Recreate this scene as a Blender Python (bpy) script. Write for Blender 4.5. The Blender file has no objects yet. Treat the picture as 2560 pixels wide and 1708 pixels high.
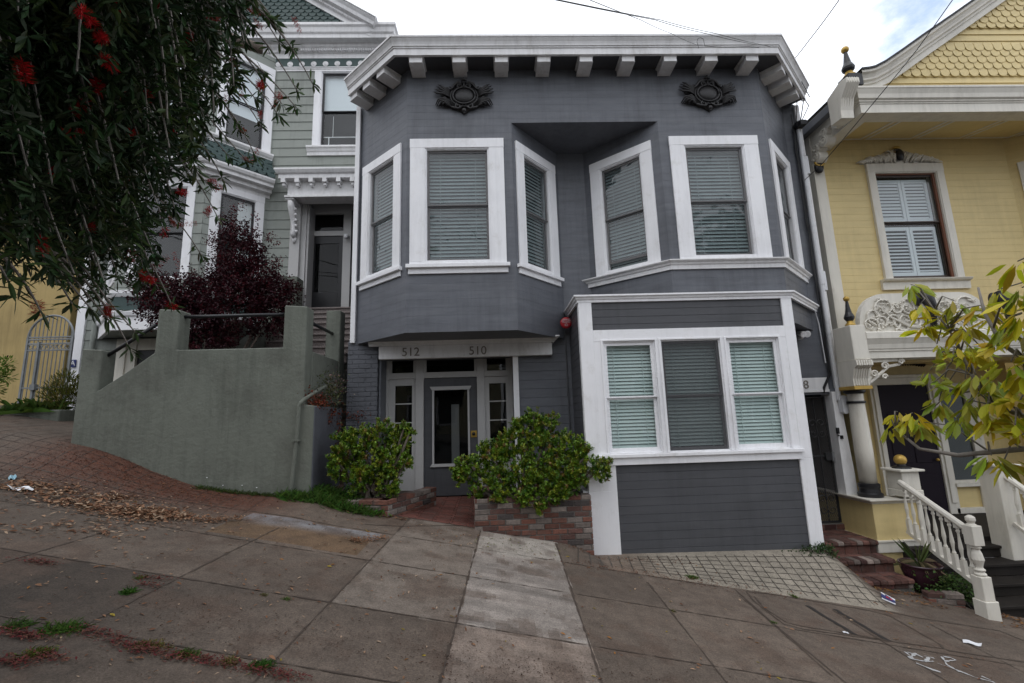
import bpy, math, random
import numpy as np
from mathutils import Matrix, Vector
random.seed(7); rng = np.random.default_rng(11)
S = bpy.context.scene; COL = S.collection
PI = math.pi
# ------------------------------------------------------------------ camera
RC = np.array([[0.99911558, -0.02854756, -0.03087209], [-0.02568612, 0.16692224, -0.98563542], [0.03329072, 0.9855567, 0.16604134]])
FPX = 1138.0; CZ = 1.62
cd = bpy.data.cameras.new('camera'); cam = bpy.data.objects.new('camera', cd); COL.objects.link(cam)
cd.sensor_width = 36; cd.lens = FPX / 2560 * 36; cd.clip_start = .05; cd.clip_end = 3000
m3 = Matrix(((RC[0][0], -RC[1][0], -RC[2][0]), (RC[0][1], -RC[1][1], -RC[2][1]), (RC[0][2], -RC[1][2], -RC[2][2])))
cam.matrix_world = Matrix.Translation((0, 0, CZ)) @ m3.to_4x4()
S.camera = cam
def ray(u, v): return RC.T @ np.array([(u - 1280) / FPX, (v - 854) / FPX, 1.0])
def P(u, v, Y):
    d = ray(u, v); t = Y / d[1]; return Vector((d[0] * t, Y, CZ + d[2] * t))
def D(x, y, Y): return P(x * 1.08936, y * 1.08936, Y)
def G(u, v, dz=0.0):
    d = ray(u, v); t = (-.06 - CZ) / (d[2] + .18 * d[0] - .022 * d[1]); return Vector((d[0] * t, d[1] * t, CZ + d[2] * t + dz))
def ZS(ox, oy, s): return lambda x, y: (ox + x / s, oy + y / s)
# ------------------------------------------------------------------ ground height
WB = [(-12, 2.62), (-6.6, 1.62), (-5.92, 1.48), (-5.62, 1.405), (-5.19, 1.25), (-4.76, 1.05), (-4.34, .894), (-4.12, .816), (-3.6, .72), (-2.9, .645), (-2.5, .60), (-2.2, .5), (-1.9, .42)]
def base_z(x, y): return -.06 - .18 * x + .022 * y
def gz(x, y):
    x = np.asarray(x, float); y = np.asarray(y, float)
    b = base_z(x, y)
    t = np.interp(x, [a for a, _ in WB], [c for _, c in WB]) - base_z(x, 6.6)
    t = np.where(x > -1.9, 0, t)
    k = np.clip((y - (5.25 - .03 * x)) / (6.6 - 5.3), 0, 1); k = k * k * (3 - 2 * k)
    b = b + t * k
    tz = np.interp(x, [.7, 1.27, 4.55, 5.0], [0, -.30, -.345, 0])
    wgt = np.interp(x, [.75, 1.3, 4.5, 4.95], [0, 1, 1, 0])
    k2 = np.clip((y - 5.62) / (6.72 - 5.62), 0, 1); k2 = k2 * k2 * (2.2 - 1.2 * k2)
    return b + wgt * (tz - base_z(x, 6.72)) * k2
def gzf(x, y): return float(gz(x, y))
# ------------------------------------------------------------------ objects
WL = {}
def tag(o, label, cat, group=None):
    o['label'] = label; o['category'] = cat
    if group: o['group'] = group
    return o
def thing(name, label, cat, loc, group=None):
    o = bpy.data.objects.new(name, None); COL.objects.link(o); o.empty_display_size = .2
    o.location = loc; WL[o.name] = Vector(loc)
    return tag(o, label, cat, group)
def place(o, org, parent):
    WL[o.name] = Vector(org)
    if parent is not None:
        o.parent = parent; o.location = Vector(org) - WL[parent.name]
    else: o.location = org
def mkmesh(name, v, f, cols, mats, midx, parent, smooth, org=None):
    v = np.asarray(v, float).reshape(-1, 3)
    if org is None:
        lo = v.min(0); hi = v.max(0); org = Vector(((lo[0] + hi[0]) / 2, (lo[1] + hi[1]) / 2, lo[2]))
    me = bpy.data.meshes.new(name)
    me.from_pydata((v - np.array(org)).tolist(), [], f)
    for m in (mats if isinstance(mats, (list, tuple)) else [mats]): me.materials.append(m)
    if midx is not None and any(midx): me.polygons.foreach_set('material_index', midx)
    if cols is not None:
        at = me.color_attributes.new('Col', 'FLOAT_COLOR', 'CORNER')
        lens = np.empty(len(me.polygons), int); me.polygons.foreach_get('loop_total', lens)
        c = np.repeat(np.asarray(cols, float).reshape(-1, 3), lens, 0)
        at.data.foreach_set('color', np.concatenate([c, np.ones((len(c), 1))], 1).ravel())
    if smooth: me.polygons.foreach_set('use_smooth', [True] * len(me.polygons))
    me.update()
    o = bpy.data.objects.new(name, me); COL.objects.link(o); place(o, org, parent)
    return o
class MB:
    def __init__(s, M=None): s.v = []; s.f = []; s.c = []; s.m = []; s.M = M; s.col = (.5, .5, .5); s.mi = 0
    def add(s, vs, fs):
        n = len(s.v)
        for p in vs:
            p = Vector(p); s.v.append(tuple(s.M @ p if s.M is not None else p))
        for q in fs: s.f.append([n + i for i in q]); s.c.append(s.col); s.m.append(s.mi)
    def quad(s, a, b, c, d): s.add([a, b, c, d], [(0, 1, 2, 3)])
    def box(s, x0, x1, y0, y1, z0, z1):
        s.add([(x0, y0, z0), (x1, y0, z0), (x1, y1, z0), (x0, y1, z0), (x0, y0, z1), (x1, y0, z1), (x1, y1, z1), (x0, y1, z1)],
              [(0, 3, 2, 1), (4, 5, 6, 7), (0, 1, 5, 4), (1, 2, 6, 5), (2, 3, 7, 6), (3, 0, 4, 7)])
    def pxz(s, poly, y0, y1):
        n = len(poly); s.add([(x, y0, z) for x, z in poly] + [(x, y1, z) for x, z in poly],
            [list(range(n)), list(range(2 * n - 1, n - 1, -1))] + [(i, n + i, n + (i + 1) % n, (i + 1) % n) for i in range(n)])
    def pxy(s, poly, z0, z1):
        n = len(poly); s.add([(x, y, z0) for x, y in poly] + [(x, y, z1) for x, y in poly],
            [list(range(n - 1, -1, -1)), list(range(n, 2 * n))] + [(i, (i + 1) % n, n + (i + 1) % n, n + i) for i in range(n)])
    def pyz(s, poly, x0, x1):
        n = len(poly); s.add([(x0, y, z) for y, z in poly] + [(x1, y, z) for y, z in poly],
            [list(range(n - 1, -1, -1)), list(range(n, 2 * n))] + [(i, (i + 1) % n, n + (i + 1) % n, n + i) for i in range(n)])
    def tube(s, path, r, n=6):
        path = [Vector(p) for p in path]; k = len(path); vs = []; fs = []
        rr = r if isinstance(r, (list, tuple)) else [r] * k
        up = None
        for i, p in enumerate(path):
            t = (path[min(i + 1, k - 1)] - path[max(i - 1, 0)]).normalized()
            if up is None: up = t.orthogonal().normalized()
            up = (up - t * up.dot(t))
            up = up.normalized() if up.length > 1e-5 else t.orthogonal().normalized()
            b = t.cross(up)
            for j in range(n):
                a = 2 * PI * j / n; vs.append(p + (up * math.cos(a) + b * math.sin(a)) * rr[i])
        for i in range(k - 1):
            for j in range(n): fs.append((i * n + j, i * n + (j + 1) % n, (i + 1) * n + (j + 1) % n, (i + 1) * n + j))
        fs.append(list(range(n - 1, -1, -1))); fs.append(list(range((k - 1) * n, k * n)))
        s.add(vs, fs)
    def lathe(s, prof, cx, cy, n=16):
        vs = []; fs = []; k = len(prof)
        for r, z in prof:
            for j in range(n): a = 2 * PI * j / n; vs.append((cx + r * math.cos(a), cy + r * math.sin(a), z))
        for i in range(k - 1):
            for j in range(n): fs.append((i * n + j, i * n + (j + 1) % n, (i + 1) * n + (j + 1) % n, (i + 1) * n + j))
        fs.append(list(range(n - 1, -1, -1))); fs.append(list(range((k - 1) * n, k * n)))
        s.add(vs, fs)
    def sphere(s, c, r, n=12, k=8, sc=(1, 1, 1)):
        c = Vector(c); vs = [c + Vector((0, 0, -r * sc[2]))]; fs = []
        for i in range(1, k):
            a = -PI / 2 + PI * i / k
            for j in range(n): b = 2 * PI * j / n; vs.append(c + Vector((r * sc[0] * math.cos(a) * math.cos(b), r * sc[1] * math.cos(a) * math.sin(b), r * sc[2] * math.sin(a))))
        vs.append(c + Vector((0, 0, r * sc[2]))); e = len(vs) - 1
        for j in range(n):
            fs.append((0, 1 + (j + 1) % n, 1 + j)); fs.append((e, e - n + j, e - n + (j + 1) % n))
        for i in range(k - 2):
            for j in range(n): a = 1 + i * n; fs.append((a + j, a + (j + 1) % n, a + n + (j + 1) % n, a + n + j))
        s.add(vs, fs)
    def sweep(s, prof, path):
        # prof: closed polygon of (outward, z); path: plan points, outward = right-hand side of travel
        path = [Vector((p[0], p[1])) for p in path]; k = len(path); n = len(prof); vs = []; fs = []
        for i, p in enumerate(path):
            d0 = (p - path[i - 1]).normalized() if i > 0 else None
            d1 = (path[i + 1] - p).normalized() if i < k - 1 else None
            if d0 is None: d0 = d1
            if d1 is None: d1 = d0
            n0 = Vector((d0.y, -d0.x)); n1 = Vector((d1.y, -d1.x)); mt = (n0 + n1).normalized(); mt = mt / max(.3, mt.dot(n0))
            for o, z in prof: vs.append((p.x + mt.x * o, p.y + mt.y * o, z))
        for i in range(k - 1):
            for j in range(n): fs.append((i * n + j, (i + 1) * n + j, (i + 1) * n + (j + 1) % n, i * n + (j + 1) % n))
        fs.append(list(range(n))); fs.append(list(range(k * n - 1, (k - 1) * n - 1, -1)))
        s.add(vs, fs)
    def siding(s, w, z0, z1, holes, pitch, lip, zref=0.0, mode='lap', g=.007, gd=.006):
        xs = sorted(set([0, w] + [h for q in holes for h in q[:2] if 0 < h < w]))
        zs = [z0, z1] + [h for q in holes for h in q[2:] if z0 < h < z1]
        k0 = math.floor((z0 - zref) / pitch); k1 = math.ceil((z1 - zref) / pitch)
        zs += [zref + k * pitch for k in range(k0, k1 + 1) if z0 < zref + k * pitch < z1]
        if mode == 'v':
            zs += [zref + k * pitch + e for k in range(k0, k1 + 1) for e in (g / 2, g) if z0 < zref + k * pitch + e < z1]
        zs = sorted(set(round(z, 5) for z in zs))
        def yv(z, up):
            ph = (z - zref) / pitch; ph -= math.floor(ph + (1e-4 if up else -1e-4)); ph = min(max(ph, 0), 1)
            if mode == 'lap': return -lip * (1 - ph)
            d = ph * pitch
            return 0.0 if d >= g or d < 1e-4 or d > pitch - 1e-4 else gd * (1 - abs(d - g / 2) / (g / 2))
        for i in range(len(zs) - 1):
            a, b = zs[i], zs[i + 1]; ya, yb = yv(a, True), yv(b, False); zm = (a + b) / 2; run = None
            lipf = mode == 'lap' and i > 0 and abs((a - zref) / pitch - round((a - zref) / pitch)) < 1e-3
            segs = []
            for j in range(len(xs) - 1):
                xm = (xs[j] + xs[j + 1]) / 2
                if any(q[0] < xm < q[1] and q[2] < zm < q[3] for q in holes): continue
                if segs and abs(segs[-1][1] - xs[j]) < 1e-6: segs[-1][1] = xs[j + 1]
                else: segs.append([xs[j], xs[j + 1]])
            for p, q in segs:
                s.quad((p, ya, a), (q, ya, a), (q, yb, b), (p, yb, b))
                if lipf: s.quad((p, 0, a), (q, 0, a), (q, ya, a), (p, ya, a))
    def build(s, name, mat, parent=None, bev=0, smooth=False, org=None):
        o = mkmesh(name, s.v, s.f, s.c, mat, s.m, parent, smooth, org)
        if bev:
            b = o.modifiers.new('bevel', 'BEVEL'); b.width = bev; b.segments = 1; b.limit_method = 'ANGLE'; b.angle_limit = math.radians(50)
        return o
def frame(ax, ay, bx, by, z=0):
    d = Vector((bx - ax, by - ay, 0)).normalized(); n = Vector((-d.y, d.x, 0))
    return Matrix(((d.x, n.x, 0, ax), (d.y, n.y, 0, ay), (0, 0, 1, z), (0, 0, 0, 1)))
def text_obj(name, body, size, M, mat, parent, depth=.008, bold=0.0):
    cu = bpy.data.curves.new(name, 'FONT'); cu.body = body; cu.size = size; cu.extrude = depth / 2; cu.offset = bold; cu.align_x = 'CENTER'; cu.align_y = 'CENTER'
    t = bpy.data.objects.new('tmp', cu); COL.objects.link(t)
    me = bpy.data.meshes.new_from_object(t.evaluated_get(bpy.context.evaluated_depsgraph_get()))
    bpy.data.objects.remove(t); R = M @ Matrix.Rotation(PI / 2, 4, 'X')
    vs = [tuple(R @ v.co) for v in me.vertices]; fs = [list(p.vertices) for p in me.polygons]
    bpy.data.meshes.remove(me)
    return mkmesh(name, vs, fs, None, mat, None, parent, False)
# ------------------------------------------------------------------ materials
def newmat(name):
    m = bpy.data.materials.new(name); m.use_nodes = True; nt = m.node_tree; nt.nodes.clear()
    o = nt.nodes.new('ShaderNodeOutputMaterial'); return m, nt, o
def nd(nt, t, **k):
    n = nt.nodes.new(t)
    for a, b in k.items():
        if a in n.inputs.keys(): n.inputs[a].default_value = b
        else: setattr(n, a, b)
    return n
def paint(name, col, rough=.55, var=.12, scale=3.0, bump=.15, bscale=60, attr=False, stretch=(1, 1, 1), dirt=None, dscale=1.2, dlo=.5, dhi=.75, spec=.4, metal=0.0, coat=0.0, streak=0.0):
    m, nt, o = newmat(name); L = nt.links.new
    b = nd(nt, 'ShaderNodeBsdfPrincipled', Roughness=rough, Metallic=metal); b.inputs['Specular IOR Level'].default_value = spec
    tc = nd(nt, 'ShaderNodeNewGeometry'); mp = nd(nt, 'ShaderNodeMapping'); mp.inputs['Scale'].default_value = stretch
    L(tc.outputs['Position'], mp.inputs['Vector'])
    n1 = nd(nt, 'ShaderNodeTexNoise', Scale=scale, Detail=6.0, Roughness=.65); L(mp.outputs[0], n1.inputs['Vector'])
    mr = nd(nt, 'ShaderNodeMapRange'); mr.inputs['From Min'].default_value = .3; mr.inputs['From Max'].default_value = .7
    mr.inputs['To Min'].default_value = 1 - var; mr.inputs['To Max'].default_value = 1 + var
    L(n1.outputs['Fac'], mr.inputs['Value'])
    vm = nd(nt, 'ShaderNodeVectorMath', operation='MULTIPLY')
    if attr:
        a = nd(nt, 'ShaderNodeVertexColor', layer_name='Col'); L(a.outputs['Color'], vm.inputs[0])
    else: vm.inputs[0].default_value = col[:3]
    L(mr.outputs[0], vm.inputs[1]); out = vm.outputs[0]
    if dirt:
        n2 = nd(nt, 'ShaderNodeTexNoise', Scale=dscale, Detail=8.0, Roughness=.7); L(mp.outputs[0], n2.inputs['Vector'])
        r2 = nd(nt, 'ShaderNodeMapRange'); r2.inputs['From Min'].default_value = dlo; r2.inputs['From Max'].default_value = dhi; r2.inputs['To Max'].default_value = dirt[3] if len(dirt) > 3 else .5
        L(n2.outputs['Fac'], r2.inputs['Value'])
        mx = nd(nt, 'ShaderNodeMix', data_type='RGBA'); L(r2.outputs[0], mx.inputs['Factor']); L(out, mx.inputs['A']); mx.inputs['B'].default_value = (*dirt[:3], 1); out = mx.outputs['Result']
    if streak:
        m2 = nd(nt, 'ShaderNodeMapping'); m2.inputs['Scale'].default_value = (5, 5, .45); L(tc.outputs['Position'], m2.inputs['Vector'])
        n4 = nd(nt, 'ShaderNodeTexNoise', Scale=2.2, Detail=7.0, Roughness=.72); L(m2.outputs[0], n4.inputs['Vector'])
        n5 = nd(nt, 'ShaderNodeTexNoise', Scale=.9, Detail=3.0); L(tc.outputs['Position'], n5.inputs['Vector'])
        ad = nd(nt, 'ShaderNodeMath', operation='ADD'); L(n4.outputs['Fac'], ad.inputs[0]); L(n5.outputs['Fac'], ad.inputs[1])
        r4 = nd(nt, 'ShaderNodeMapRange'); r4.inputs['From Min'].default_value = .95; r4.inputs['From Max'].default_value = 1.3; r4.inputs['To Min'].default_value = 1; r4.inputs['To Max'].default_value = 1 - streak; L(ad.outputs[0], r4.inputs['Value'])
        v4 = nd(nt, 'ShaderNodeVectorMath', operation='MULTIPLY'); L(out, v4.inputs[0]); L(r4.outputs[0], v4.inputs[1]); out = v4.outputs[0]
    L(out, b.inputs['Base Color'])
    if bump:
        n3 = nd(nt, 'ShaderNodeTexNoise', Scale=bscale, Detail=5.0, Roughness=.6); L(mp.outputs[0], n3.inputs['Vector'])
        bp = nd(nt, 'ShaderNodeBump', Strength=bump, Distance=.01); L(n3.outputs['Fac'], bp.inputs['Height']); L(bp.outputs[0], b.inputs['Normal'])
    if coat: b.inputs['Coat Weight'].default_value = coat
    L(b.outputs[0], o.inputs['Surface']); return m
def leafmat(name, trans=.25, rough=.45, spec=.5):
    m, nt, o = newmat(name); L = nt.links.new
    a = nd(nt, 'ShaderNodeVertexColor', layer_name='Col')
    b = nd(nt, 'ShaderNodeBsdfPrincipled', Roughness=rough); b.inputs['Specular IOR Level'].default_value = spec
    t = nd(nt, 'ShaderNodeBsdfTranslucent'); mx = nd(nt, 'ShaderNodeMixShader', Fac=trans)
    L(a.outputs[0], b.inputs['Base Color']); L(a.outputs[0], t.inputs['Color']); L(b.outputs[0], mx.inputs[1]); L(t.outputs[0], mx.inputs[2]); L(mx.outputs[0], o.inputs['Surface']); return m
def glassmat(name, tint=(.92, .96, .95), ior=1.5, wob=.02, wsc=2.5):
    m, nt, o = newmat(name); L = nt.links.new
    t = nd(nt, 'ShaderNodeBsdfTransparent'); t.inputs['Color'].default_value = (*tint, 1)
    g = nd(nt, 'ShaderNodeBsdfGlossy', Roughness=.0); fr = nd(nt, 'ShaderNodeFresnel', IOR=ior); mx = nd(nt, 'ShaderNodeMixShader')
    tc = nd(nt, 'ShaderNodeNewGeometry'); io = nd(nt, 'ShaderNodeMapRange'); io.inputs['To Min'].default_value = ior; io.inputs['To Max'].default_value = 1 / ior   # a thin pane: the same reflection from both sides
    L(tc.outputs['Backfacing'], io.inputs['Value']); L(io.outputs[0], fr.inputs['IOR']); n = nd(nt, 'ShaderNodeTexNoise', Scale=wsc, Detail=1.0); bp = nd(nt, 'ShaderNodeBump', Strength=wob, Distance=.1)
    L(tc.outputs['Position'], n.inputs['Vector']); L(n.outputs['Fac'], bp.inputs['Height']); L(bp.outputs[0], g.inputs['Normal'])
    L(fr.outputs[0], mx.inputs[0]); L(t.outputs[0], mx.inputs[1]); L(g.outputs[0], mx.inputs[2]); L(mx.outputs[0], o.inputs['Surface']); return m
def screenmat(name, col, op):
    m, nt, o = newmat(name); L = nt.links.new
    t = nd(nt, 'ShaderNodeBsdfTransparent'); d = nd(nt, 'ShaderNodeBsdfDiffuse'); d.inputs['Color'].default_value = (*col, 1)
    mx = nd(nt, 'ShaderNodeMixShader', Fac=op); L(t.outputs[0], mx.inputs[1]); L(d.outputs[0], mx.inputs[2]); L(mx.outputs[0], o.inputs['Surface']); return m
M_ = {}
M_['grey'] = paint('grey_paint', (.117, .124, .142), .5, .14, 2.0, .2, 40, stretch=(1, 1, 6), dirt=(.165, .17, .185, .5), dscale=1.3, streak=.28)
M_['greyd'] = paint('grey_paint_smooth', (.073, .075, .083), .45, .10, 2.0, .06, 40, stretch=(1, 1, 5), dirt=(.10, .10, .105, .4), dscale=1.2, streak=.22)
M_['greyb'] = paint('grey_paint_on_brick', (.095, .10, .115), .6, .15, 6.0, .6, 30)
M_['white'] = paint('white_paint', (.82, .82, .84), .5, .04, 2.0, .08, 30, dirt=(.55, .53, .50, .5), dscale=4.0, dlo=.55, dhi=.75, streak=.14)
M_['white_shaded'] = paint('shaded_white_trim_paint', (.46, .455, .45), .55, .05, 2.0, .08, 30, dirt=(.33, .32, .31, .4), dscale=4.0)  # white trim with the shade of the entries put into its colour
M_['whitea'] = paint('white_paint_weathered', (.76, .755, .76), .6, .06, 3.0, .15, 30, stretch=(1, 1, .35), dirt=(.36, .34, .31, .6), dscale=5.0, dlo=.52, dhi=.78, streak=.16)
M_['cream'] = paint('cream_paint', (.66, .63, .56), .55, .05, 3.0, .1, 30, stretch=(1, 1, .3), dirt=(.36, .33, .26, .5), dscale=5.0, dlo=.55, dhi=.8, streak=.18)
M_['stucco'] = paint('grey_green_stucco', (.148, .160, .134), .85, .08, 1.2, 1.0, 16, dirt=(.085, .085, .072, .8), dscale=1.6, dlo=.48, dhi=.78, streak=.30)
M_['sage'] = paint('sage_siding_paint', (.245, .265, .24), .55, .06, 2.0, .1, 30, stretch=(1, 1, 3), streak=.25)
M_['teal'] = paint('dark_teal_paint', (.035, .065, .062), .5, .12, 3.0, .1, 30)
M_['yel'] = paint('yellow_paint', (.64, .51, .245), .55, .05, 2.0, .12, 40, stretch=(1, 1, 5), dirt=(.50, .40, .20, .4), dscale=1.2, streak=.12)
M_['yel2'] = paint('ochre_stucco', (.42, .31, .13), .8, .06, 1.5, .4, 25, streak=.3)
M_['slate'] = paint('slate_gutter_metal', (.16, .17, .19), .5, .15, 3.0, .1, 30)
M_['purple'] = paint('aubergine_door_paint', (.012, .008, .014), .6, .1, 3.0, .05, 30, spec=.15)
M_['dark'] = paint('black_paint', (.012, .012, .014), .4, .1, 3.0, .05, 30)
M_['gold'] = paint('gold_paint', (.42, .27, .06), .4, .15, 8.0, .1, 40, metal=.4)
M_['bronze'] = paint('dark_bronze_paint', (.022, .021, .022), .42, .25, 20.0, .25, 60)
M_['brown'] = paint('dark_brown_sash', (.045, .028, .02), .4, .1, 3.0, .05, 30)
M_['redbr'] = paint('red_brown_trim', (.16, .06, .03), .45, .1, 3.0, .05, 30)
M_['alu'] = paint('bronze_grey_aluminium', (.17, .165, .165), .45, .05, 3.0, .03, 30)
M_['blind'] = paint('green_white_blind', (.50, .585, .575), .5, .02, 3.0, 0)
M_['blindg'] = paint('grey_green_blind', (.27, .32, .32), .5, .02, 3.0, 0)
M_['shut'] = paint('white_shutter', (.60, .63, .67), .45, .02, 3.0, 0)
M_['shade'] = paint('pale_shade', (.72, .75, .80), .7, .02, 3.0, .05, 40)
M_['curtain'] = paint('white_curtain', (.7, .7, .72), .8, .05, 4.0, .1, 20, stretch=(8, 8, .2))
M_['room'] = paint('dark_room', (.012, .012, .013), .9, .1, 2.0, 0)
M_['glass'] = glassmat('window_glass', ior=1.65); M_['glassd'] = glassmat('door_glass', (.5, .52, .52), 1.36, .03, 1.2)
M_['glassx'] = glassmat('screened_glass', (.88, .94, .95), 1.85, .10, 4.0)
M_['screen'] = screenmat('insect_screen', (.13, .135, .145), .16); M_['screend'] = screenmat('dark_insect_screen', (.08, .082, .088), .52)
M_['iron'] = paint('black_iron', (.03, .03, .032), .5, .2, 10, .1, 60); M_['steel'] = paint('pale_grey_steel', (.20, .21, .215), .5, .2, 8, .1, 60, metal=.3)
M_['mesh'] = paint('rusty_mesh_steel', (.11, .10, .095), .6, .2, 10, .1, 60)
M_['cable'] = paint('black_cable', (.015, .015, .016), .5, .1, 3, 0)
M_['brick'] = paint('brick', (.3, .1, .06), .85, .28, 22, .9, 70, attr=True, dirt=(.09, .075, .065, .75), dscale=9, dlo=.48, dhi=.72)
M_['mortar'] = paint('mortar', (.12, .112, .102), .9, .3, 14, .8, 60)
M_['attr'] = paint('coloured_surface', (.5, .5, .5), .7, .12, 10, .15, 60, attr=True)
M_['terr'] = paint('terrazzo', (.20, .17, .16), .6, .55, 55, .1, 60); M_['conc'] = paint('rough_concrete', (.16, .155, .145), .9, .2, 5, .5, 40)
M_['bark'] = paint('grey_bark', (.14, .115, .095), .85, .3, 18, .8, 40); M_['bark2'] = paint('pale_twig_bark', (.20, .18, .16), .8, .25, 18, .4, 40)
M_['leaf'] = leafmat('leaf', .25, .5, .22); M_['leafw'] = leafmat('waxy_leaf', .15, .35, .38); M_['leafy'] = leafmat('yellow_leaf', .4, .5, .4); M_['dry'] = leafmat('dry_leaf', .1, .8, .2); M_['petal'] = leafmat('red_filament', .25, .6, .2)
M_['roof'] = paint('asphalt_roof', (.05, .05, .052), .9, .3, 8, .6, 50); M_['dstep'] = paint('dark_brown_step_paint', (.020, .017, .015), .7, .2, 4, .15, 40, dirt=(.04, .036, .032, .5), dscale=3, spec=.15)
M_['pot'] = paint('plum_glazed_pot', (.035, .012, .02), .2, .15, 5, .05, 30, spec=.6); M_['red'] = paint('red_enamel', (.42, .02, .03), .4, .08, 5, .03, 30)
M_['paper'] = paint('white_paper', (.74, .75, .78), .8, .05, 20, .2, 40); M_['navy'] = paint('navy_print', (.03, .04, .15), .7, .05, 5, 0); M_['chalk'] = paint('white_chalk', (.42, .42, .42), .95, .3, 60, 0)
M_['gutterw'] = paint('white_downpipe', (.62, .63, .65), .45, .05, 4, .05, 40, dirt=(.3, .29, .28, .4), dscale=5)
M_['numb'] = paint('weathered_brass_number', (.20, .18, .155), .5, .2, 30, .1, 60, metal=.3)
M_['asph'] = paint('asphalt', (.05, .05, .052), .9, .25, 30, .6, 80)
# ------------------------------------------------------------------ world and sun
w = bpy.data.worlds.new('World'); S.world = w; w.use_nodes = True; nt = w.node_tree; L = nt.links.new
bg = nt.nodes['Background']; bg.inputs['Strength'].default_value = .1
SUN_EL, SUN_ROT = math.radians(62), math.radians(215)
sky = nt.nodes.new('ShaderNodeTexSky'); sky.sky_type = 'NISHITA'; sky.sun_disc = False; sky.sun_elevation = SUN_EL; sky.sun_rotation = SUN_ROT
tc = nt.nodes.new('ShaderNodeTexCoord')
mp = nt.nodes.new('ShaderNodeMapping'); mp.inputs['Scale'].default_value = (1, 1, 1.6); L(tc.outputs['Generated'], mp.inputs[0])
ns = nd(nt, 'ShaderNodeTexNoise', Scale=5.0, Detail=8.0, Roughness=.62); L(mp.outputs[0], ns.inputs['Vector'])
gap_dir = Vector(ray(2235, 45)).normalized()
dt = nd(nt, 'ShaderNodeVectorMath', operation='DISTANCE'); dt.inputs[1].default_value = gap_dir; L(tc.outputs['Generated'], dt.inputs[0])
gr = nd(nt, 'ShaderNodeMapRange', interpolation_type='SMOOTHSTEP'); gr.inputs['From Min'].default_value = .02; gr.inputs['From Max'].default_value = .24; gr.inputs['To Min'].default_value = .41; gr.inputs['To Max'].default_value = 0; L(dt.outputs['Value'], gr.inputs['Value'])
sb = nd(nt, 'ShaderNodeMath', operation='SUBTRACT'); L(ns.outputs['Fac'], sb.inputs[0]); L(gr.outputs[0], sb.inputs[1])
mr = nd(nt, 'ShaderNodeMapRange', interpolation_type='SMOOTHSTEP'); mr.inputs['From Min'].default_value = -.12; mr.inputs['From Max'].default_value = .22; L(sb.outputs[0], mr.inputs['Value'])
vm = nd(nt, 'ShaderNodeVectorMath', operation='MULTIPLY'); L(sky.outputs[0], vm.inputs[0]); vm.inputs[1].default_value = (4.8, 4.1, 3.4)
cr = nd(nt, 'ShaderNodeMapRange'); cr.inputs['From Min'].default_value = .3; cr.inputs['From Max'].default_value = .7; cr.inputs['To Min'].default_value = 12.2; cr.inputs['To Max'].default_value = 16.6; L(ns.outputs['Fac'], cr.inputs['Value'])
sx = nt.nodes.new('ShaderNodeSeparateXYZ'); L(tc.outputs['Generated'], sx.inputs[0])
ov = nd(nt, 'ShaderNodeMapRange'); ov.inputs['From Min'].default_value = 0; ov.inputs['From Max'].default_value = 1; ov.inputs['To Min'].default_value = .85; ov.inputs['To Max'].default_value = 1.15; L(sx.outputs['Z'], ov.inputs['Value'])
om = nd(nt, 'ShaderNodeMath', operation='MULTIPLY'); L(cr.outputs[0], om.inputs[0]); L(ov.outputs[0], om.inputs[1])
cc = nd(nt, 'ShaderNodeVectorMath', operation='MULTIPLY'); cc.inputs[0].default_value = (.955, .99, 1.06); L(om.outputs[0], cc.inputs[1])
mx = nd(nt, 'ShaderNodeMix', data_type='RGBA'); L(mr.outputs[0], mx.inputs['Factor']); L(vm.outputs[0], mx.inputs['A']); L(cc.outputs[0], mx.inputs['B']); L(mx.outputs['Result'], bg.inputs['Color'])
sl = bpy.data.lights.new('sun', 'SUN'); sl.energy = .5; sl.angle = math.radians(22); sl.color = (1, .96, .9)
so = bpy.data.objects.new('sun', sl); COL.objects.link(so); so.location = (0, -10, 20)
sdir = Vector((math.sin(SUN_ROT) * math.cos(SUN_EL), math.cos(SUN_ROT) * math.cos(SUN_EL), math.sin(SUN_EL)))
so.rotation_euler = (-sdir).to_track_quat('-Z', 'Y').to_euler()
S.view_settings.view_transform = 'Standard'; S.view_settings.look = 'None'; S.view_settings.exposure = 0; S.view_settings.gamma = 1
S.cycles.max_bounces = 8; S.cycles.transparent_max_bounces = 24; S.cycles.caustics_reflective = False; S.cycles.caustics_refractive = False
# ------------------------------------------------------------------ ground
def vnoise(x, y, sc, seed):
    r = np.random.default_rng(seed); g = r.random((128, 128)); x = np.asarray(x) * sc + 40; y = np.asarray(y) * sc + 40
    xi = np.floor(x).astype(int); yi = np.floor(y).astype(int); fx = x - xi; fy = y - yi; fx = fx * fx * (3 - 2 * fx); fy = fy * fy * (3 - 2 * fy)
    a = g[xi % 128, yi % 128]; b = g[(xi + 1) % 128, yi % 128]; c = g[xi % 128, (yi + 1) % 128]; d = g[(xi + 1) % 128, (yi + 1) % 128]
    return (a * (1 - fx) + b * fx) * (1 - fy) + (c * (1 - fx) + d * fx) * fy
def fbm(x, y, sc, seed, o=4): return sum(vnoise(x, y, sc * 2 ** i, seed + i) * .5 ** i for i in range(o)) / (2 - .5 ** (o - 1))
XJ = [-8.2, -7.1, -5.95, -4.8, -3.65, -2.48, -1.30, -.33, .68, 1.60, 2.62, 3.65, 4.75, 5.85, 6.95]
YJ = [1.75, 2.94, 3.78, 4.77, 5.70]
def sm(a, b, t): t = np.clip((t - a) / (b - a), 0, 1); return t * t * (3 - 2 * t)
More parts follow.
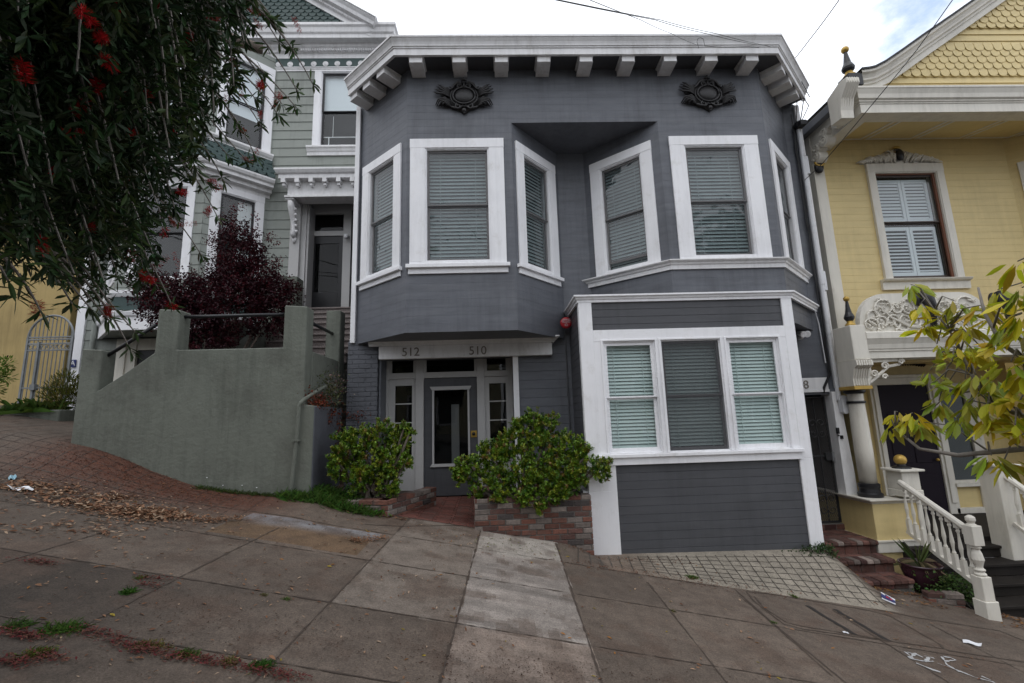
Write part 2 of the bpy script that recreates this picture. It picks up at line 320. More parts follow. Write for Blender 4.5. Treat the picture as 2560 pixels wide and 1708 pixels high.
def gcol(x, y):
    xs = x - .03 * (y - 5); ys = y + .035 * x
    ix = np.searchsorted(XJ, xs); iy = np.searchsorted(YJ, ys)
    h = np.random.default_rng(3).random((20, 8))
    base = np.array([.114, .096, .083])[None] * np.ones((len(x), 1))
    base *= (.86 + .28 * h[ix, iy])[:, None]
    base *= (.80 + .4 * fbm(x * .7, y * 1.4, 1.1, 131, 3))[:, None]; base[ix == 6] *= 1.12
    k = ((ix == 8) & (iy >= 3))[:, None]
    light = np.array([.245, .232, .224])[None] * (.45 + 1.1 * fbm(x * .35 + y * .12, y * 2.6 + x * .5, 2.4, 21))[:, None]
    base = np.where(k, light, base)
    k = ((ix == 8) & (iy < 3))[:, None]; base = np.where(k, np.array([.185, .158, .142])[None] * (.5 + 1.0 * fbm(x * .35, y * 2.4 + x * .5, 2.6, 31))[:, None], base)
    k = ((ix == 7) & (iy >= 3))[:, None]; base = np.where(k, np.array([.168, .150, .135])[None], base)
    wt = sm(.55, .75, fbm(x * .55 + .3 * y, y * 1.6, 1.8, 51)) * ((ix == 8)) * .8
    base = base * (1 - wt[:, None]) + np.array([.34, .335, .33])[None] * wt[:, None]
    up = ((ix == 8) & (ys > 5.6)) * .75; base = base * (1 - up[:, None]) + np.array([.33, .325, .31])[None] * up[:, None]
    # stained utility slab on the left
    u = (xs > -2.98) & (xs < -1.45) & (ys > 4.86) & (ys < 5.66)
    ub = np.array([.115, .080, .052])[None] * (.8 + .5 * fbm(x, y, 3, 61))[:, None]
    band = sm(5.36, 5.6, ys + .12 * vnoise(x, y, 3, 5))[:, None]; ub = ub * (1 - band) + np.array([.20, .21, .235])[None] * band
    base = np.where(u[:, None], ub, base)
    # grime and painted tree shade at left, fallen red stamens along the left ramp
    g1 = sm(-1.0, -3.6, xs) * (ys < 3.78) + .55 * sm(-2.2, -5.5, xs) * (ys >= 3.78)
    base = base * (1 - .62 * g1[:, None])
    n = fbm(x, y, 5, 71); st = sm(.50, .70, n * .6 + .4 * fbm(x * .5 + y * .2, y * 1.8 + x * .3, 1.6, 171) + .08 * sm(-.5, -3, xs)) * .62
    base = base * (1 - st[:, None]) + np.array([.085, .062, .05])[None] * st[:, None]
    r = sm(5.35, 6.2, y + .03 * (x + 5)) * sm(-2.3, -3.2, x) * sm(-6.6, -5.3, x) * (.55 + .7 * fbm(x, y, 9, 81)); r = np.clip(r, 0, .9)
    base = base * (1 - r[:, None]) + np.array([.085, .036, .024])[None] * r[:, None]
    ap = sm(1.22, 1.3, x) * sm(4.75, 4.55, x) * (y > 5.66); apc = np.array([.245, .235, .208])[None] * (.8 + .4 * fbm(x, y, 3, 91))[:, None]
    lf = sm(2.3, 1.4, x) * .6; apc = apc * (1 - lf[:, None]) + np.array([.12, .075, .055])[None] * lf[:, None]
    base = base * (1 - ap[:, None]) + apc * ap[:, None]
    return np.clip(base * np.array([1.0, .92, .84])[None], .02, .6)
def groundmat():
    m, nt, o = newmat('worn_concrete'); L = nt.links.new
    b = nd(nt, 'ShaderNodeBsdfPrincipled', Roughness=.82); b.inputs['Specular IOR Level'].default_value = .3
    a = nd(nt, 'ShaderNodeVertexColor', layer_name='Col'); tc = nd(nt, 'ShaderNodeNewGeometry')
    n1 = nd(nt, 'ShaderNodeTexNoise', Scale=75.0, Detail=5.0, Roughness=.85); n2 = nd(nt, 'ShaderNodeTexNoise', Scale=7.0, Detail=8.0, Roughness=.7)
    v = nd(nt, 'ShaderNodeTexVoronoi', Scale=110.0)
    for n in (n1, n2, v): L(tc.outputs['Position'], n.inputs['Vector'])
    r1 = nd(nt, 'ShaderNodeMapRange'); r1.inputs['From Min'].default_value = .25; r1.inputs['From Max'].default_value = .75; r1.inputs['To Min'].default_value = .30; r1.inputs['To Max'].default_value = 1.70
    r2 = nd(nt, 'ShaderNodeMapRange'); r2.inputs['From Min'].default_value = .3; r2.inputs['From Max'].default_value = .7; r2.inputs['To Min'].default_value = .72; r2.inputs['To Max'].default_value = 1.25
    L(n1.outputs['Fac'], r1.inputs['Value']); L(n2.outputs['Fac'], r2.inputs['Value'])
    v1 = nd(nt, 'ShaderNodeVectorMath', operation='MULTIPLY'); v2 = nd(nt, 'ShaderNodeVectorMath', operation='MULTIPLY')
    L(a.outputs[0], v1.inputs[0]); L(r1.outputs[0], v1.inputs[1]); L(v1.outputs[0], v2.inputs[0]); L(r2.outputs[0], v2.inputs[1])
    # pale grit
    gt = nd(nt, 'ShaderNodeMapRange'); gt.inputs['From Min'].default_value = .16; gt.inputs['From Max'].default_value = .10; gt.inputs['To Max'].default_value = .35; L(v.outputs['Distance'], gt.inputs['Value'])
    mx = nd(nt, 'ShaderNodeMix', data_type='RGBA'); mx.inputs['B'].default_value = (.30, .28, .26, 1); L(gt.outputs[0], mx.inputs['Factor']); L(v2.outputs[0], mx.inputs['A']); L(mx.outputs['Result'], b.inputs['Base Color'])
    bp = nd(nt, 'ShaderNodeBump', Strength=.5, Distance=.006); L(n1.outputs['Fac'], bp.inputs['Height']); L(bp.outputs[0], b.inputs['Normal']); L(b.outputs[0], o.inputs['Surface']); return m
M_['ground'] = groundmat()
def gridmesh(name, x0, x1, y0, y1, st, mat, colf, dz=0.0, zf=gz):
    xs = np.arange(x0, x1 + 1e-6, st); ys = np.arange(y0, y1 + 1e-6, st); X, Y = np.meshgrid(xs, ys); n = len(xs)
    v = np.stack([X.ravel(), Y.ravel(), zf(X.ravel(), Y.ravel()) + dz], 1); v[:, 2] -= np.where((v[:, 1] > 6.66) & (v[:, 0] > -2.5) & (v[:, 0] < 1.2), .6, 0)
    i = (np.arange(len(ys) - 1)[:, None] * n + np.arange(n - 1)[None]).ravel(); f = np.stack([i, i + 1, i + n + 1, i + n], 1)
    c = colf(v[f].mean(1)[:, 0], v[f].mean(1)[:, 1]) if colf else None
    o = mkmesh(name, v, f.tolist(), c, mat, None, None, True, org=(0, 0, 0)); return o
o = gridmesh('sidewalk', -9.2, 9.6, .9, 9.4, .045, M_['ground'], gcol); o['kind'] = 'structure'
mb = MB(); mb.col = (.15, .14, .13)
kb = [(x, .9) for x in (-9.2, 9.6)]
mb.add([(-9.2, .72, base_z(-9.2, .9) - .16), (9.6, .72, base_z(9.6, .9) - .16), (9.6, .72, base_z(9.6, .9)), (-9.2, .72, base_z(-9.2, .9)), (-9.2, .9, base_z(-9.2, .9)), (9.6, .9, base_z(9.6, .9))], [(0, 1, 2, 3), (3, 2, 5, 4)])
o = mb.build('kerb', M_['attr']); o['kind'] = 'structure'
mb = MB()
mb.add([(x, y, -.06 - .18 * x - .16 - .004 + (0 if y < 1 else -.12)) for x, y in ((-260, -260), (260, -260), (260, 40), (-260, 40))], [(0, 1, 2, 3)])
o = mb.build('road', M_['asph']); o['kind'] = 'structure'
mb = MB(); mb.add([(-60, -16, 10.8 - .05), (60, -16, -10.8 - .05), (60, -10.2, -10.8 - .05), (-60, -10.2, 10.8 - .05), (60, -10.2, -10.8 - .25), (-60, -10.2, 10.8 - .25)], [(0, 1, 2, 3), (3, 2, 4, 5)]); mb.col = (.15, .14, .13)
mb.c = [(.15, .14, .13)] * 2
o = mb.build('far_sidewalk', M_['attr']); o['kind'] = 'structure'
def ribbon(mb, pts, wd, dz=.004, jit=.35, step=.05, sd=0):
    r = np.random.default_rng(sd + int(abs(pts[0][0]) * 1000)); out = []
    for a, b in zip(pts[:-1], pts[1:]):
        a = Vector(a[:2]); b = Vector(b[:2]); n = max(1, int((b - a).length / step))
        for i in range(n): out.append(a + (b - a) * i / n)
    out.append(Vector(pts[-1][:2])); vs = []
    for i, p in enumerate(out):
        t = (out[min(i + 1, len(out) - 1)] - out[max(i - 1, 0)]).normalized(); nn = Vector((-t.y, t.x)); ww = wd * .5 * (1 + jit * r.normal()); ww = max(ww, wd * .12); off = nn * r.normal() * wd * .12
        for s in (-1, 1): q = p + off + nn * ww * s; vs.append((q.x, q.y, gzf(q.x, q.y) + dz))
    mb.add(vs, [(2 * i, 2 * i + 2, 2 * i + 3, 2 * i + 1) for i in range(len(out) - 1)])
mb = MB(); mb.col = (.058, .042, .032)
for xj in XJ[1:]:
    top = 6.6 if -2 < xj < 1 else 5.7
    ribbon(mb, [(xj + .03 * (y - 5), y) for y in np.arange(1.0, top + .01, .4)], .013, jit=.6)
for yj in YJ:
    ribbon(mb, [(x, yj - .035 * x) for x in np.arange(-8.5, 8.5 if yj < 5.6 else 2.9, .5)], .011, jit=.6)
ribbon(mb, [G(913, 1312), G(1000, 1316), G(1200, 1314)], .02)
A = ZS(1600, 1300, 2.448)
for pts, wd in (([(650, 440), (700, 500), (880, 640), (1000, 670), (1860, 790), (1840, 765), (1530, 590), (1400, 555), (800, 455), (650, 440)], .016), ([(700, 470), (760, 540), (900, 630), (1010, 655), (1500, 735)], .014), ([(580, 425), (930, 740), (1180, 960)], .018), ([(1450, 550), (1700, 600), (2200, 680), (2350, 740)], .02), ([(1880, 800), (2350, 870)], .02)):
    ribbon(mb, [G(*A(*q)) for q in pts], wd)
mb.col = (.022, .018, .016)
for pts in ([(1020, 525), (1320, 705)], [(1190, 548), (1520, 742)]): ribbon(mb, [G(*A(*q)) for q in pts], .055, jit=.08)
o = mb.build('sidewalk_joints', M_['attr']); o['kind'] = 'structure'
# scored lines of the two ramps
mb = MB(); mb.col = (.055, .046, .038)
for i in range(28):
    x = 1.0 + i * .135; ribbon(mb, [(x - .10 + .02 * math.sin(i), 5.75), (x + .05, 6.62)], .011, jit=.3)
for j in range(7):
    y = 5.86 + j * .118
    for i in range(14):
        x = 1.05 + i * .27 + (.13 if j % 2 else 0); ribbon(mb, [(x, y), (min(x + .27, 4.85), y - .01)], .010, jit=.3)
o = mb.build('ramp_scoring', M_['attr']); o['kind'] = 'structure'
mb = MB(); mb.col = (.05, .032, .025)
for i in range(26): x = -8.0 + i * .2; ribbon(mb, [(x, 5.55), (x - .15, 6.55 if x > -6 else 7.9)], .008, jit=.6)
for j in range(8): ribbon(mb, [(-8, 5.66 + j * .14 + .1), (-3.4, 5.5 + j * .14)], .007, jit=.6)
o = mb.build('left_ramp_scoring', M_['attr']); o['kind'] = 'structure'; o.name = 'upper_ramp_scoring'
# brick path up to the door
mb = MB(); mb.mi = 0; r = random.Random(5)
for j in range(26):
    for i in range(5):
        y0 = 6.62 + j * .062; x0 = -1.42 + i * .235 + (.04 if j % 2 else 0); t = (j / 26)
        x1 = min(x0 + .225, -.33); c = r.uniform(.75, 1.2); mb.col = (.135 * c, .05 * c, .038 * c)
        pz = lambda x, y: (base_z(x, 6.62) + .004) * (1 - t) + .318 * t + (y - y0) * .06
        mb.add([(x0, y0, pz(x0, y0)), (x1, y0, pz(x1, y0)), (x1, y0 + .054, pz(x1, y0 + .054)), (x0, y0 + .054, pz(x0, y0 + .054)), (x0, y0, pz(x0, y0) - .1), (x1, y0, pz(x1, y0) - .1)], [(0, 1, 2, 3), (4, 5, 1, 0)])
mb.col = (.07, .055, .048); pm_ = lambda x, t: base_z(x, 6.62) * (1 - t) + .31 * t - .008
xg = [-1.5 + .12 * i for i in range(11)]
for j in range(20):
    for i in range(10): t0, t1 = j / 20, (j + 1) / 20; y0, y1 = 6.61 + 1.62 * t0, 6.61 + 1.62 * t1; mb.quad((xg[i], y0, pm_(xg[i], t0)), (xg[i + 1], y0, pm_(xg[i + 1], t0)), (xg[i + 1], y1, pm_(xg[i + 1], t1)), (xg[i], y1, pm_(xg[i], t1)))
mb.quad((-2.05, 7.76, .2), (.25, 7.76, .2), (.25, 8.25, .2), (-2.05, 8.25, .2)); mb.quad((-1.5, 6.61, -.1), (-.3, 6.61, -.1), (-.3, 6.61, pm_(-.3, 0)), (-1.5, 6.61, pm_(-1.5, 0)))
o = mb.build('brick_path', M_['brick']); o['kind'] = 'structure'
# ------------------------------------------------------------------ windows
def blind(mb, x0, x1, z0, z1, y, pitch, tilt=62, curve=True):
    n = int((z1 - z0) / pitch); c = pitch * 1.04; a = math.radians(tilt); dy = math.cos(a) * c / 2; dz = math.sin(a) * c / 2
    for i in range(n):
        z = z1 - (i + .6) * pitch; sag = random.gauss(0, .0015)
        mb.add([(x0, y - dy, z - dz), (x1, y - dy, z - dz + sag), (x1, y, z + .002 + sag), (x0, y, z + .002), (x1, y + dy, z + dz + sag), (x0, y + dy, z + dz)], [(0, 1, 2, 3), (3, 2, 4, 5)])
    mb.box(x0, x1, y - .025, y + .025, z1 - .01, z1 + .03)
    for fx in (.2, .8): xx = x0 + (x1 - x0) * fx; mb.box(xx - .004, xx + .004, y - dy - .004, y - dy - .002, z0, z1)
def hole_of(x0, x1, z0, z1, cw, hw, bw): return (x0 + cw, x1 - cw, z0 + bw, z1 - hw)
def window(par, M, x0, x1, z0, z1, cw=.19, hw=.16, bw=.05, cas='white', sash='alu', gl='glass', bl=('blind', .05), scr=None, sill=None, split=.5, fw=.035, raised=0, proud=.03, inner=True, room=True, name='window'):
    hx0, hx1, hz0, hz1 = hole_of(x0, x1, z0, z1, cw, hw, bw)
    mb = MB(M)
    if cw > 0:
        mb.box(x0, hx0, -proud, .0, z0, z1 - hw); mb.box(hx1, x1, -proud, .0, z0, z1 - hw)
        mb.box(x0 - .004, x1 + .004, -proud - .004, .0, z1 - hw, z1)
        if bw > 0: mb.box(hx0, hx1, -proud + .004, .0, z0, hz0)
        mb.box(x0 + .02, hx0 - .045, -proud - .003, -proud, hz0, z1 - hw - .002)
    t = .018
    for a, b in ((hx0, hx0 + t), (hx1 - t, hx1)): mb.box(a, b, -proud + .012, .16, hz0, hz1)
    mb.box(hx0 + t, hx1 - t, -proud + .012, .16, hz1 - t, hz1); mb.box(hx0 + t, hx1 - t, -proud + .012, .16, hz0, hz0 + t)
    win = mb.build(name, M_[cas], par, bev=.003)
    a, b, c, d = hx0 + t, hx1 - t, hz0 + t, hz1 - t
    mid = c + (d - c) * (1 - split)
    if inner:
        mb = MB(M); q = .012
        for p0, p1 in ((a, a + q), (b - q, b)): mb.box(p0, p1, -.004, .1, c, d)
        mb.box(a + q, b - q, -.004, .1, d - q, d); mb.build('frame', M_[cas], win); a += q; b -= q; d -= q
    mb = MB(M); rail = .045
    mb.box(a, a + fw, .03, .055, mid, d); mb.box(b - fw, b, .03, .055, mid, d); mb.box(a + fw, b - fw, .03, .055, d - fw, d); mb.box(a, b, .022, .058, mid - rail * .5, mid)
    mb.build('sash', M_[sash], win, bev=.002)
    mb = MB(M); c2 = c + raised
    mb.box(a, a + fw, .062, .088, c2, mid - rail * .5); mb.box(b - fw, b, .062, .088, c2, mid - rail * .5); mb.box(a + fw, b - fw, .062, .088, c2, c2 + fw * 1.3)
    mb.box(a + fw, b - fw, .062, .088, mid - rail * .5 - .025, mid - rail * .5)
    mb.build('sash', M_[sash], win, bev=.002)
    mb = MB(M); mb.quad((a + fw, .044, mid), (b - fw, .044, mid), (b - fw, .044, d - fw), (a + fw, .044, d - fw)); mb.build('glass', M_[gl], win)
    mb = MB(M); mb.quad((a + fw, .076, c2 + fw), (b - fw, .076, c2 + fw), (b - fw, .076, mid - rail), (a + fw, .076, mid - rail)); mb.build('glass', M_[gl], win)
    if scr: mb = MB(M); mb.quad((a, .016, c), (b, .016, c), (b, .016, d), (a, .016, d)); mb.build('screen', M_[scr], win)
    if bl: mb = MB(M); blind(mb, a + .01, b - .01, c + .02, d - .05, .125, bl[1]); mb.build('blind', M_[bl[0]], win)
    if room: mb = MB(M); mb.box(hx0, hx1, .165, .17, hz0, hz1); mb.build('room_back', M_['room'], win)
    if sill:
        mb = MB(M); mb.box(x0 - .05, x1 + .05, -proud - .05, .0, z0 - .06, z0 - .001); mb.box(x0 - .02, x1 + .02, -proud, .0, z0 - sill, z0 - .061); mb.build('sill', M_[cas], win, bev=.004)
    return win
# ------------------------------------------------------------------ grey townhouse
YF, YW, YG = 6.85, 7.78, 6.75
GH = thing('townhouse', 'charcoal grey townhouse with white window trim, two angled bays and a bracketed cornice', 'house', (1.7, 7.78, 0))
LB = [(-2.42, YW), (-1.39, YF), (.33, YF), (1.2, YW)]; RB = [(1.70, YW), (2.79, YF), (4.61, YF), (5.62, YW)]
def ln(a, b): return math.hypot(b[0] - a[0], b[1] - a[1])
WZ0, WZ1 = 4.02, 6.165
# window specs per face: (x0,x1) along the face
F = {}
F['ll'] = (frame(*LB[0], *LB[1]), ln(LB[0], LB[1]), .13, 1.255); F['lf'] = (frame(*LB[1], *LB[2]), 1.72, .06, 1.58); F['lr'] = (frame(*LB[2], *LB[3]), ln(LB[2], LB[3]), .08, 1.165)
F['rl'] = (frame(*RB[0], *RB[1]), ln(RB[0], RB[1]), .13, 1.29); F['rf'] = (frame(*RB[1], *RB[2]), 1.82, .155, 1.65); F['rr'] = (frame(*RB[2], *RB[3]), ln(RB[2], RB[3]), .13, 1.25)
def face(k, z0, z1):
    M, wd, a, b = F[k]; cw = .24 if k[1] == 'f' else .19
    mb = MB(M); mb.siding(wd, z0, z1, [hole_of(a, b, WZ0, WZ1, cw, .16, .05)], .128, .0, 2.95, 'v', .003, .0016); return mb
for ks, z0s, z1s in ((('ll', 'lf', 'lr'), (2.95, 2.95, 2.95), (7.45, 6.46, 6.46)), (('rl', 'rf', 'rr'), (3.33, 3.33, 2.99), (6.46, 6.46, 7.45))):
    mb = MB()
    for k, a, b in zip(ks, z0s, z1s): f = face(k, a, b); n = len(mb.v); mb.v += f.v; mb.f += [[i + n for i in q] for q in f.f]; mb.c += f.c; mb.m += f.m
    if ks[0] == 'll': mb.add([(x, y, 2.95) for x, y in LB], [(0, 1, 2, 3)])
    else: mb.add([(x, y, 2.99) for x, y in (RB[2], RB[3], (4.5, YW), (4.5, 6.8))], [(0, 1, 2, 3)])
    mb.build('bay', M_['grey'], GH)
mb = MB(frame(-1.39, YF, 4.61, YF)); mb.siding(6.0, 6.46, 7.45, [], .128, 0, 2.95, 'v', .003, .0016)
mb.M = None; mb.add([(.33, YF, 6.46), (2.79, YF, 6.46), (1.70, YW, 6.46), (1.2, YW, 6.46)], [(0, 1, 2, 3)])
mb.build('frieze', M_['grey'], GH)
mb = MB(frame(-2.42, YW, 5.9, YW))
mb.siding(3.7, -.6, 3.05, [(-.1, .40, -.6, 3.05), (.38, 2.70, .0, 2.70)], .15, 0, 0, 'v', .006, .006)
mb.siding(4.12, 3.05, 7.45, [], .128, 0, 2.95, 'v', .003, .0016)
mb.M = frame(4.55, YW, 5.9, YW); mb.siding(1.32, -.6, 7.45, [(.3, 1.195, -.6, 1.86)], .128, 0, 2.95, 'v', .003, .0016)
mb.M = None
for x in (-2.5, 5.87): mb.box(min(x, x + .06), max(x, x + .06), YW + .02, 16, -1.5, 7.45)
mb.box(-2.5, 5.93, 15.9, 16, -1.5, 7.45)
mb.box(-2.02, -1.99, YW + .03, 8.24, 0, 2.7); mb.box(.26, .29, YW + .03, 8.24, -.1, 2.7); mb.box(-2.0, .28, YW + .03, 8.3, 2.70, 2.74)
mb.build('wall', M_['grey'], GH)
mb = MB(); mb.pxy([(-2.5, 16), (-2.42, 7.7), (-1.39, 6.8), (4.61, 6.8), (5.8, 7.9), (5.93, 16)], 7.715, 7.735); mb.build('roof', M_['roof'], GH)
# painted brick pier left of the entry
mb = MB(); r = random.Random(2)
for k in range(38):
    z = 0.0 + k * .079; x = -2.56 + (-.1 if k % 2 else 0)
    while x < -2.03:
        x1 = min(x + .205, -2.035); xa = max(x, -2.54)
        if x1 - xa > .03: d = r.uniform(0, .004); mb.box(xa, x1, YW - .03 - d, YW + .1, z, z + .071)
        x += .213
for k in range(38):
    z = k * .079
    for y0 in (YW + .08, YW + .29) if k % 2 else (YW - .025, YW + .18): mb.box(-2.06, -2.03 + r.uniform(0, .003), max(y0, YW - .028), min(y0 + .2, 8.2), z, z + .071)
mb.box(-2.53, -2.038, YW - .024, YW + .1, 0, 2.97)
mb.build('brick_pier', M_['greyb'], GH, bev=.004)
# corner boards
mb = MB(); mb.box(-2.50, -2.42, YW - .07, YW + .03, 2.965, 7.44); mb.build('corner_board', M_['white'], GH, bev=.004)
mb = MB(); mb.box(5.84, 5.93, YW - .05, YW + .03, 1.96, 7.40); mb.build('corner_board', M_['whitea'], GH, bev=.004)
# cornice
prof = [(0, 7.452), (.335, 7.452), (.335, 7.41), (.378, 7.41), (.378, 7.52), (.393, 7.525), (.393, 7.545), (.408, 7.55), (.412, 7.575), (.425, 7.61), (.445, 7.64), (.452, 7.65), (.452, 7.662), (.468, 7.665), (.468, 7.70), (0, 7.712)]
mb = MB(); mb.sweep(prof, [(-2.30, 7.672), (-1.39, YF), (4.61, YF), (5.74, 7.89)]); mb.build('cornice', M_['whitea'], GH)
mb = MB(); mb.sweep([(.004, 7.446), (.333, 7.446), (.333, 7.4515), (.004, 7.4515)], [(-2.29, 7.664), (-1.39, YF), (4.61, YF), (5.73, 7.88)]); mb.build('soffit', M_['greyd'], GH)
def corbel(M):
    mb = MB(M); mb.box(-.105, .105, -.335, 0, 7.315, 7.412); mb.box(-.117, .117, -.340, .0, 7.412, 7.424)
    mb.pyz([(-.341, 7.424), (-.352, 7.4455), (0, 7.4455), (0, 7.424)], -.128, .128); mb.box(-.112, .112, -.338, 0, 7.309, 7.3148)
    mb.build('corbel', M_['whitea'], GH, bev=.004)
for x in (-1.19, -.495, .19, .88, 1.574, 2.268, 2.965, 3.648, 4.335): corbel(Matrix.Translation((x, YF, 0)))
for k, ts in (('ll', (.28, .68, 1.10)), ('rr', (.26, .68, 1.12))):
    for t in ts: corbel(F[k][0] @ Matrix.Translation((t, 0, 0)))
# carved crests
def spiral(cx, cz, r0, a0, turns, sg, y=-.045, n=16):
    return [(cx + r0 * (1 - .8 * i / n) * math.cos(a0 + sg * turns * 2 * PI * i / n), y - .012 * i / n, cz + r0 * (1 - .8 * i / n) * math.sin(a0 + sg * turns * 2 * PI * i / n)) for i in range(n + 1)]
def crest(cx, cz):
    mb = MB(Matrix.Translation((cx, YF, cz)))
    half = [(0, .255), (.06, .25), (.10, .225), (.16, .20), (.205, .14), (.25, .105), (.30, .08), (.37, .15), (.42, .16), (.43, .09), (.40, .02), (.34, -.02), (.28, -.05), (.34, -.075), (.40, -.11), (.42, -.16), (.36, -.16), (.31, -.155), (.27, -.18), (.2, -.235), (.10, -.262), (.05, -.30), (0, -.335)]
    poly = half + [(-x, z) for x, z in half[-2:0:-1]]; poly = [(x * .98, z) for x, z in poly[::-1]]
    mb.pxz(poly, -.028, 0)
    mb.sphere((0, -.02, 0.0), 1, 20, 12, (.165, .055, .135))
    ring = [(.185 * math.cos(a), -.045, .152 * math.sin(a) - .005) for a in np.linspace(0, 2 * PI, 33)]; mb.tube(ring, .017, 6)
    ring = [(.225 * math.cos(a), -.04, .19 * math.sin(a) - .015) for a in np.linspace(.2 * PI, -1.2 * PI, 25)]; mb.tube(ring, .013, 6)
    for s in (1, -1):
        def T(path, r, n=6): mb.tube([(s * x, y, z) for x, y, z in path], r, n)
        T(spiral(.062, .165, .055, PI * .6, 1.4, -1), [.018 - .0007 * i for i in range(17)])
        T([(.03, -.04, .225), (.09, -.055, .232), (.15, -.05, .20), (.19, -.045, .14), (.225, -.045, .105), (.26, -.04, .118), (.265, -.04, .145)], [.02, .026, .026, .02, .017, .014, .01])
        T([(.20, -.045, .12), (.23, -.04, .155), (.25, -.035, .16)], [.012, .012, .008])
        for k in range(6):   # upper wing leaves
            ex, ez = (.50, .485, .46, .43, .40, .36)[k], (.07, .125, .175, .205, .185, .15)[k]
            T([(.23, -.04, -.03 + .015 * k), (.30 + .012 * (3 - k), -.085, .0 + .022 * k), (ex - .05, -.08, ez - .055), (ex, -.035, ez)], [.012, .017, .017, .006])
        for k in range(5):   # lower wing leaves
            ex, ez = (.475, .455, .425, .38, .33)[k], (-.175, -.195, -.20, -.20, -.205)[k]
            T([(.22, -.04, -.12 - .02 * k), (.31, -.085, -.075 - .028 * k), (ex - .05, -.075, -.095 - .024 * k), (ex, -.03, ez)], [.011, .016, .016, .007])
        T(spiral(.31, -.005, .035, 0, 1.2, 1), [.013 - .0004 * i for i in range(17)])
        T(spiral(.10, -.205, .05, PI * .4, 1.2, -1), [.016 - .0006 * i for i in range(17)])
        T([(.02, -.045, -.19), (.09, -.06, -.255), (.17, -.05, -.235), (.25, -.04, -.19)], [.016, .02, .02, .012])
    mb.tube([(-.05, -.05, .262), (0, -.06, .285), (.05, -.05, .262)], [.016, .026, .016]); mb.sphere((0, -.055, .30), .022, 8, 6); mb.sphere((0, -.05, -.285), .04, 10, 6, (1, .9, 1)); mb.sphere((0, -.045, -.325), .02, 8, 6)
    mb.tube([(0, -.05, .12), (0, -.06, .24)], [.02, .016])
    mb.build('crest', M_['bronze'], GH, smooth=True)
crest(-.44, 6.945); crest(3.69, 6.955)
# windows of the bays
for k in ('ll', 'lf', 'lr'):
    M, wd, a, b = F[k]; window(GH, M, a, b, WZ0, WZ1, .24 if k == 'lf' else .19, .16, .05, bl=('blindg', .062), gl='glassx', scr='screen', sill=.15)
for k in ('rl', 'rf', 'rr'):
    M, wd, a, b = F[k]; window(GH, M, a, b, WZ0, WZ1, .24 if k == 'rf' else .19, .16, .05, bl=None if k == 'rr' else ('blindg', .062), gl='glassx', scr='screen', raised=.13 if k == 'rl' else 0)
mb = MB(); mb.sweep([(0, 3.86), (.03, 3.86), (.03, 3.925), (.05, 3.935), (.06, 3.96), (.085, 3.975), (.10, 3.99), (.10, 4.005), (0, 4.018)], [(1.60, 7.86), (2.79, YF), (4.61, YF), (5.66, 7.82)]); mb.build('belt_moulding', M_['whitea'], GH)
# ------------- projecting ground floor front
mb = MB(frame(1.27, YG, 4.56, YG)); X0 = 1.27
mb.siding(3.29, 2.89, 3.34, [], .1155, 0, .9, 'v', .007, .006)
mb.siding(3.29, -.72, .915, [], .1155, 0, .9, 'v', .007, .006)
mb.M = frame(1.27, YW, 1.27, YG); mb.siding(1.03, -.6, 3.34, [], .1155, 0, .9, 'v', .007, .006)
mb.M = frame(4.56, YG, 4.56, YW); mb.siding(1.03, -.8, 3.0, [], .1155, 0, .9, 'v', .007, .006)
mb.M = None; mb.pxy([(1.27, YG), (4.56, YG), (4.56, YW), (1.27, YW)], 3.335, 3.34)
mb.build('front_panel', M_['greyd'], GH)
mb = MB(); y0, y1 = YG - .03, YG - .0005
mb.box(1.255, 1.455, y0, y1, .55, 3.325); mb.box(1.255, 1.665, y0, y1, -.40, .55); mb.box(1.455, 1.665, y0, y1, .55, .914)
R_ = MB(); R_.box(4.41, 4.575, y0, y1, .914, 3.325); R_.box(4.375, 4.575, y0, y1, -.36, .914)
mb.box(1.255, 1.2695, YG, YG + .09, .5, 3.325); mb.box(1.18, 1.2685, YG + .01, YG + .55, -.5, .56); mb.box(1.175, 1.254, YG - .05, YG + .01, -.5, .50)
R_.box(4.5605, 4.575, YG, YG + .09, -.36, 3.0); R_.build('corner_board', M_['white'], GH, bev=.004)
mb.build('corner_board', M_['white'], GH, bev=.004)
GW = [(1.589, 2.381), (2.47, 3.381), (3.477, 4.284)]
mb = MB(); xs = [1.455] + [q for a in GW for q in a] + [4.41]
for i in range(0, 8, 2): mb.box(xs[i], xs[i + 1], y0 + .003, YG + .12, 1.06, 2.715)
mb.box(1.455, 4.41, y0, YG + .12, 2.715, 2.892); mb.box(1.455, 4.41, y0 + .002, YG + .12, .915, 1.0595)
for a, b in GW:
    for p, q in ((a - .03, a), (b, b + .03)): mb.box(p, q, y0 - .012, y0 + .003, 1.06, 2.745)
    mb.box(a, b, y0 - .012, y0 - .0005, 2.717, 2.745)
mb.box(1.40, 4.43, y0 - .06, y0 - .0005, 1.01, 1.055); mb.box(1.42, 4.41, y0 - .025, y0 - .0005, .905, 1.009)
mb.build('window_surround', M_['white'], GH, bev=.003)
for i, (a, b) in enumerate(GW):
    window(GH, Matrix.Translation((0, YG - .025, 0)), a, b, 1.06, 2.715, 0, 0, 0, sash='alu' if i == 1 else 'white', bl=('blind', .052), scr='screend' if i == 1 else None, inner=False, proud=0, fw=.045 if i != 1 else .035, room=True)
mb = MB(); mb.sweep([(0, 3.325), (.035, 3.325), (.035, 3.36), (.05, 3.37), (.06, 3.395), (.085, 3.41), (.085, 3.435), (0, 3.45)], [(1.27, 7.9), (1.27, YG), (4.57, YG), (5.72, 7.81)]); mb.build('cornice', M_['white'], GH)
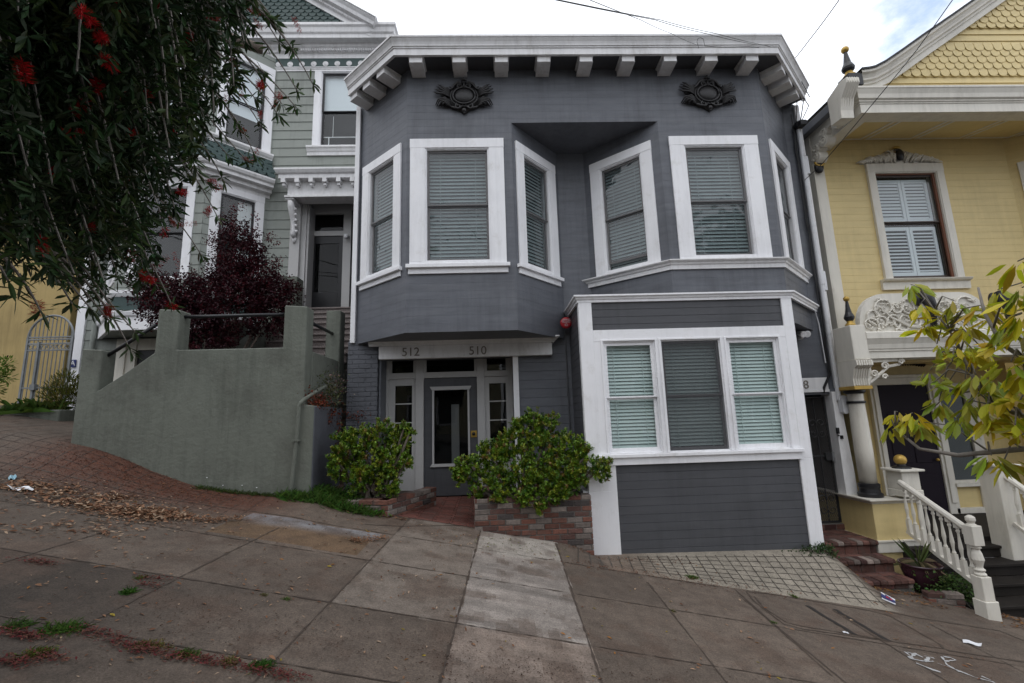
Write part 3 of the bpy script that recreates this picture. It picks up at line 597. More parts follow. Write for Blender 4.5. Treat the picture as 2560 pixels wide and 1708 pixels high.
# ------------- entry
mb = MB(); mb.box(-1.995, .94, 7.66, YW - .001, 2.665, 2.88)
mb.sweep([(0, 2.8805), (.02, 2.8805), (.03, 2.905), (.05, 2.915), (.05, 2.935), (.085, 2.95), (.105, 2.965), (.105, 2.985), (0, 2.992)], [(-2.16, 7.66), (.96, 7.66), (.96, YW)])
mb.build('lintel', M_['whitea'], GH, bev=.003)
lm = lambda u, v: Matrix.Translation(P(u, v, 7.655))
text_obj('house_number', '512', .205, lm(1026.8, 881), M_['numb'], GH, .012); text_obj('house_number', '510', .205, lm(1194.3, 877.4), M_['numb'], GH, .012)
mb = MB(); mb.box(.262, .356, YW - .05, YW + .03, .0, 2.6645); mb.build('post', M_['white'], GH, bev=.004)
YD = 8.2; mb = MB()
for a, b in ((-1.99, -1.945), (-1.469, -1.327), (-.377, -.239), (.195, .26)): mb.box(a, b, YD - .02, YD + .08, .28, 2.73)
for a, b in ((-1.945, -1.469), (-1.327, -.377), (-.239, .195)):
    mb.box(a, b, YD - .015, YD + .08, 2.375, 2.478)
    for p, q in ((a, a + .045), (b - .045, b)): mb.box(p, q, YD + .0, YD + .07, 2.478, 2.70)
    mb.box(a, b, YD, YD + .08, 2.70, 2.73)
mb.build('door_frame', M_['white_shaded'], GH, bev=.003)
mb = MB()
for a, b in ((-1.9, -1.514), (-1.282, -.422), (-.194, .15)): mb.quad((a, YD + .05, 2.478), (b, YD + .05, 2.478), (b, YD + .05, 2.70), (a, YD + .05, 2.70))
mb.build('transom', M_['glassd'], GH)
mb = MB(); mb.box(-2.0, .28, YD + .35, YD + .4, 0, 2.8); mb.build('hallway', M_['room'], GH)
for a, b, l0, l1 in ((-1.945, -1.469, -1.837, -1.537), (-.239, .195, -.159, .14)):
    mb = MB(); zt = [2.252 - .333 * i for i in range(4)]
    mb.box(a, l0, YD + .015, YD + .06, .3, 2.375); mb.box(l1, b, YD + .015, YD + .06, .3, 2.375); mb.box(l0, l1, YD + .015, YD + .06, 2.252, 2.375); mb.box(l0, l1, YD + .015, YD + .06, .3, zt[-1] - .312)
    for z in zt[:-1]: mb.box(l0, l1, YD + .02, YD + .05, z - .333, z - .312)
    sd = mb.build('sidelight', M_['white_shaded'], GH, bev=.003)
    mb = MB()
    mb.quad((l0, YD + .04, zt[-1] - .312), (l1, YD + .04, zt[-1] - .312), (l1, YD + .04, 2.252), (l0, YD + .04, 2.252)); mb.build('glass', M_['glassd'], sd)
mb = MB(); a, b = -1.325, -.379; g0, g1, h0, h1 = -1.144, -.551, .872, 2.152
mb.box(a, g0, YD + .02, YD + .065, .335, 2.373); mb.box(g1, b, YD + .02, YD + .065, .335, 2.373); mb.box(g0, g1, YD + .02, YD + .065, .335, h0); mb.box(g0, g1, YD + .02, YD + .065, h1, 2.373)
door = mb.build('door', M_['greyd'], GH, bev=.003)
mb = MB(); mb.quad((g0, YD + .05, h0), (g1, YD + .05, h0), (g1, YD + .05, h1), (g0, YD + .05, h1)); mb.build('glass', M_['glassd'], door)
mb = MB(); mb.box(g0 - .035, g0, YD + .0, YD + .02, h0, h1); mb.box(g1, g1 + .035, YD, YD + .02, h0, h1)
mb.pxz([(g0 - .04, h1), (g1 + .04, h1), (g1 + .075, h1 + .065), (g0 - .075, h1 + .065)], YD - .015, YD + .02); mb.pxz([(g0 - .075, h0 - .05), (g1 + .075, h0 - .05), (g1 + .04, h0), (g0 - .04, h0)], YD - .015, YD + .02)
mb.build('glazing_trim', M_['white_shaded'], door, bev=.003)
mb = MB(); mb.box(-.50, -.395, YD + .008, YD + .02, 1.31, 1.425); mb.build('lock_plate', M_['gold'], door)
mb = MB(Matrix.Translation((-.45, YD + .006, 1.37)) @ Matrix.Rotation(PI / 2, 4, 'X')); mb.lathe([(.03, 0), (.03, .01), (.012, .015), (.012, .03), (.026, .035), (.026, .055), (.015, .062)], 0, 0, 12); mb.build('handle', M_['dark'], door, smooth=True)
# pale strip behind the door glass, standing in for a reflection
mb = MB(); mb.box(-.86, -.72, YD + .2, YD + .21, .5, 1.9); mb.build('reflection_strip', M_['white_shaded'], GH)
# ------------- passage gate at the right end
mb = MB(); mb.box(4.75, 5.725, YW - .03, YW - .001, 1.945, 2.15); mb.box(4.75, 5.725, YW - .045, YW + .1, 1.90, 1.944); mb.build('lintel', M_['whitea'], GH, bev=.003)
text_obj('house_number', '508', .2, Matrix.Translation(P(2001, 963, YW - .035)), M_['numb'], GH, .012)
mb = MB(); mb.box(5.745, 5.80, YW + .03, 8.0, -.5, 1.9); mb.pxz([(5.742, 1.90), (5.742, -.42), (5.955, -.46), (5.935, .6), (5.87, 1.90)], YW - .06, YW + .03); gp = mb.build('gate_post', M_['whitea'], GH, bev=.004)
mb = MB()
for u, v, s in ((2093, 1077, (.022, .05)), (2103, 1093, (.02, .03)), (2095, 1089, (.01, .01))): p = P(u, v, YW - .06); mb.box(p.x - s[0], p.x + s[0], YW - .085, YW - .061, p.z - s[1], p.z + s[1])
mb.build('doorbell', M_['dark'], gp)
YQ = 7.93; mb = MB(); gx0, gx1, gz0, gz1 = 4.95, 5.742, -.28, 1.83
for a in (gx0, gx1 - .03): mb.box(a, a + .03, YQ - .02, YQ + .02, gz0, gz1)
for z in (gz0, gz1 - .025, .80): mb.box(gx0 + .03, gx1 - .03, YQ - .015, YQ + .015, z, z + .025)
for x in (5.2, 5.36, 5.52): mb.tube([(x, YQ - .022, gz0 + .02), (x, YQ - .022, gz1 - .02)], .008, 5)
for zc in (1.28, .02):
    for sx in (-1, 1):
        for sz in (-1, 1):
            for xc in (5.52, 5.20): mb.tube([(xc + sx * (.075 + .07 * (1 - .75 * t) * math.cos(PI + sx * 0 + t * 7)), YQ - .03, zc + sz * (.09 + .07 * (1 - .75 * t) * math.sin(t * 7))) for t in np.linspace(0, 1, 15)], .007, 5)
mb.box(5.60, 5.70, YQ - .05, YQ + .02, .74, .87)
gate = mb.build('gate', M_['iron'], GH)
mb = MB()
for sg in (1, -1):
    for i in range(-48, 32):
        x0 = gx0 + i * .034; pts = []
        # diagonal strand clipped to the leaf
        za, zb = gz0, gz1; k = .5 * sg
        xa = x0 if sg > 0 else x0 + 1.1; t0 = 0; t1 = zb - za
        if k > 0: t0 = max(t0, (gx0 - xa) / k); t1 = min(t1, (gx1 - xa) / k)
        else: t0 = max(t0, (gx1 - xa) / k); t1 = min(t1, (gx0 - xa) / k)
        if t1 - t0 > .05: mb.tube([(xa + k * t0, YQ - .004 * sg, za + t0), (xa + k * t1, YQ - .004 * sg, za + t1)], .0026, 3)
mb.build('mesh_infill', M_['mesh'], gate)
mb = MB(); mb.box(5.70, 5.735, YQ - .07, YQ - .05, .72, .88); mb.build('latch', M_['steel'], gate)
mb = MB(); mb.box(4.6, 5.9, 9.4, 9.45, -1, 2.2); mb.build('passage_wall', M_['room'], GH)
# service mast, cables, lamps
mb = MB(); px = lambda z: 5.83
mb.tube([(5.83, YW - .09, 6.85), (5.83, YW - .09, 1.75)], .036, 12)
for z in (6.3, 4.9, 3.8, 2.9): mb.tube([(5.83, YW - .09, z), (5.83, YW - .09, z + .05)], .043, 12)
for z in (5.95, 3.7): mb.box(5.86, 5.92, YW - .1, YW - .05, z, z + .35)
mb.build('service_mast', M_['gutterw'], GH, smooth=False)
mb = MB(); mb.sphere((5.83, YW - .11, 6.93), .085, 12, 8, (1, 1.1, 1.0)); mb.box(5.77, 5.89, YW - .25, YW - .1, 6.86, 6.95); mb.build('weatherhead', M_['dark'], GH)
mb = MB(); bx = P(2108, 1012, YW - .12); mb.M = Matrix.Translation((bx.x + .005, YW - .12, bx.z)); mb.pxz([(.055 * math.cos(a), (.1 if math.sin(a) > 0 else -.1) + .055 * math.sin(a)) for a in np.linspace(0, 2 * PI, 17)[:-1]], -.045, .045); mb.build('junction_box', M_['gutterw'], GH, bev=.004)
mb = MB(); r = random.Random(4)
for dx, rr in ((-.055, .010), (-.085, .008), (-.07, .007)):
    mb.tube([(5.83 + dx + r.uniform(-.012, .012), YW - .05, z) for z in np.linspace(7.2, 2.2, 22)] + [(5.70 + dx, YW - .05, 1.98), (5.62, YW - .04, 1.88)], rr, 5)
mb.tube([(5.83, YW - .17, 6.98), (5.80, YW - .35, 7.25), (5.79, YW - .2, 7.45)], .009, 5); mb.tube([(5.86, YW - .15, 6.98), (5.93, YW - .3, 7.2), (5.90, YW - .2, 7.5)], .008, 5)
mb.tube([(5.76, YW - .15, 6.98), (5.72, YW - .3, 7.3), (5.74, YW - .2, 7.42)], .008, 5)
mb.build('service_cable', M_['cable'], GH)
mb = MB(); mb.tube([(5.62, 7.70, 3.42), (5.66, YW - .05, 3.38), (5.70, YW - .05, 3.1), (5.72, YW - .05, 2.4)], .009, 5); mb.build('cable', M_['gutterw'], GH)
f0 = P(2001, 836, 7.68); mb = MB()
for dx, rot in ((-.04, -.5), (.06, .75)):
    mb.M = Matrix.Translation(f0 + Vector((dx, -.05, 0))) @ Matrix.Rotation(rot, 4, 'Y') @ Matrix.Rotation(PI * .62, 4, 'X'); mb.lathe([(.02, -.06), (.035, -.03), (.05, .03), (.058, .07), (.05, .075), (.01, .06)], 0, 0, 14)
mb.M = None; mb.tube([f0 + Vector((0, .1, -.06)), f0 + Vector((0, -.03, -.06))], .03, 8); mb.build('floodlight', M_['whitea'], GH, smooth=True)
# fire alarm gong
gq = P(1415, 808, 7.56)
bl = thing('fire_alarm_gong', 'round red fire alarm gong with white lettering on the grey wall', 'fire alarm', (gq.x, 7.62, gq.z - .12))
GM = Matrix.Translation(gq) @ Matrix.Rotation(-.06, 4, 'Z')
mb = MB(GM @ Matrix.Rotation(PI / 2, 4, 'X')); mb.lathe([(.03, -.17), (.03, -.03), (.07, -.01), (.092, .0), (.100, .015), (.096, .03), (.07, .042), (.001, .048)], 0, 0, 32); mb.build('gong', M_['red'], bl, smooth=True)
for tx, sz, dz, yy in (('SPRINKLER', .027, .054, .046), ('FIRE ALARM', .030, .026, .049), ('WHEN BELL RINGS', .016, .002, .052), ('CALL', .016, -.016, .052), ('911', .040, -.048, .049)):
    text_obj('lettering', tx, sz, GM @ Matrix.Translation((0, -yy, dz)), M_['shut'], bl, .006)
mb = MB(); mb.tube([(1.19, YW - .025, 3.1), (1.19, YW - .025, .9)], .011, 6)
for z in (2.7, 2.0): mb.tube([(1.19, YW - .025, z), (1.19, YW - .025, z + .04)], .018, 6)
mb.build('conduit', M_['greyd'], bl)
# ------------------------------------------------------------------ green house
z7 = ZS(620, 350, 3.137); z2 = ZS(600, 0, 3.267); gzm = ZS(300, 350, 2.85); wz = ZS(0, 750, 2.611)
YGR = 10.8
NH = thing('victorian_house', 'sage green clapboard house with white trim and dark teal fish-scale shingles', 'house', (-6, 10.8, 1.2))
def poly_tube(mb, path, r, n=6): mb.tube(path, r, n)
PIT = .2437
BP = [(-9.3, YGR), (-8.3, 9.85), (-6.55, 9.85), (-5.6, YGR)]
WIN_U = (-4.60, -2.95, 8.60, 10.80)
mb = MB(frame(-9.85, YGR, -2.3, YGR)); off = 9.85
hu = hole_of(*WIN_U, .17, .02, .0)
mb.siding(7.55, .8, 10.92, [(hu[0] + off, hu[1] + off, hu[2], hu[3]), (-4.80 + off, -3.2 + off, 4.3, 7.1), (.55, 4.25, 3.74, 10.95)], PIT, .016, 8.60, 'lap')
mb.M = None
mb.box(-2.34, -2.3, YGR + .02, 20, 0, 11); mb.box(-9.85, -9.80, YGR + .02, 20, 0, 11); mb.box(-9.85, -2.3, 19.9, 20, 0, 11)
mb.box(-9.8, -2.3, 11.0, 19.9, 10.92, 10.95)
mb.build('wall', M_['sage'], NH)
window(NH, Matrix.Translation((0, YGR, 0)), *WIN_U, .17, .02, .0, sash='dark', gl='glass', bl=None, fw=.05, inner=True, split=.515)
mb = MB(); mb.box(-4.4, -3.0, YGR + .12, YGR + .13, 9.72, 10.76); mb.build('window_shade', M_['shade'], NH)
mb = MB(); mb.tube([(-4.35, YGR + .1, 8.95), (-3.1, YGR + .1, 8.95)], .012, 5)
for x in (-4.22, -3.5): mb.tube([(x, YGR + .1, 8.63), (x, YGR + .1, 8.95)], .012, 5)
mb.tube([(-4.12, YGR + .1, 8.95), (-4.12, YGR + .1, 9.55)], .006, 5)
mb.build('window_guard', M_['white'], NH)
pm = lambda a, h: [(0, a), (.05, a), (.05, a + h * .35), (.08, a + h * .45), (.10, a + h * .7), (.14, a + h * .8), (.14, a + h), (0, a + h)]
mb = MB(); mb.sweep(pm(8.36, .225), [(-4.70, YGR), (-2.4, YGR)]); mb.build('sill', M_['whitea'], NH)
mb = MB(); mb.sweep([(o * .35, z) for o, z in pm(10.80, .105)], [(-5.66, YGR), (-2.4, YGR)]); mb.build('belt_moulding', M_['whitea'], NH)
mb = MB(); mb.box(-9.8, -2.35, YGR - .04, YGR + .02, 10.91, 11.15); mb.build('frieze', M_['teal'], NH)
mb = MB()
for i in range(12):
    u, v = z2(411 + (i - 1) * 96.2, 528 - (i - 1) * 1.5); p = P(u, v, YGR - .04)
    mb = MB(Matrix.Translation(p) @ Matrix.Rotation(PI / 2, 4, 'X')); mb.lathe([(.072, 0), (.075, .012), (.058, .02), (.05, .014), (.042, .014), (.03, .026), (.001, .03)], 0, 0, 16); mb.build('rosette', M_['whitea'], NH)
mb = MB(); mb.sweep([(0, 11.15), (.05, 11.15), (.05, 11.28), (.09, 11.30), (.09, 11.36), (.16, 11.42), (.16, 11.50), (.34, 11.50), (.34, 11.60), (.38, 11.64), (.40, 11.76), (.44, 11.80), (.44, 11.87), (0, 11.9)], [(-9.9, YGR), (-5.66, YGR - .0), (-2.86, YGR), (-2.86, YGR + 1)])
for i in range(46): mb.box(-5.55 + i * .06, -5.52 + i * .06, YGR - .15, YGR - .09, 11.30, 11.36)
mb.build('cornice', M_['whitea'], NH)
# clipped gable with fish-scale shingles
yg = YGR - .30
gpoly = [(-8.2, 11.87), (-3.62, 11.87), (-5.18, 12.86), (-7.0, 12.86)]
mb = MB(); mb.pxz(gpoly, yg, yg + .1)
def scale_row(mb, x0, x1, z, wd, h, y, th=.012, off=0, lim=None, seg=6, tilt=.02):
    n = int((x1 - x0) / wd) + 2
    for i in range(n):
        a = x0 + (i - 1 + off) * wd; b = a + wd * .94
        if lim and (a < lim(z)[0] or b > lim(z)[1]): continue
        c = (a + b) / 2; r = (b - a) / 2
        pts = [(a, y - .002, z + h)] + [(c - r * math.cos(PI * j / seg), y - th - tilt, z + r * .9 - r * .9 * math.sin(PI * j / seg)) for j in range(seg + 1)] + [(b, y - .002, z + h)]
        k = len(pts); mb.add(pts + [(p[0], p[1] + th, p[2]) for p in pts], [list(range(k))] + [(j, k + j, k + (j + 1) % k, (j + 1) % k) for j in range(k)])
lim = lambda z: (-7.9 + (z - 11.87) * 1.0, -3.62 - (z + .02 - 11.87) * 1.57)
for k in range(10): scale_row(mb, -7.9, -3.6, 12.78 - k * .105 + .0, .20, .16, yg, off=.5 * (k % 2), lim=lim)
mb.build('gable', M_['teal'], NH)
mb = MB()
def rake(mb, prof, a, b, y):   # prof (out toward camera, up normal to the slope)
    a = Vector(a); b = Vector(b); d = (b - a).normalized(); n = Vector((-d.y, d.x))
    if n.y < 0: n = -n
    vs = [(q.x + n.x * u, y - o, q.y + n.y * u) for q in (a, b) for o, u in prof]; k = len(prof)
    mb.add(vs, [(j, k + j, k + (j + 1) % k, (j + 1) % k) for j in range(k)] + [list(range(k)), list(range(2 * k - 1, k - 1, -1))])
rp = [(0, 0), (.05, 0), (.05, .10), (.09, .12), (.09, .20), (.2, .22), (.22, .30), (.28, .36), (.28, .42), (0, .42)]
rake(mb, rp, (-5.18, 12.86), (-3.10, 11.54), yg); mb.sweep([(o, 12.86 + u) for o, u in rp], [(-8, yg), (-5.12, yg)])
for i in range(34): t = i / 34; mb.box(-5.05 + t * 1.7 - .014, -5.05 + t * 1.7 + .014, yg - .13, yg - .088, 12.92 - t * 1.08, 12.97 - t * 1.08)
mb.build('rake_moulding', M_['whitea'], NH)
mb = MB(); mb.add([(-5.2, yg - .3, 13.31), (-2.9, yg - .3, 11.86), (-2.9, 20, 11.86), (-5.2, 20, 13.31), (-8.5, yg - .3, 13.31), (-8.5, 20, 13.31)], [(0, 1, 2, 3), (4, 0, 3, 5)]); mb.build('roof', M_['roof'], NH)
# angled bay
bf = {'l': (BP[0], BP[1]), 'f': (BP[1], BP[2]), 'r': (BP[2], BP[3])}
wd2 = {'l': [(.12, 1.24, 4.85, 7.2), (.12, 1.26, 8.36, 10.8)], 'f': [(.2, 1.55, 4.85, 7.2), (.2, 1.55, 8.36, 10.8)], 'r': [(.12, 1.24, 4.85, 7.2), (.10, 1.30, 8.36, 10.8)]}
mb = MB()
for k, (a, b) in bf.items():
    mb.M = frame(*a, *b); mb.siding(ln(a, b), 3.76, 11.15, [hole_of(*q, .17, .16, .06) for q in wd2[k]], PIT, .012, 8.60, 'lap')
mb.M = None; mb.add([(x, y, 3.76) for x, y in BP], [(0, 1, 2, 3)]); mb.build('bay', M_['sage'], NH)
for k, (a, b) in bf.items():
    for i, q in enumerate(wd2[k]): window(NH, frame(*a, *b), *q, .17, .16, .06, sash='dark', bl=None, fw=.05, inner=True)
mb = MB()
for k, (a, b) in bf.items():
    mb.M = frame(*a, *b); w_ = ln(a, b); mb.box(.3, w_ - .3, .12, .13, 9.2, 10.6)
mb.build('window_shade', M_['shade'], NH)
mb = MB(frame(*BP[2], *BP[3]));
for i in range(12): x = .72 + i * .028; mb.tube([(x, .12 + .012 * (i % 2), 5.0), (x + .004, .12 + .012 * (i % 2), 6.98)], .017, 5)
mb.build('curtain', M_['curtain'], NH)
mb = MB(); mb.sweep([(0, 7.20), (.04, 7.20), (.04, 7.28), (.12, 7.30), (.16, 7.30), (.16, 7.38), (.28, 7.40), (.28, 7.47), (.33, 7.50), (.36, 7.56), (.36, 7.60), (0, 7.62)], BP)
for i in range(16): pass
mb.build('bay_cornice', M_['whitea'], NH)
mb = MB(); mb.sweep([(0, 8.18), (.06, 8.18), (.06, 8.24), (.10, 8.27), (.14, 8.32), (.14, 8.36), (0, 8.37)], BP); mb.build('sill', M_['whitea'], NH)
mb = MB(); mb.sweep([(0, 7.60), (.35, 7.60), (.04, 8.18), (0, 8.18)], BP)
for k, (a, b) in bf.items():
    wl = ln(a, b); fr = frame(*a, *b)
    for r_ in range(6):
        z = 7.60 + r_ * .098; t = (z - 7.6) / .58; y = -.35 + .31 * t; e = (.35 - .31 * t) * .414
        mb.M = fr; scale_row(mb, -e, wl + e, z, .215, .13, y + .03, off=.5 * (r_ % 2), lim=lambda zz: (-e, wl + e), tilt=.035)
mb.M = None; mb.build('skirt_roof', M_['teal'], NH)
mb = MB(); mb.sweep([(-.02, 3.74), (.05, 3.74), (.05, 4.02), (.09, 4.05), (.11, 4.12), (.11, 4.16), (-.02, 4.17)], BP); mb.sweep([(-.02, 4.48), (.04, 4.48), (.08, 4.55), (.08, 4.62), (-.02, 4.63)], BP); mb.build('bay_base_moulding', M_['white'], NH)
mb = MB(); mb.sweep([(-.02, 4.17), (.025, 4.17), (.025, 4.48), (-.02, 4.48)], BP); mb.build('bay_panel', M_['teal'], NH)
mb = MB(); mb.box(-9.86, -9.66, YGR - .05, YGR + .03, .9, 11); mb.build('corner_board', M_['white'], NH, bev=.004)
mb = MB(); mb.tube([(-9.40, YGR - .08, 1.2), (-9.40, YGR - .08, 8)], .05, 10); mb.build('downpipe', M_['sage'], NH)
# basement door under the bay
mb = MB(); a = P(*wz(735, 520), 10.72); x0 = P(*wz(755, 350), 10.72).x; 
for p, q in ((x0, x0 + .22), (x0 + .36, x0 + .46), (x0 + 1.35, x0 + 1.57)): mb.box(p, q, YGR - .09, YGR - .02, 1.0, 3.72)
for p, q in ((3.45, 3.72), (2.85, 2.98), (2.3, 2.42), (1.0, 1.6)): mb.box(x0 + .46, x0 + 1.35, YGR - .07, YGR - .02, p, q)
mb.box(x0 + .22, x0 + .36, YGR - .05, YGR - .02, 1.0, 3.72)
mb.build('basement_door', M_['cream'], NH, bev=.004)
mb = MB(); mb.quad((x0 + .4, YGR - .022, 1.2), (x0 + 1.4, YGR - .022, 1.2), (x0 + 1.4, YGR - .022, 3.5), (x0 + .4, YGR - .022, 3.5)); mb.build('basement_glass', M_['dark'], NH)
# entrance hood
YH = 10.2; hz = lambda x, y: P(*z7(x, y), YH)
hx = hz(175, 235).x; t0 = hz(175, 232).z; t1 = hz(205, 300).z; s0 = hz(285, 430).z
mb = MB(); px0 = hz(285, 400).x
mb.sweep([(0, t1 + .0), (.16, t1), (.16, t1 + .09), (.20, t1 + .12), (.24, t0 - .04), (.24, t0), (0, t0 + .01)], [(px0, YGR), (px0, YH + .16), (-2.45, YH + .16)])
mb.box(px0, -2.45, YH + .16, YGR, s0 + .05, t1 + .05)
mb.sweep([(0, s0), (.05, s0), (.05, s0 + .05), (0, s0 + .07)], [(px0, YGR), (px0, YH + .16), (-2.45, YH + .16)])
for i in range(7):
    p = P(*z7(288 + i * 107.5, 325), YH + .1); mb.box(p.x - .05, p.x + .05, YH + .0, YH + .158, t1 - .1, t1); mb.box(p.x - .03, p.x + .03, YH + .04, YH + .155, t1 - .17, t1 - .1)
mb.build('entrance_hood', M_['whitea'], NH)
mb = MB(); bx = P(*z7(360, 600), 10.62).x; zt = s0 - .02
mb.tube([(bx, 10.40, zt - .02), (bx, 10.46, zt - .16), (bx, 10.58, zt - .38), (bx, 10.66, zt - .62), (bx, 10.62, zt - .80), (bx, 10.66, zt - .86)], [.07, .085, .075, .06, .07, .04], 8)
mb.box(bx - .1, bx + .1, 10.34, 10.76, zt - .03, zt + .02); mb.tube([(bx, 10.70, zt - .86), (bx, 10.70, zt - .98)], [.06, .03], 8)
for k in range(5): mb.sphere((bx + .08, 10.5 + .03 * k, zt - .2 - .13 * k), .04, 8, 6)
mb.build('hood_bracket', M_['whitea'], NH, smooth=True)
mb = MB(); p0 = P(*z7(327, 800), 10.74); p1 = P(*z7(405, 800), 10.74); mb.box(p0.x, p1.x, 10.72, 10.80, 4.2, s0 + .05); mb.box(p1.x, p1.x + .12, 10.80, 10.9, 4.2, s0 + .05); mb.box(p1.x + .12, p1.x + .17, 10.84, 11.2, 4.2, s0 + .05)
d0 = P(*z7(500, 760), 11.2); d1 = P(*z7(752, 760), 11.2); db = P(*z7(482, 1350), 11.2).z; tt = P(*z7(500, 590), 11.2).z; tb = P(*z7(500, 722), 11.2).z
mb.box(d0.x - .12, d0.x, 11.14, 11.24, db, tt + .1); mb.box(d1.x, d1.x + .2, 11.14, 11.24, db, tt + .1); mb.box(d0.x, d1.x, 11.15, 11.24, d0.z, tb); mb.box(d0.x, d1.x, 11.15, 11.24, tt, tt + .1)
mb.box(-4.8, -3.0, 11.16, 11.24, tt + .1, s0 + .3)
mb.build('door_frame', M_['white_shaded'], NH, bev=.004)
mb = MB(); a, b = d0.x, d1.x; mb.box(a, a + .11, 11.18, 11.23, db, d0.z); mb.box(b - .11, b, 11.18, 11.23, db, d0.z); mb.box(a + .11, b - .11, 11.18, 11.23, db, db + .5); mb.box(a + .11, b - .11, 11.18, 11.23, d0.z - .2, d0.z)
dr = mb.build('door', M_['dark'], NH, bev=.003)
mb = MB(); mb.quad((a + .11, 11.2, db + .5), (b - .11, 11.2, db + .5), (b - .11, 11.2, d0.z - .2), (a + .11, 11.2, d0.z - .2)); mb.build('glass', M_['glassd'], dr)
mb = MB(); mb.quad((a, 11.2, tb), (b, 11.2, tb), (b, 11.2, tt), (a, 11.2, tt)); mb.build('transom', M_['glassd'], NH)
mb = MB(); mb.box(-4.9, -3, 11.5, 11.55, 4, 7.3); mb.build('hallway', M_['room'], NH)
lp = P(*z7(768, 760), 11.0); mb = MB(); mb.sphere(lp, .055, 10, 8); mb.box(lp.x - .05, lp.x + .05, 10.98, 11.15, lp.z + .03, lp.z + .07); mb.build('porch_lamp', M_['white'], NH, smooth=True)
# ------------------------------------------------------------------ terrazzo stairs behind the wall
ST = thing('terrazzo_stairs', 'speckled brown terrazzo steps climbing to the dark door of the sage green house', 'stairs', (-3.7, 9.3, 2.3))
zl = db - .02; n = 11
for i in range(n):
    mb = MB(); y0 = 10.95 - (i + 1) * .285; z = zl - i * .182
    y1 = 11.2 if i == 0 else y0 + .285
    mb.box(-4.55, -2.78, y0, y1, z - .04, z); mb.box(-4.55, -2.78, y0 + .03, y0 + .06, z - .19, z - .04)
    mb.build('step', M_['terr'], ST, bev=.006)
CW = thing('stair_side_wall', 'low grey green stucco side wall with pillars running up beside the terrazzo steps', 'wall', (-4.75, 9.2, 2.0))
mb = MB(); mb.pyz([(7.9, 1.5), (7.9, 2.75), (10.2, 4.45), (10.6, 4.45), (10.6, 1.5)], -4.80, -4.58); mb.build('wall', M_['stucco'], CW, bev=.01)
mb = MB(); mb.box(-5.15, -4.85, 8.6, 8.9, 1.6, 3.62); mb.build('pillar', M_['stucco'], CW, bev=.012)
p = P(*z7(335, 1075), 10.3); mb = MB(); mb.box(p.x - .17, p.x + .17, 10.25, 10.6, 3.5, p.z); mb.build('pillar', M_['stucco'], CW, bev=.012)
mb = MB(); mb.add([(-9.6, 6.9, 1.5), (-4.6, 6.9, 1.35), (-4.6, 10.8, 1.6), (-9.6, 10.8, 1.9)], [(0, 1, 2, 3)]); mb.col = (.1, .09, .08); mb.c = [mb.col]; o = mb.build('garden_soil', M_['attr']); o['kind'] = 'structure'
mb = MB(); mb.add([(-4.6, 6.85, 1.9), (-2.6, 6.85, 1.9), (-2.6, 7.9, 2.0), (-4.6, 7.9, 2.0)], [(0, 1, 2, 3)]); mb.col = (.12, .115, .1); mb.c = [mb.col]; mb.build('landing', M_['attr'], ST)
# ------------------------------------------------------------------ stucco stair wall
SW = thing('stair_wall', 'grey green stucco garden wall with square pillars, a sloping shoulder and black pipe handrails', 'wall', (-4.3, 6.7, .7))
ys0, ys1 = 6.6, 6.86
bot = [(x, gzf(x, 6.6) - .12) for x in np.linspace(-2.62, -5.92, 18)]
# gently uneven outline
front = [(-5.92, 2.785), (-5.64, 2.765), (-5.64, 2.175), (-5.3, 2.41), (-4.91, 2.70), (-4.905, 3.345), (-4.602, 3.325), (-4.602, 2.735), (-3.85, 2.733), (-3.10, 2.731), (-3.10, 3.36), (-2.775, 3.335), (-2.765, 1.9), (-2.62, 1.885)]
mb = MB(); mb.pxz([(x, z) for x, z in bot] + front, ys0, ys1); mb.build('wall', M_['stucco'], SW, bev=.014)
mb = MB(); mb.box(-3.0, -2.765, ys1, 8.0, 1.0, 2.70); mb.build('return_wall', M_['stucco'], SW, bev=.012)
mb = MB(); mb.box(-3.0, -2.75, 7.95, 8.2, 1.5, 3.60); mb.build('pillar', M_['stucco'], SW, bev=.012)
mb = MB(); mb.box(-2.8, -2.612, ys0 + .02, YW - .02, .2, 1.875); mb.build('buttress', M_['greyb'], SW, bev=.01)
def handrail(pts, r=.027): mb = MB(); mb.tube(pts, r, 10); mb.build('handrail', M_['dark'], SW, smooth=True)
handrail([D(232, 826, 6.72), D(358, 746, 6.72)]); handrail([D(408, 728, 6.72), D(652, 722, 6.72)]); handrail([P(705 * 1.08936, 736 * 1.08936, 6.8), D(763, 766, 7.97)])
mb = MB(); dz = lambda x, y, Y: P(700 + x / 3.92, 900 + y / 3.92, Y)
mb.tube([dz(450, 255, 7.15), dz(330, 325, 6.75), dz(235, 388, 6.60), dz(200, 420, 6.56), dz(186, 450, 6.555), dz(165, 760, 6.555), dz(100, 1330, 6.555)], .026, 10); q = dz(155, 790, 6.555); mb.box(q.x - .05, q.x + .05, 6.52, 6.6, q.z - .012, q.z + .012)
mb.build('downpipe', M_['stucco'], SW, smooth=False)
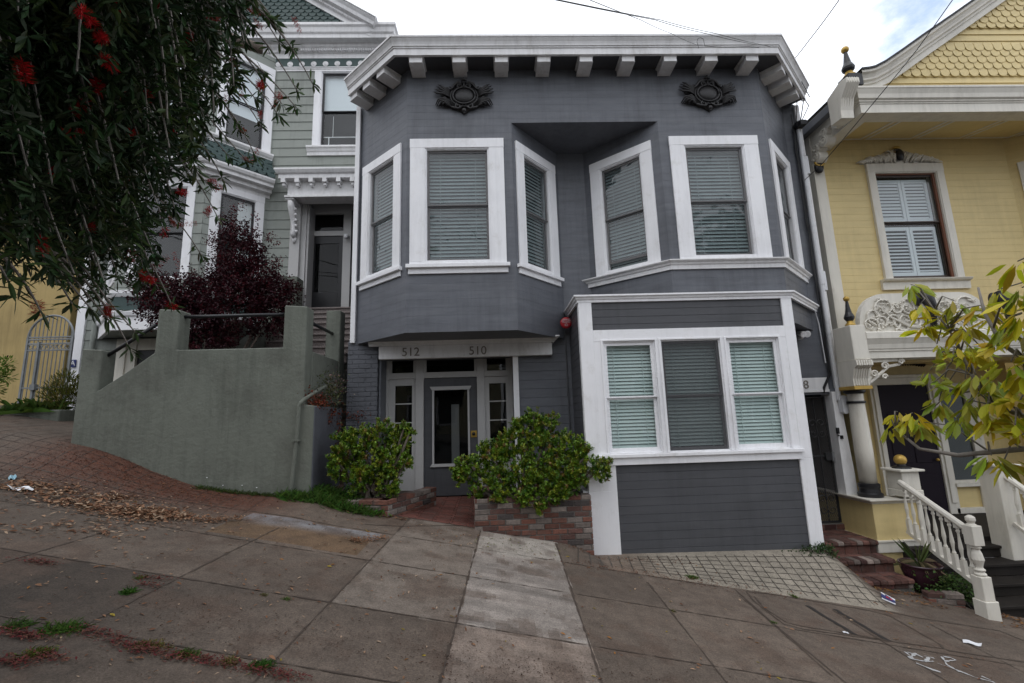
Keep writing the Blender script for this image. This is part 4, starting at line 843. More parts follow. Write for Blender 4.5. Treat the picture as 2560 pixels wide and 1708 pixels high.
# ------------------------------------------------------------------ ochre house, gate and planter at the far left
OH = thing('ochre_house', 'plain ochre yellow stucco house wall at the far left behind the arched metal gate', 'house', (-13, 11.3, 2))
xr = P(183, 740, 11.4).x
mb = MB(); mb.box(-22, xr, 11.4, 18, .5, 12.0); mb.build('wall', M_['yel2'], OH, bev=.01); mb = MB(); mb.box(-22.2, xr + .1, 11.2, 18, 12.0, 12.3); mb.build('roof', M_['roof'], OH)
GT = thing('metal_gate', 'grey metal gate with an arched top and a band of rings beside the ochre wall', 'gate', (-9.46, 9.8, 2.1))
gx0, gx1 = -9.95, -8.99; gb, gs = 1.75, 3.62; mb = MB()
for x in (gx0, gx1 - .04): mb.box(x, x + .04, 9.78, 9.82, gb, gs)
arch = [((gx0 + gx1) / 2 + .46 * math.cos(a), 9.8, gs + .47 * math.sin(a)) for a in np.linspace(0, PI, 21)]; mb.tube(arch, .024, 6)
for z in (gs, gs - .05, gs - .14, gs - .28, 2.55): mb.box(gx0 + .04, gx1 - .04, 9.785, 9.815, z - .015, z + .015)
mb.build('gate_frame', M_['steel'], GT, bev=.003)
mb = MB()
for i in range(11): 
    x = gx0 + .06 + i * .084; h = gs + .46 * math.sqrt(max(0, 1 - ((x - (gx0 + gx1) / 2) / .46) ** 2)); mb.tube([(x, 9.8, gb + .05), (x, 9.8, h)], .010, 5)
mb.build('bars', M_['steel'], GT)
mb = MB()
for i in range(9): c = (gx0 + .1 + i * .095, 9.79, gs - .21); mb.tube([(c[0] + .042 * math.cos(a), c[1], c[2] + .042 * math.sin(a)) for a in np.linspace(0, 2 * PI, 13)], .008, 5)
mb.build('ring_band', M_['steel'], GT)
mb = MB(); mb.box(gx0 + .25, gx0 + .29, 9.77, 9.83, gb, gs - .1); mb.box(gx0 + .24, gx0 + .34, 9.74, 9.83, 2.50, 2.62); mb.build('lock_stile', M_['steel'], GT)
PL = thing('planter_box', 'low grey green concrete planter in front of the arched gate', 'planter', (-7.8, 8.5, 1.5))
mb = MB(); mb.box(-8.22, -7.42, 8.0, 9.3, 1.2, 2.0); mb.build('box', M_['stucco'], PL, bev=.012)
SG = thing('letter_sign', 'small navy sign with a white letter A on the white corner board', 'sign', (-9.72, 10.7, 3.3))
c = P(*wz(478, 415), 10.73); mb = MB(); mb.box(c.x - .055, c.x + .055, 10.72, 10.745, c.z - .085, c.z + .085); mb.build('plate', M_['navy'], SG); text_obj('lettering', 'A', .17, Matrix.Translation((c.x, 10.715, c.z)), M_['paper'], SG, .006)
# ------------------------------------------------------------------ yellow house
y0_ = ZS(1960, 0, 3.917); y1_ = ZS(1960, 250, 3.137); y2_ = ZS(1960, 650, 3.137); y3_ = ZS(1960, 1050, 3.137)
YWL, YBX, YEN, YCO, YDR, YCN = 8.0, 7.2, 7.25, 7.52, 8.8, 6.83
YH_ = thing('yellow_house', 'yellow victorian house with cream trim, gold finials and a fish-scale gable at the right', 'house', (8, 8, -.8))
cx = P(*y1_(240, 590), YWL).x; cx1 = P(*y1_(310, 590), YWL).x
wt = P(*y1_(625, 512), YWL); wb = P(*y1_(1405, 1400), YWL); wxl = (wt.x + P(*y1_(790, 1415), YWL).x) / 2; wxr = (wb.x + P(*y1_(1218, 500), YWL).x) / 2
st_ = P(*y1_(695, 575), YWL); sbr = P(*y1_(1330, 1395), YWL)
W1 = (wxl, wxr, wb.z, wt.z); cw = st_.x - wxl; hw = wt.z - st_.z
ztop = 6.95; xin = P(*y1_(1722, 365), YWL).x
mb = MB(frame(cx, YWL, xin, YWL)); h = hole_of(*W1, cw, hw, .0)
mb.siding(xin - cx, 2.4, ztop, [(h[0] - cx, h[1] - cx, h[2], h[3])], .135, 0, 0, 'v', .004, .004)
mb.M = frame(xin, YWL, xin + 1.1, YWL - .95); mb.siding(1.45, -1.2, ztop, [], .135, 0, 0, 'v', .004, .004); mb.M = frame(xin + 1.1, YWL - .95, xin + 3.5, YWL - .95); mb.siding(2.4, -1.2, ztop, [], .135, 0, 0, 'v', .004, .004)
mb.M = frame(cx, 16, cx, YWL); mb.siding(8, -1.5, ztop, [], .215, .02, 0, 'lap')
mb.M = None; mb.box(xin + 3.4, xin + 3.5, YWL - .9, 16, -2, ztop); mb.box(cx, xin + 3.5, 15.95, 16, -2, ztop)
mb.box(cx, 10.2, YDR + .02, YDR + .1, -1.2, 2.6); mb.box(cx + .0, cx + .08, 7.9, YDR + .1, -1.2, 2.4)
mb.add([(cx, YEN, 2.42), (cx, YDR + .1, 2.42), (12, YDR + .1, 2.42), (12, YEN, 2.42)], [(0, 1, 2, 3)])
mb.build('wall', M_['yel'], YH_)
mb = MB(); mb.box(cx - .012, cx1, YWL - .04, YWL - .0005, 2.3, ztop - .05); mb.box(cx - .03, cx - .0005, YWL - .04, YWL + .12, 2.3, ztop); mb.build('corner_board', M_['cream'], YH_, bev=.004)
wn = window(YH_, Matrix.Translation((0, YWL, 0)), *W1, cw, hw, .0, cas='cream', sash='brown', bl=None, fw=.055, inner=False, split=.46, proud=.05)
mb = MB(); a, b, c, d = h
mb.box(b - .06, b - .018, -.001 + YWL, YWL + .03, c + .02, d - .02); mb.box(a + .02, b - .06, YWL, YWL + .02, d - .04, d - .018); mb.build('frame', M_['redbr'], wn)
mb = MB()
for i, (p, q) in enumerate(((a + .05, (a + b) / 2 - .005), ((a + b) / 2 + .005, b - .1))):
    for z0, z1, ti in ((c + .1, c + (d - c) * .5, 48), (c + (d - c) * .54, d - .1, 68)):
        for e, g in ((p, p + .055), (q - .055, q)): mb.box(e, g, YWL + .10, YWL + .13, z0, z1)
        mb.box(p + .055, q - .055, YWL + .10, YWL + .13, z1 - .07, z1); mb.box(p + .055, q - .055, YWL + .10, YWL + .13, z0, z0 + .07)
        m = int((z1 - z0 - .14) / .068); ca, sa = math.cos(math.radians(ti)), math.sin(math.radians(ti))
        for k in range(m):
            z = z0 + .07 + (k + .5) * .068; mb.add([(p + .055, YWL + .115 - .034 * ca, z - .034 * sa), (q - .055, YWL + .115 - .034 * ca, z - .034 * sa), (q - .055, YWL + .115 + .034 * ca, z + .034 * sa), (p + .055, YWL + .115 + .034 * ca, z + .034 * sa)], [(0, 1, 2, 3)])
mb.build('shutter', M_['shut'], wn)
mb = MB(); sl_ = P(*y1_(755, 1430), YWL).z; mb.sweep([(0, sl_ - .16), (.045, sl_ - .16), (.05, sl_ - .02), (.10, sl_), (.12, sl_ + .03), (.12, wb.z - .001), (0, wb.z)], [(wxl - .08, YWL), (wxr + .08, YWL)]); mb.build('sill', M_['cream'], YH_)
# leaf crest above the window
ct = P(*y1_(875, 385), YWL); cl = P(*y1_(590, 490), YWL); crr = P(*y1_(1195, 480), YWL); xm = ct.x; zb = wt.z + .005; r = random.Random(8)
mb = MB(); half = .5 * (crr.x - cl.x)
out = [(xm - half, zb), (xm + half, zb), (xm + half, zb + .06), (xm + half * .6, zb + .13), (xm + half * .35, zb + .24), (xm, ct.z), (xm - half * .35, zb + .24), (xm - half * .6, zb + .13), (xm - half, zb + .06)]
mb.pxz(out, YWL - .02, YWL - .001)
for s in (1, -1):
    for i in range(34):
        t = i / 33; x = xm + s * half * (.08 + .86 * t); hgt = (.30 * (1 - t) ** .8 + .05) * r.uniform(.7, 1); z = zb + r.uniform(0, .35) * hgt
        mb.tube([(x, YWL - .03, z), (x + s * .03, YWL - .06, z + hgt * .35), (x + s * .085, YWL - .05, z + hgt * .55), (x + s * .14, YWL - .025, z + hgt * .5)], [.012, .018, .015, .005], 5)
mb.build('crest', M_['cream'], YH_, smooth=True)
mb = MB(); mb.sphere((xm, YWL - .06, zb + .17), .1, 12, 8, (.75, .5, 1.25)); mb.build('crest_jewel', M_['dark'], YH_, smooth=True); mb = MB(); mb.sphere((xm - .02, YWL - .05, ct.z + .0), .05, 8, 6, (1.6, .6, .6)); mb.build('crest_tip', M_['gold'], YH_, smooth=True)
# second window on the angled bay
window(YH_, frame(xin, YWL, xin + 1.1, YWL - .95), .12, 1.35, P(*y1_(1735, 515), YWL).z - 2.3, P(*y1_(1735, 515), YWL).z, .18, .16, 0, cas='cream', sash='brown', bl=None, fw=.055, inner=False)
# eaves: soffit, cornice, gable
c0 = P(*y0_(720, 885), YCN); c1 = P(*y0_(720, 1105), YCN); xe = c0.x; XR = 12.5
zs0, zs1 = c1.z + .02, P(*y0_(890, 1372), YWL).z
mb = MB(); mb.add([(xe, YCN + .02, zs0), (XR, YCN + .02, zs0), (XR, YWL + .05, zs1), (xe, YWL + .05, zs1)], [(0, 1, 2, 3)]); mb.build('soffit', M_['yel'], YH_)
mb = MB(); sz = lambda y: zs0 + (zs1 - zs0) * (y - YCN) / (YWL - YCN)
def sp(u, v):
    d = ray(*y0_(u, v)); k = (zs1 - zs0) / (YWL - YCN); t = (zs0 - k * YCN - CZ) / (d[2] - k * d[1]); return Vector((d[0] * t, d[1] * t, CZ + d[2] * t))
ya = sp(1160, 1168).y; yb = sp(890, 1362).y
for i in range(7):
    xa = sp(1160, 1168).x + (i - 1) * 1.0; xb = xa + .93
    for p, q, e, g in ((xa, xa + .05, ya, yb), (xb - .05, xb, ya, yb), (xa + .05, xb - .05, ya, ya + .05), (xa + .05, xb - .05, yb - .05, yb)):
        mb.add([(p, e, sz(e) - .015), (q, e, sz(e) - .015), (q, g, sz(g) - .015), (p, g, sz(g) - .015), (p, e, sz(e)), (q, e, sz(e)), (q, g, sz(g)), (p, g, sz(g))], [(0, 1, 2, 3), (0, 4, 5, 1), (2, 6, 7, 3), (1, 5, 6, 2), (3, 7, 4, 0)])
mb.build('soffit_moulding', M_['cream'], YH_)
H = c0.z - c1.z; zb_ = c1.z
mb = MB(); mb.sweep([(-.3, zb_ + .03), (0, zb_), (0, zb_ + H * .36), (.012, zb_ + H * .38), (.012, zb_ + H * .42), (.03, zb_ + H * .45), (.03, zb_ + H * .50), (.06, zb_ + H * .55), (.07, zb_ + H * .72), (.10, zb_ + H * .9), (.11, zb_ + H * .92), (.11, zb_ + H), (-.3, zb_ + H + .01)], [(xe, 10), (xe, YCN), (XR, YCN)]); mb.build('cornice', M_['cream'], YH_)
mb = MB(); mb.pyz([(YCN - .06, zb_ + H * .75), (YCN - .08, zb_ + H + .05), (10, zb_ + H + .05), (10, zb_ + H * .75)], xe - .22, xe - .09); mb.build('gutter', M_['slate'], YH_, bev=.01)
yga = YCN + .06
r0 = P(*y0_(760, 800), YCN); r1 = P(*y0_(1290, 490), YCN); r2 = P(*y0_(1990, 0), YCN); s0_ = P(*y0_(1040, 855), YCN); s2_ = P(*y0_(2200, 0), YCN)
sl2 = (s2_.z - s0_.z) / (s2_.x - s0_.x)
# gable wall: rows of boards and scales clipped by the rake
mb = MB(); xs_ = lambda z: s0_.x + (z - s0_.z) / sl2 - .28
zr = [P(*y0_(u, v), YCN).z for u, v in ((1700, 860), (1700, 785), (1700, 720), (1700, 650), (1700, 590), (1700, 525), (1700, 470), (1700, 410), (1900, 370), (1900, 305), (1900, 245), (2100, 195), (2100, 135), (2200, 75), (2300, 25))]
zr += [zr[-1] + .1 * k for k in range(1, 14)]
kind = ['b', 'b', 's', 's', 's', 's', 's', 'b', 'b', 'b', 's', 's', 's', 's', 's'] + ['s'] * 20
zr[0] = c0.z
XG = 11.6
for i in range(len(zr) - 1):
    z0, z1 = zr[i], zr[i + 1] + .01; y = yga + .03
    mb.add([(xs_(z0), y - .022, z0), (XG, y - .022, z0), (XG, y - .004, z1), (xs_(z1), y - .004, z1), (xs_(z0), y, z0), (XG, y, z0)], [(0, 1, 2, 3), (4, 5, 1, 0)])
for i in range(len(zr) - 1):
    if kind[i] == 's':
        hh = zr[i + 1] - zr[i]; scale_row(mb, xs_(zr[i]) + .05, XG, zr[i] - .01, .175, hh + .05, yga + .01, off=.5 * (i % 2), lim=lambda z: (xs_(z) + .06, XG), seg=7, tilt=.010, th=.009)
mb.build('gable', M_['yel'], YH_)
def rakecurve(mb, pts, prof, y):
    pts = [Vector((p[0], p[1])) for p in pts]; k = len(prof); vs = []
    for i, p in enumerate(pts):
        d = (pts[min(i + 1, len(pts) - 1)] - pts[max(i - 1, 0)]).normalized(); n = Vector((-d.y, d.x))
        vs += [(p.x + n.x * u, y - o, p.y + n.y * u) for o, u in prof]
    mb.add(vs, [(i * k + j, (i + 1) * k + j, (i + 1) * k + (j + 1) % k, i * k + (j + 1) % k) for i in range(len(pts) - 1) for j in range(k)])
base = [P(*y0_(u, v), YCN) for u, v in ((745, 895), (830, 885), (920, 862), (1040, 800), (1200, 690), (1400, 545), (1700, 335), (2200, -20), (2900, -520))]
th = .30; rp2 = [(-.1, 0), (.0, 0), (.0, th * .30), (.03, th * .34), (.03, th * .45), (.07, th * .52), (.07, th * .62), (.10, th * .78), (.14, th * .86), (.14, th), (-.1, th)]
mb = MB(); rakecurve(mb, [(p.x, p.z) for p in base], rp2, YCN + .0); mb.build('rake_moulding', M_['cream'], YH_)
mb = MB(); rakecurve(mb, [(p.x, p.z) for p in base], [(.16, th + .002), (.16, th + .035), (-6, th + .035), (-6, th + .002)], YCN); mb.build('roof', M_['roof'], YH_)
# corner block and finial
q0 = P(*y0_(545, 885), YCN); q1 = P(*y0_(750, 800), YCN - .1); q2 = P(*y0_(600, 1135), YCN - .05); q3 = P(*y0_(718, 1095), YCN - .1)
bx0, bx1 = q3.x - .22, q3.x + .005
mb = MB(); yc = YCN - .08; mb.pyz([(yc + .06, q2.z - .02), (yc + .05, q2.z + .12), (yc, q2.z + .3), (yc - .16, q1.z - .12), (yc - .16, q1.z - .03), (yc - .02, q1.z), (yc + .3, q1.z - .1), (yc + .3, q2.z)], bx0, bx1 + .0)
for k in range(5): x = bx0 + .025 + k * .042; mb.tube([(x, yc + .05, q2.z + .16), (x, yc - .01, q2.z + .32), (x, yc - .165, q1.z - .1), (x, yc - .15, q1.z - .02)], .012, 5)
mb.build('corner_block', M_['cream'], YH_, bev=.004)
def finial(base_c, H, s, sq=True, name='finial'):
    x, y, z = base_c
    mb = MB()
    if sq: mb.box(x - .6 * s, x + .6 * s, y - .6 * s, y + .6 * s, z, z + H * .26)
    z1 = z + (H * .26 if sq else 0); hh = z + H - z1
    mb2 = MB(); mb2.lathe([(.48 * s, z1), (.5 * s, z1 + .05 * hh), (.38 * s, z1 + .10 * hh), (.28 * s, z1 + .13 * hh), (.30 * s, z1 + .17 * hh)], x, y, 16)
    mb.lathe([(.30 * s, z1 + .17 * hh), (.46 * s, z1 + .24 * hh), (.50 * s, z1 + .30 * hh), (.42 * s, z1 + .37 * hh), (.30 * s, z1 + .45 * hh), (.22 * s, z1 + .6 * hh), (.14 * s, z1 + .78 * hh), (.12 * s, z1 + .82 * hh)], x, y, 16)
    mb2.sphere((x, y, z + H - .11 * hh), .30 * s, 14, 10)
    a = mb.build(name, M_['dark'] if s < .4 else M_['dark'], YH_, smooth=False); mb2.build('gilding', M_['gold'], a, smooth=True)
ft = P(*y0_(598, 458), YCN); finial((P(*y0_(650, 800), YCN).x, YCN + .0, q1.z - .06), ft.z - q1.z + .06, .2)
# scroll brackets under the left eave
bz = P(*y0_(400, 1400), YWL - .3)
mb = MB(); fz = P(*y0_(215, 1410), YWL).z
mb.pyz([(YWL - .85, zs0 + .28), (YWL, zs1 + .05), (YWL, zs1 - .35), (YWL - .1, zs1 - .25)], cx - .01, cx + .12)
for yy, zz, rr in ((YWL - .72, zs0 + .12, .11), (YWL - .38, zs0 - .02, .11), (YWL - .40, zs0 + .12, .1), (YWL - .12, zs0 - .22, .12), (YWL - .16, zs0 - .05, .1)):
    mb.M = Matrix.Translation((cx + .055, yy, zz)) @ Matrix.Rotation(PI / 2, 4, 'Y'); mb.lathe([(rr * .2, -.09), (rr, -.085), (rr, .085), (rr * .2, .09)], 0, 0, 16)
    mb.M = None; mb.tube([(cx - .036, yy + rr * (1 - .8 * t) * .8 * math.cos(t * 9), zz + rr * (1 - .8 * t) * .8 * math.sin(t * 9)) for t in np.linspace(0, 1, 18)], .012, 5)
mb.build('eave_bracket', M_['cream'], YH_)
cap = P(*y1_(275, 530), YWL - .1); mb = MB(); mb.sphere(cap, .1, 12, 8, (.9, .5, 1.2)); a = mb.build('bracket_drop', M_['dark'], YH_, smooth=True); mb = MB(); mb.tube([(cap.x + .09 * math.cos(t), cap.y - .03, cap.z + .09 + .07 * math.sin(t)) for t in np.linspace(PI, 2 * PI, 10)], .022, 6); mb.build('gilding', M_['gold'], a)
# ------------- porch
e = lambda x, y: P(*y2_(x, y), YEN)
xl = e(605, 570).x; zt_, zb1 = e(605, 570).z, e(625, 775).z; z_a, z_b = e(610, 625).z, e(625, 710).z; XP = 10.4
mb = MB(); mb.sweep([(-.35, zb1), (0, zb1), (0, z_b - .03), (.02, z_b - .02), (.02, z_b + .0), (.035, z_b + .02), (.05, (z_a + z_b) / 2), (.09, z_a - .01), (.10, z_a), (.10, zt_ - .02), (.085, zt_), (-.35, zt_ + .01)], [(xl, YEN), (XP, YEN)]); mb.build('entablature', M_['cream'], YH_)
at = e(780, 262).z; xa0 = e(605, 515).x; xa1 = e(785, 265).x; W = 2 * (P(*y2_(1110, 400), YEN).x - xa0)
outl = [(xa0, zt_), (xa0 + W, zt_), (xa0 + W, e(600, 510).z)] + [(xa0 + W - (xa1 - xa0) * (1 - math.cos(t)), e(600, 510).z + (at - e(600, 510).z) * math.sin(t)) for t in np.linspace(0, PI / 2, 8)] + [(xa0 + (xa1 - xa0) * (1 - math.cos(t)), e(600, 510).z + (at - e(600, 510).z) * math.sin(t)) for t in np.linspace(PI / 2, 0, 8)]
mb = MB(); mb.pxz(outl, YEN + .02, YEN + .12); r = random.Random(3); zm = zt_ + (at - zt_) * .5
def sc(cx_, cz_, R, a0, tn, sg): mb.tube([(cx_ + R * (1 - .82 * t) * math.cos(a0 + sg * t * tn * 2 * PI), YEN + .004 - .012 * t, cz_ + R * (1 - .82 * t) * math.sin(a0 + sg * t * tn * 2 * PI)) for t in np.linspace(0, 1, 18)], [.02 - .0007 * k for k in range(18)], 5)
for s in (1, -1):
    X = lambda u: xa0 + W / 2 + s * u
    for i in range(9):
        u = W / 2 * (.18 + .085 * i); hgt = (at - zt_) * (.9 if i < 7 else .6)
        sc(X(u), zt_ + hgt * (.30 + .38 * (i % 2)), .11 + .04 * (i % 3), r.uniform(0, 6), 1.3, s * (1 if i % 2 else -1))
    for i in range(70):
        u = W / 2 * r.uniform(.08, .93); z = zt_ + (at - zt_) * r.uniform(.08, .85) * (1 if u < W * .38 else .6); a = r.uniform(0, 6.28); l_ = r.uniform(.03, .07)
        mb.tube([(X(u), YEN + .01, z), (X(u) + l_ * .6 * math.cos(a), YEN - .018, z + l_ * .6 * math.sin(a)), (X(u) + l_ * math.cos(a + .5), YEN + .005, z + l_ * math.sin(a + .5))], [.008, .014, .004], 5)
    mb.tube([(X(.12), YEN, zt_ + .06), (X(W * .15), YEN - .01, zt_ + .09), (X(W * .27), YEN - .01, zt_ + .24), (X(W * .33), YEN, zt_ + .4)], [.022, .024, .02, .01], 6)
mb.build('relief_panel', M_['cream'], YH_, smooth=False)
def fig(u0):   # dark console ornaments on the relief panel
    b0 = e(u0, 540); mb = MB(); x = b0.x; mb.tube([(x, YEN - .02, b0.z), (x - .02, YEN - .07, b0.z + .15), (x - .06, YEN - .12, b0.z + .35), (x - .12, YEN - .12, b0.z + .50), (x - .15, YEN - .07, b0.z + .62)], [.045, .05, .075, .10, .05], 10)
    mb.sphere((x - .22, YEN - .05, b0.z + .50), .09, 10, 8, (.7, .6, 1.3)); mb.sphere((x, YEN - .03, b0.z), .055, 8, 6, (1.5, 1, .7)); mb.build('console_ornament', M_['bronze'], YH_, smooth=True)
fig(1165); fig(1760)
pl = e(470, 520); pr_ = e(600, 515); pbz = e(490, 785).z; px1 = xl + .005; px0 = px1 - .255
mb = MB(); mb.box(px0, px1, YEN - .09, YEN + .3, pbz + .005, pl.z); mb.box(px0 - .01, px1 + .01, YEN - .10, YEN + .3, pbz - .01, pbz + .005); mb.build('pedestal', M_['cream'], YH_, bev=.012)
ft = e(475, 275); finial(((px0 + px1) / 2 - .0, YEN + .05, pl.z), ft.z - pl.z, .155, sq=False)
gb_ = e(640, 1015).z; gz1_ = e(515, 990).z; mb = MB()
mb.pyz([(YEN + .0, gz1_), (YEN + .0, gz1_ + .12), (YEN - .06, gz1_ + .28), (YEN - .13, pbz - .1), (YEN - .12, pbz - .02), (YEN - .06, pbz - .011), (YEN + .3, pbz - .011), (YEN + .3, gz1_)], px0 - .01, px1 + .01)
for k in range(6): x = px0 + .03 + k * .04; mb.tube([(x, YEN - .004, gz1_ + .01), (x, YEN - .006, gz1_ + .12), (x, YEN - .065, gz1_ + .28), (x, YEN - .135, pbz - .1), (x, YEN - .125, pbz - .02)], .015, 5)
mb.build('scroll_capital', M_['cream'], YH_, bev=.003)
mb = MB(); mb.box(px0 - .03, px1 + .02, YEN - .03, YEN + .32, gb_, gz1_ - .001); mb.build('gilded_band', M_['gold'], YH_, bev=.006)
sb0 = e(650, 790); mb = MB(); 
mb.pxz([(sb0.x, zb1 - .002), (sb0.x + .6, zb1 - .002), (sb0.x + .6, zb1 - .05), (sb0.x + .1, zb1 - .06), (sb0.x + .1, zb1 - .3), (sb0.x, zb1 - .42)], YEN + .06, YEN + .14)
for xx, zz, R in ((.62, -.06, .05), (.33, -.12, .06), (.30, -.30, .045), (.13, -.25, .06)):
    mb.tube([(sb0.x + xx + R * (1 - .8 * t) * math.cos(t * 8), YEN + .05, zb1 + zz + R * (1 - .8 * t) * math.sin(t * 8)) for t in np.linspace(0, 1, 16)], .016, 5)
mb.tube([(sb0.x + .62, YEN + .09, zb1 - .1), (sb0.x + .42, YEN + .09, zb1 - .13), (sb0.x + .30, YEN + .09, zb1 - .22), (sb0.x + .15, YEN + .09, zb1 - .33), (sb0.x, YEN + .09, zb1 - .43)], .025, 6)
mb.build('porch_bracket', M_['cream'], YH_)
ccx = (P(*y3_(605, 495), YCO).x + P(*y3_(722, 495), YCO).x) / 2 + .0; cr_ = (P(*y3_(722, 495), YCO).x - P(*y3_(605, 495), YCO).x) / 2; zc0 = P(*y3_(660, 495), YCO).z; zcb = P(*y3_(675, 600), YCO).z
mb = MB(); mb.lathe([(cr_ * .96, zc0), (cr_ * 1.02, zc0 + .5), (cr_ * .98, zc0 + 1.0), (cr_ * .9, gb_ - .12), (cr_ * .93, gb_ - .05), (cr_ * .9, gb_)], ccx, YCO, 28); mb.build('column', M_['cream'], YH_, smooth=True)
mb = MB(); mb.lathe([(cr_ * 1.38, zcb), (cr_ * 1.4, zcb + .05), (cr_ * 1.2, zcb + .07), (cr_ * 1.12, zcb + .13), (cr_ * 1.2, zcb + .15), (cr_ * 1.22, zcb + .2), (cr_ * .97, zc0 + .005)], ccx, YCO, 28); mb.build('column_base', M_['dark'], YH_, smooth=False); mb = MB(); mb.lathe([(cr_ * 1.05, gb_ - .22), (cr_ * 1.1, gb_ - .2), (cr_ * 1.05, gb_ - .18)], ccx, YCO, 28); mb.build('column_ring', M_['dark'], YH_); mb = MB(); mb.lathe([(cr_ * 1.0, gb_ - .06), (cr_ * 1.25, gb_ - .03), (cr_ * 1.25, gb_ - .001)], ccx, YCO, 28); mb.build('column_capital', M_['dark'], YH_, smooth=False)
bl_ = P(*y3_(690, 660), YBX); br_ = P(*y3_(1035, 640), YBX); bb = P(*y3_(755, 945), YBX).z
mb = MB(); mb.box(bl_.x, br_.x, YBX, 8.8, -1.35, bl_.z - .005); mb.build('porch_base', M_['yel'], YH_, bev=.004)
mb = MB(); mb.sweep([(-.3, bl_.z - .004), (.0, bl_.z - .004), (.02, bl_.z + .03), (.06, bl_.z + .06), (.075, bl_.z + .07), (.075, zcb - .001), (-.3, zcb)], [(bl_.x, 8.6), (bl_.x, YBX), (br_.x, YBX)]); mb.sweep([(.0, bb - .17), (.03, bb - .17), (.03, bb - .03), (.045, bb - .02), (.045, bb), (0, bb)], [(bl_.x, 8.6), (bl_.x, YBX), (br_.x, YBX)])
mb.box(br_.x - .0, br_.x + .07, YBX - .02, YBX + .1, -1.2, zcb); mb.build('porch_moulding', M_['cream'], YH_)
mb = MB(); mb.box(bl_.x + .3, 10.3, YBX + .05, YDR + .02, bb - .12, bb - .02); mb.build('porch_floor', M_['dstep'], YH_)
# door and sidelight
dd = lambda x, y: P(*y3_(x, y), YDR); d2 = lambda x, y: P(*y2_(x, y), YDR)
a0, a1 = d2(712, 990).x, d2(1105, 975).x; zt2 = d2(712, 985).z; zb2 = bb - .02
mb = MB(); mb.box(a0, a1, YDR - .03, YDR + .018, zb2, zt2); dr = mb.build('door', M_['purple'], YH_, bev=.004)
mb = MB()
for p, q in ((.12, .46), (.54, .88)):
    for z0, z1 in ((zb2 + .2, zb2 + .75), (zb2 + .95, zb2 + 1.9)):
        if z1 < zt2 - .1: mb.box(a0 + (a1 - a0) * p, a0 + (a1 - a0) * q, YDR - .042, YDR - .0301, z0, z1)
mb.build('panel', M_['purple'], dr, bev=.01)
mb = MB(); mb.sphere((a1 - .09, YDR - .08, zb2 + 1.0), .03, 10, 8); mb.build('handle', M_['gold'], dr)
b0, b1 = d2(640, 940).x, d2(1172, 930).x; zc_ = d2(640, 935).z
mb = MB()
for p, q in ((b0, a0), (a1, b1)):
    mb.box(p, q, YDR - .06, YDR + .02, zb2, zt2); mb.box(p + .05, q - .05, YDR - .085, YDR - .06, zb2 + .2, zt2)
mb.box(b0 - .03, b1 + .03, YDR - .09, YDR + .02, zt2, zc_); mb.box(b0 - .06, b1 + .06, YDR - .13, YDR + .02, zc_, zc_ + .06)
mb.build('door_frame', M_['cream'], YH_, bev=.006)
s0, s1, sz0, sz1 = dd(1250, 60).x + .02, dd(1525, 460).x, dd(1345, 470).z, zt2 - .12
mb = MB(); mb.quad((s0, YDR - .01, sz0), (s1, YDR - .01, sz0), (s1, YDR - .01, sz1), (s0, YDR - .01, sz1)); sd = mb.build('sidelight', M_['glassd'], YH_)
mb = MB(); mb.box(s1, s1 + .22, YDR - .05, YDR + .02, zb2, zt2); mb.box(b1, s0, YDR - .03, YDR + .018, zb2, zt2); mb.box(s0 - .05, s1 + .3, YDR - .09, YDR + .015, sz0 - .12, sz0 - .06); mb.box(s0 - .05, s1, YDR - .05, YDR + .015, sz0 - .0595, sz0); mb.box(s0, s1 + .22, YDR - .05, YDR + .015, sz1, zt2); mb.box(s0 - .1, s1 + .4, YDR - .06, YDR + .015, zb2, zb2 + .1); mb.build('sidelight_frame', M_['cream'], sd, bev=.004)
mb = MB(); mb.quad((s0, YDR + .012, sz0), (s1, YDR + .012, sz0), (s1, YDR + .012, sz1), (s0, YDR + .012, sz1)); mb.build('sidelight_back', M_['teal'], sd)
# gap beside the gate post
mb = MB(); mb.quad((bl_.x + .05, 8.6, -.9), (bl_.x + .8, 8.6, -.9), (bl_.x + .8, 8.6, 2.3), (bl_.x + .05, 8.6, 2.3)); mb.build('porch_lattice', M_['teal'], YH_)
# dark ornament over the door
mb = MB(); c = P(*y2_(940, 815), YDR - .2)
for k in range(18): t = k / 17 - .5; mb.tube([(c.x + t * .75, YDR - .15, c.z + .03), (c.x + t * .8, YDR - .2, c.z + .05 * math.cos(t * 7)), (c.x + t * .85 + .03, YDR - .17, c.z - .03)], [.02, .035, .012], 5)
mb.build('door_ornament', M_['bronze'], YH_)
# ------------- porch steps with balustrades
STP = thing('porch_steps', 'dark brown painted wooden steps rising to the purple door of the yellow house', 'stairs', (7.3, 6.6, -1.4))
XS0, XS1 = 6.12, 8.05
for i in range(5):
    z = bb - .09 - i * .165; y1 = YBX + .1 - i * .27; mb = MB(); mb.box(XS0, XS1 + .25, y1 - .30, y1 if i else y1 + .2, z - .04, z); mb.box(XS0, XS1 + .25, y1 - .27, y1 - .24, z - .165, z - .041); mb.build('step', M_['dstep'], STP, bev=.006)
mb = MB(); mb.pyz([(YBX, -.4), (6.05, -1.15), (6.05, -1.6), (YBX, -1.6)], XS0 - .03, XS0); mb.build('stringer', M_['dstep'], STP)
def balustrade(label, xn, xt, yt, yb, cut=False):
    B = thing('balustrade', label, 'railing', ((xn + xt) / 2, (yt + yb) / 2, -1.1), 'white turned balustrades of the porch steps')
    pt = Vector((xt, yt, 0)); pb = Vector((xn, yb, 0)); return B, pt, pb
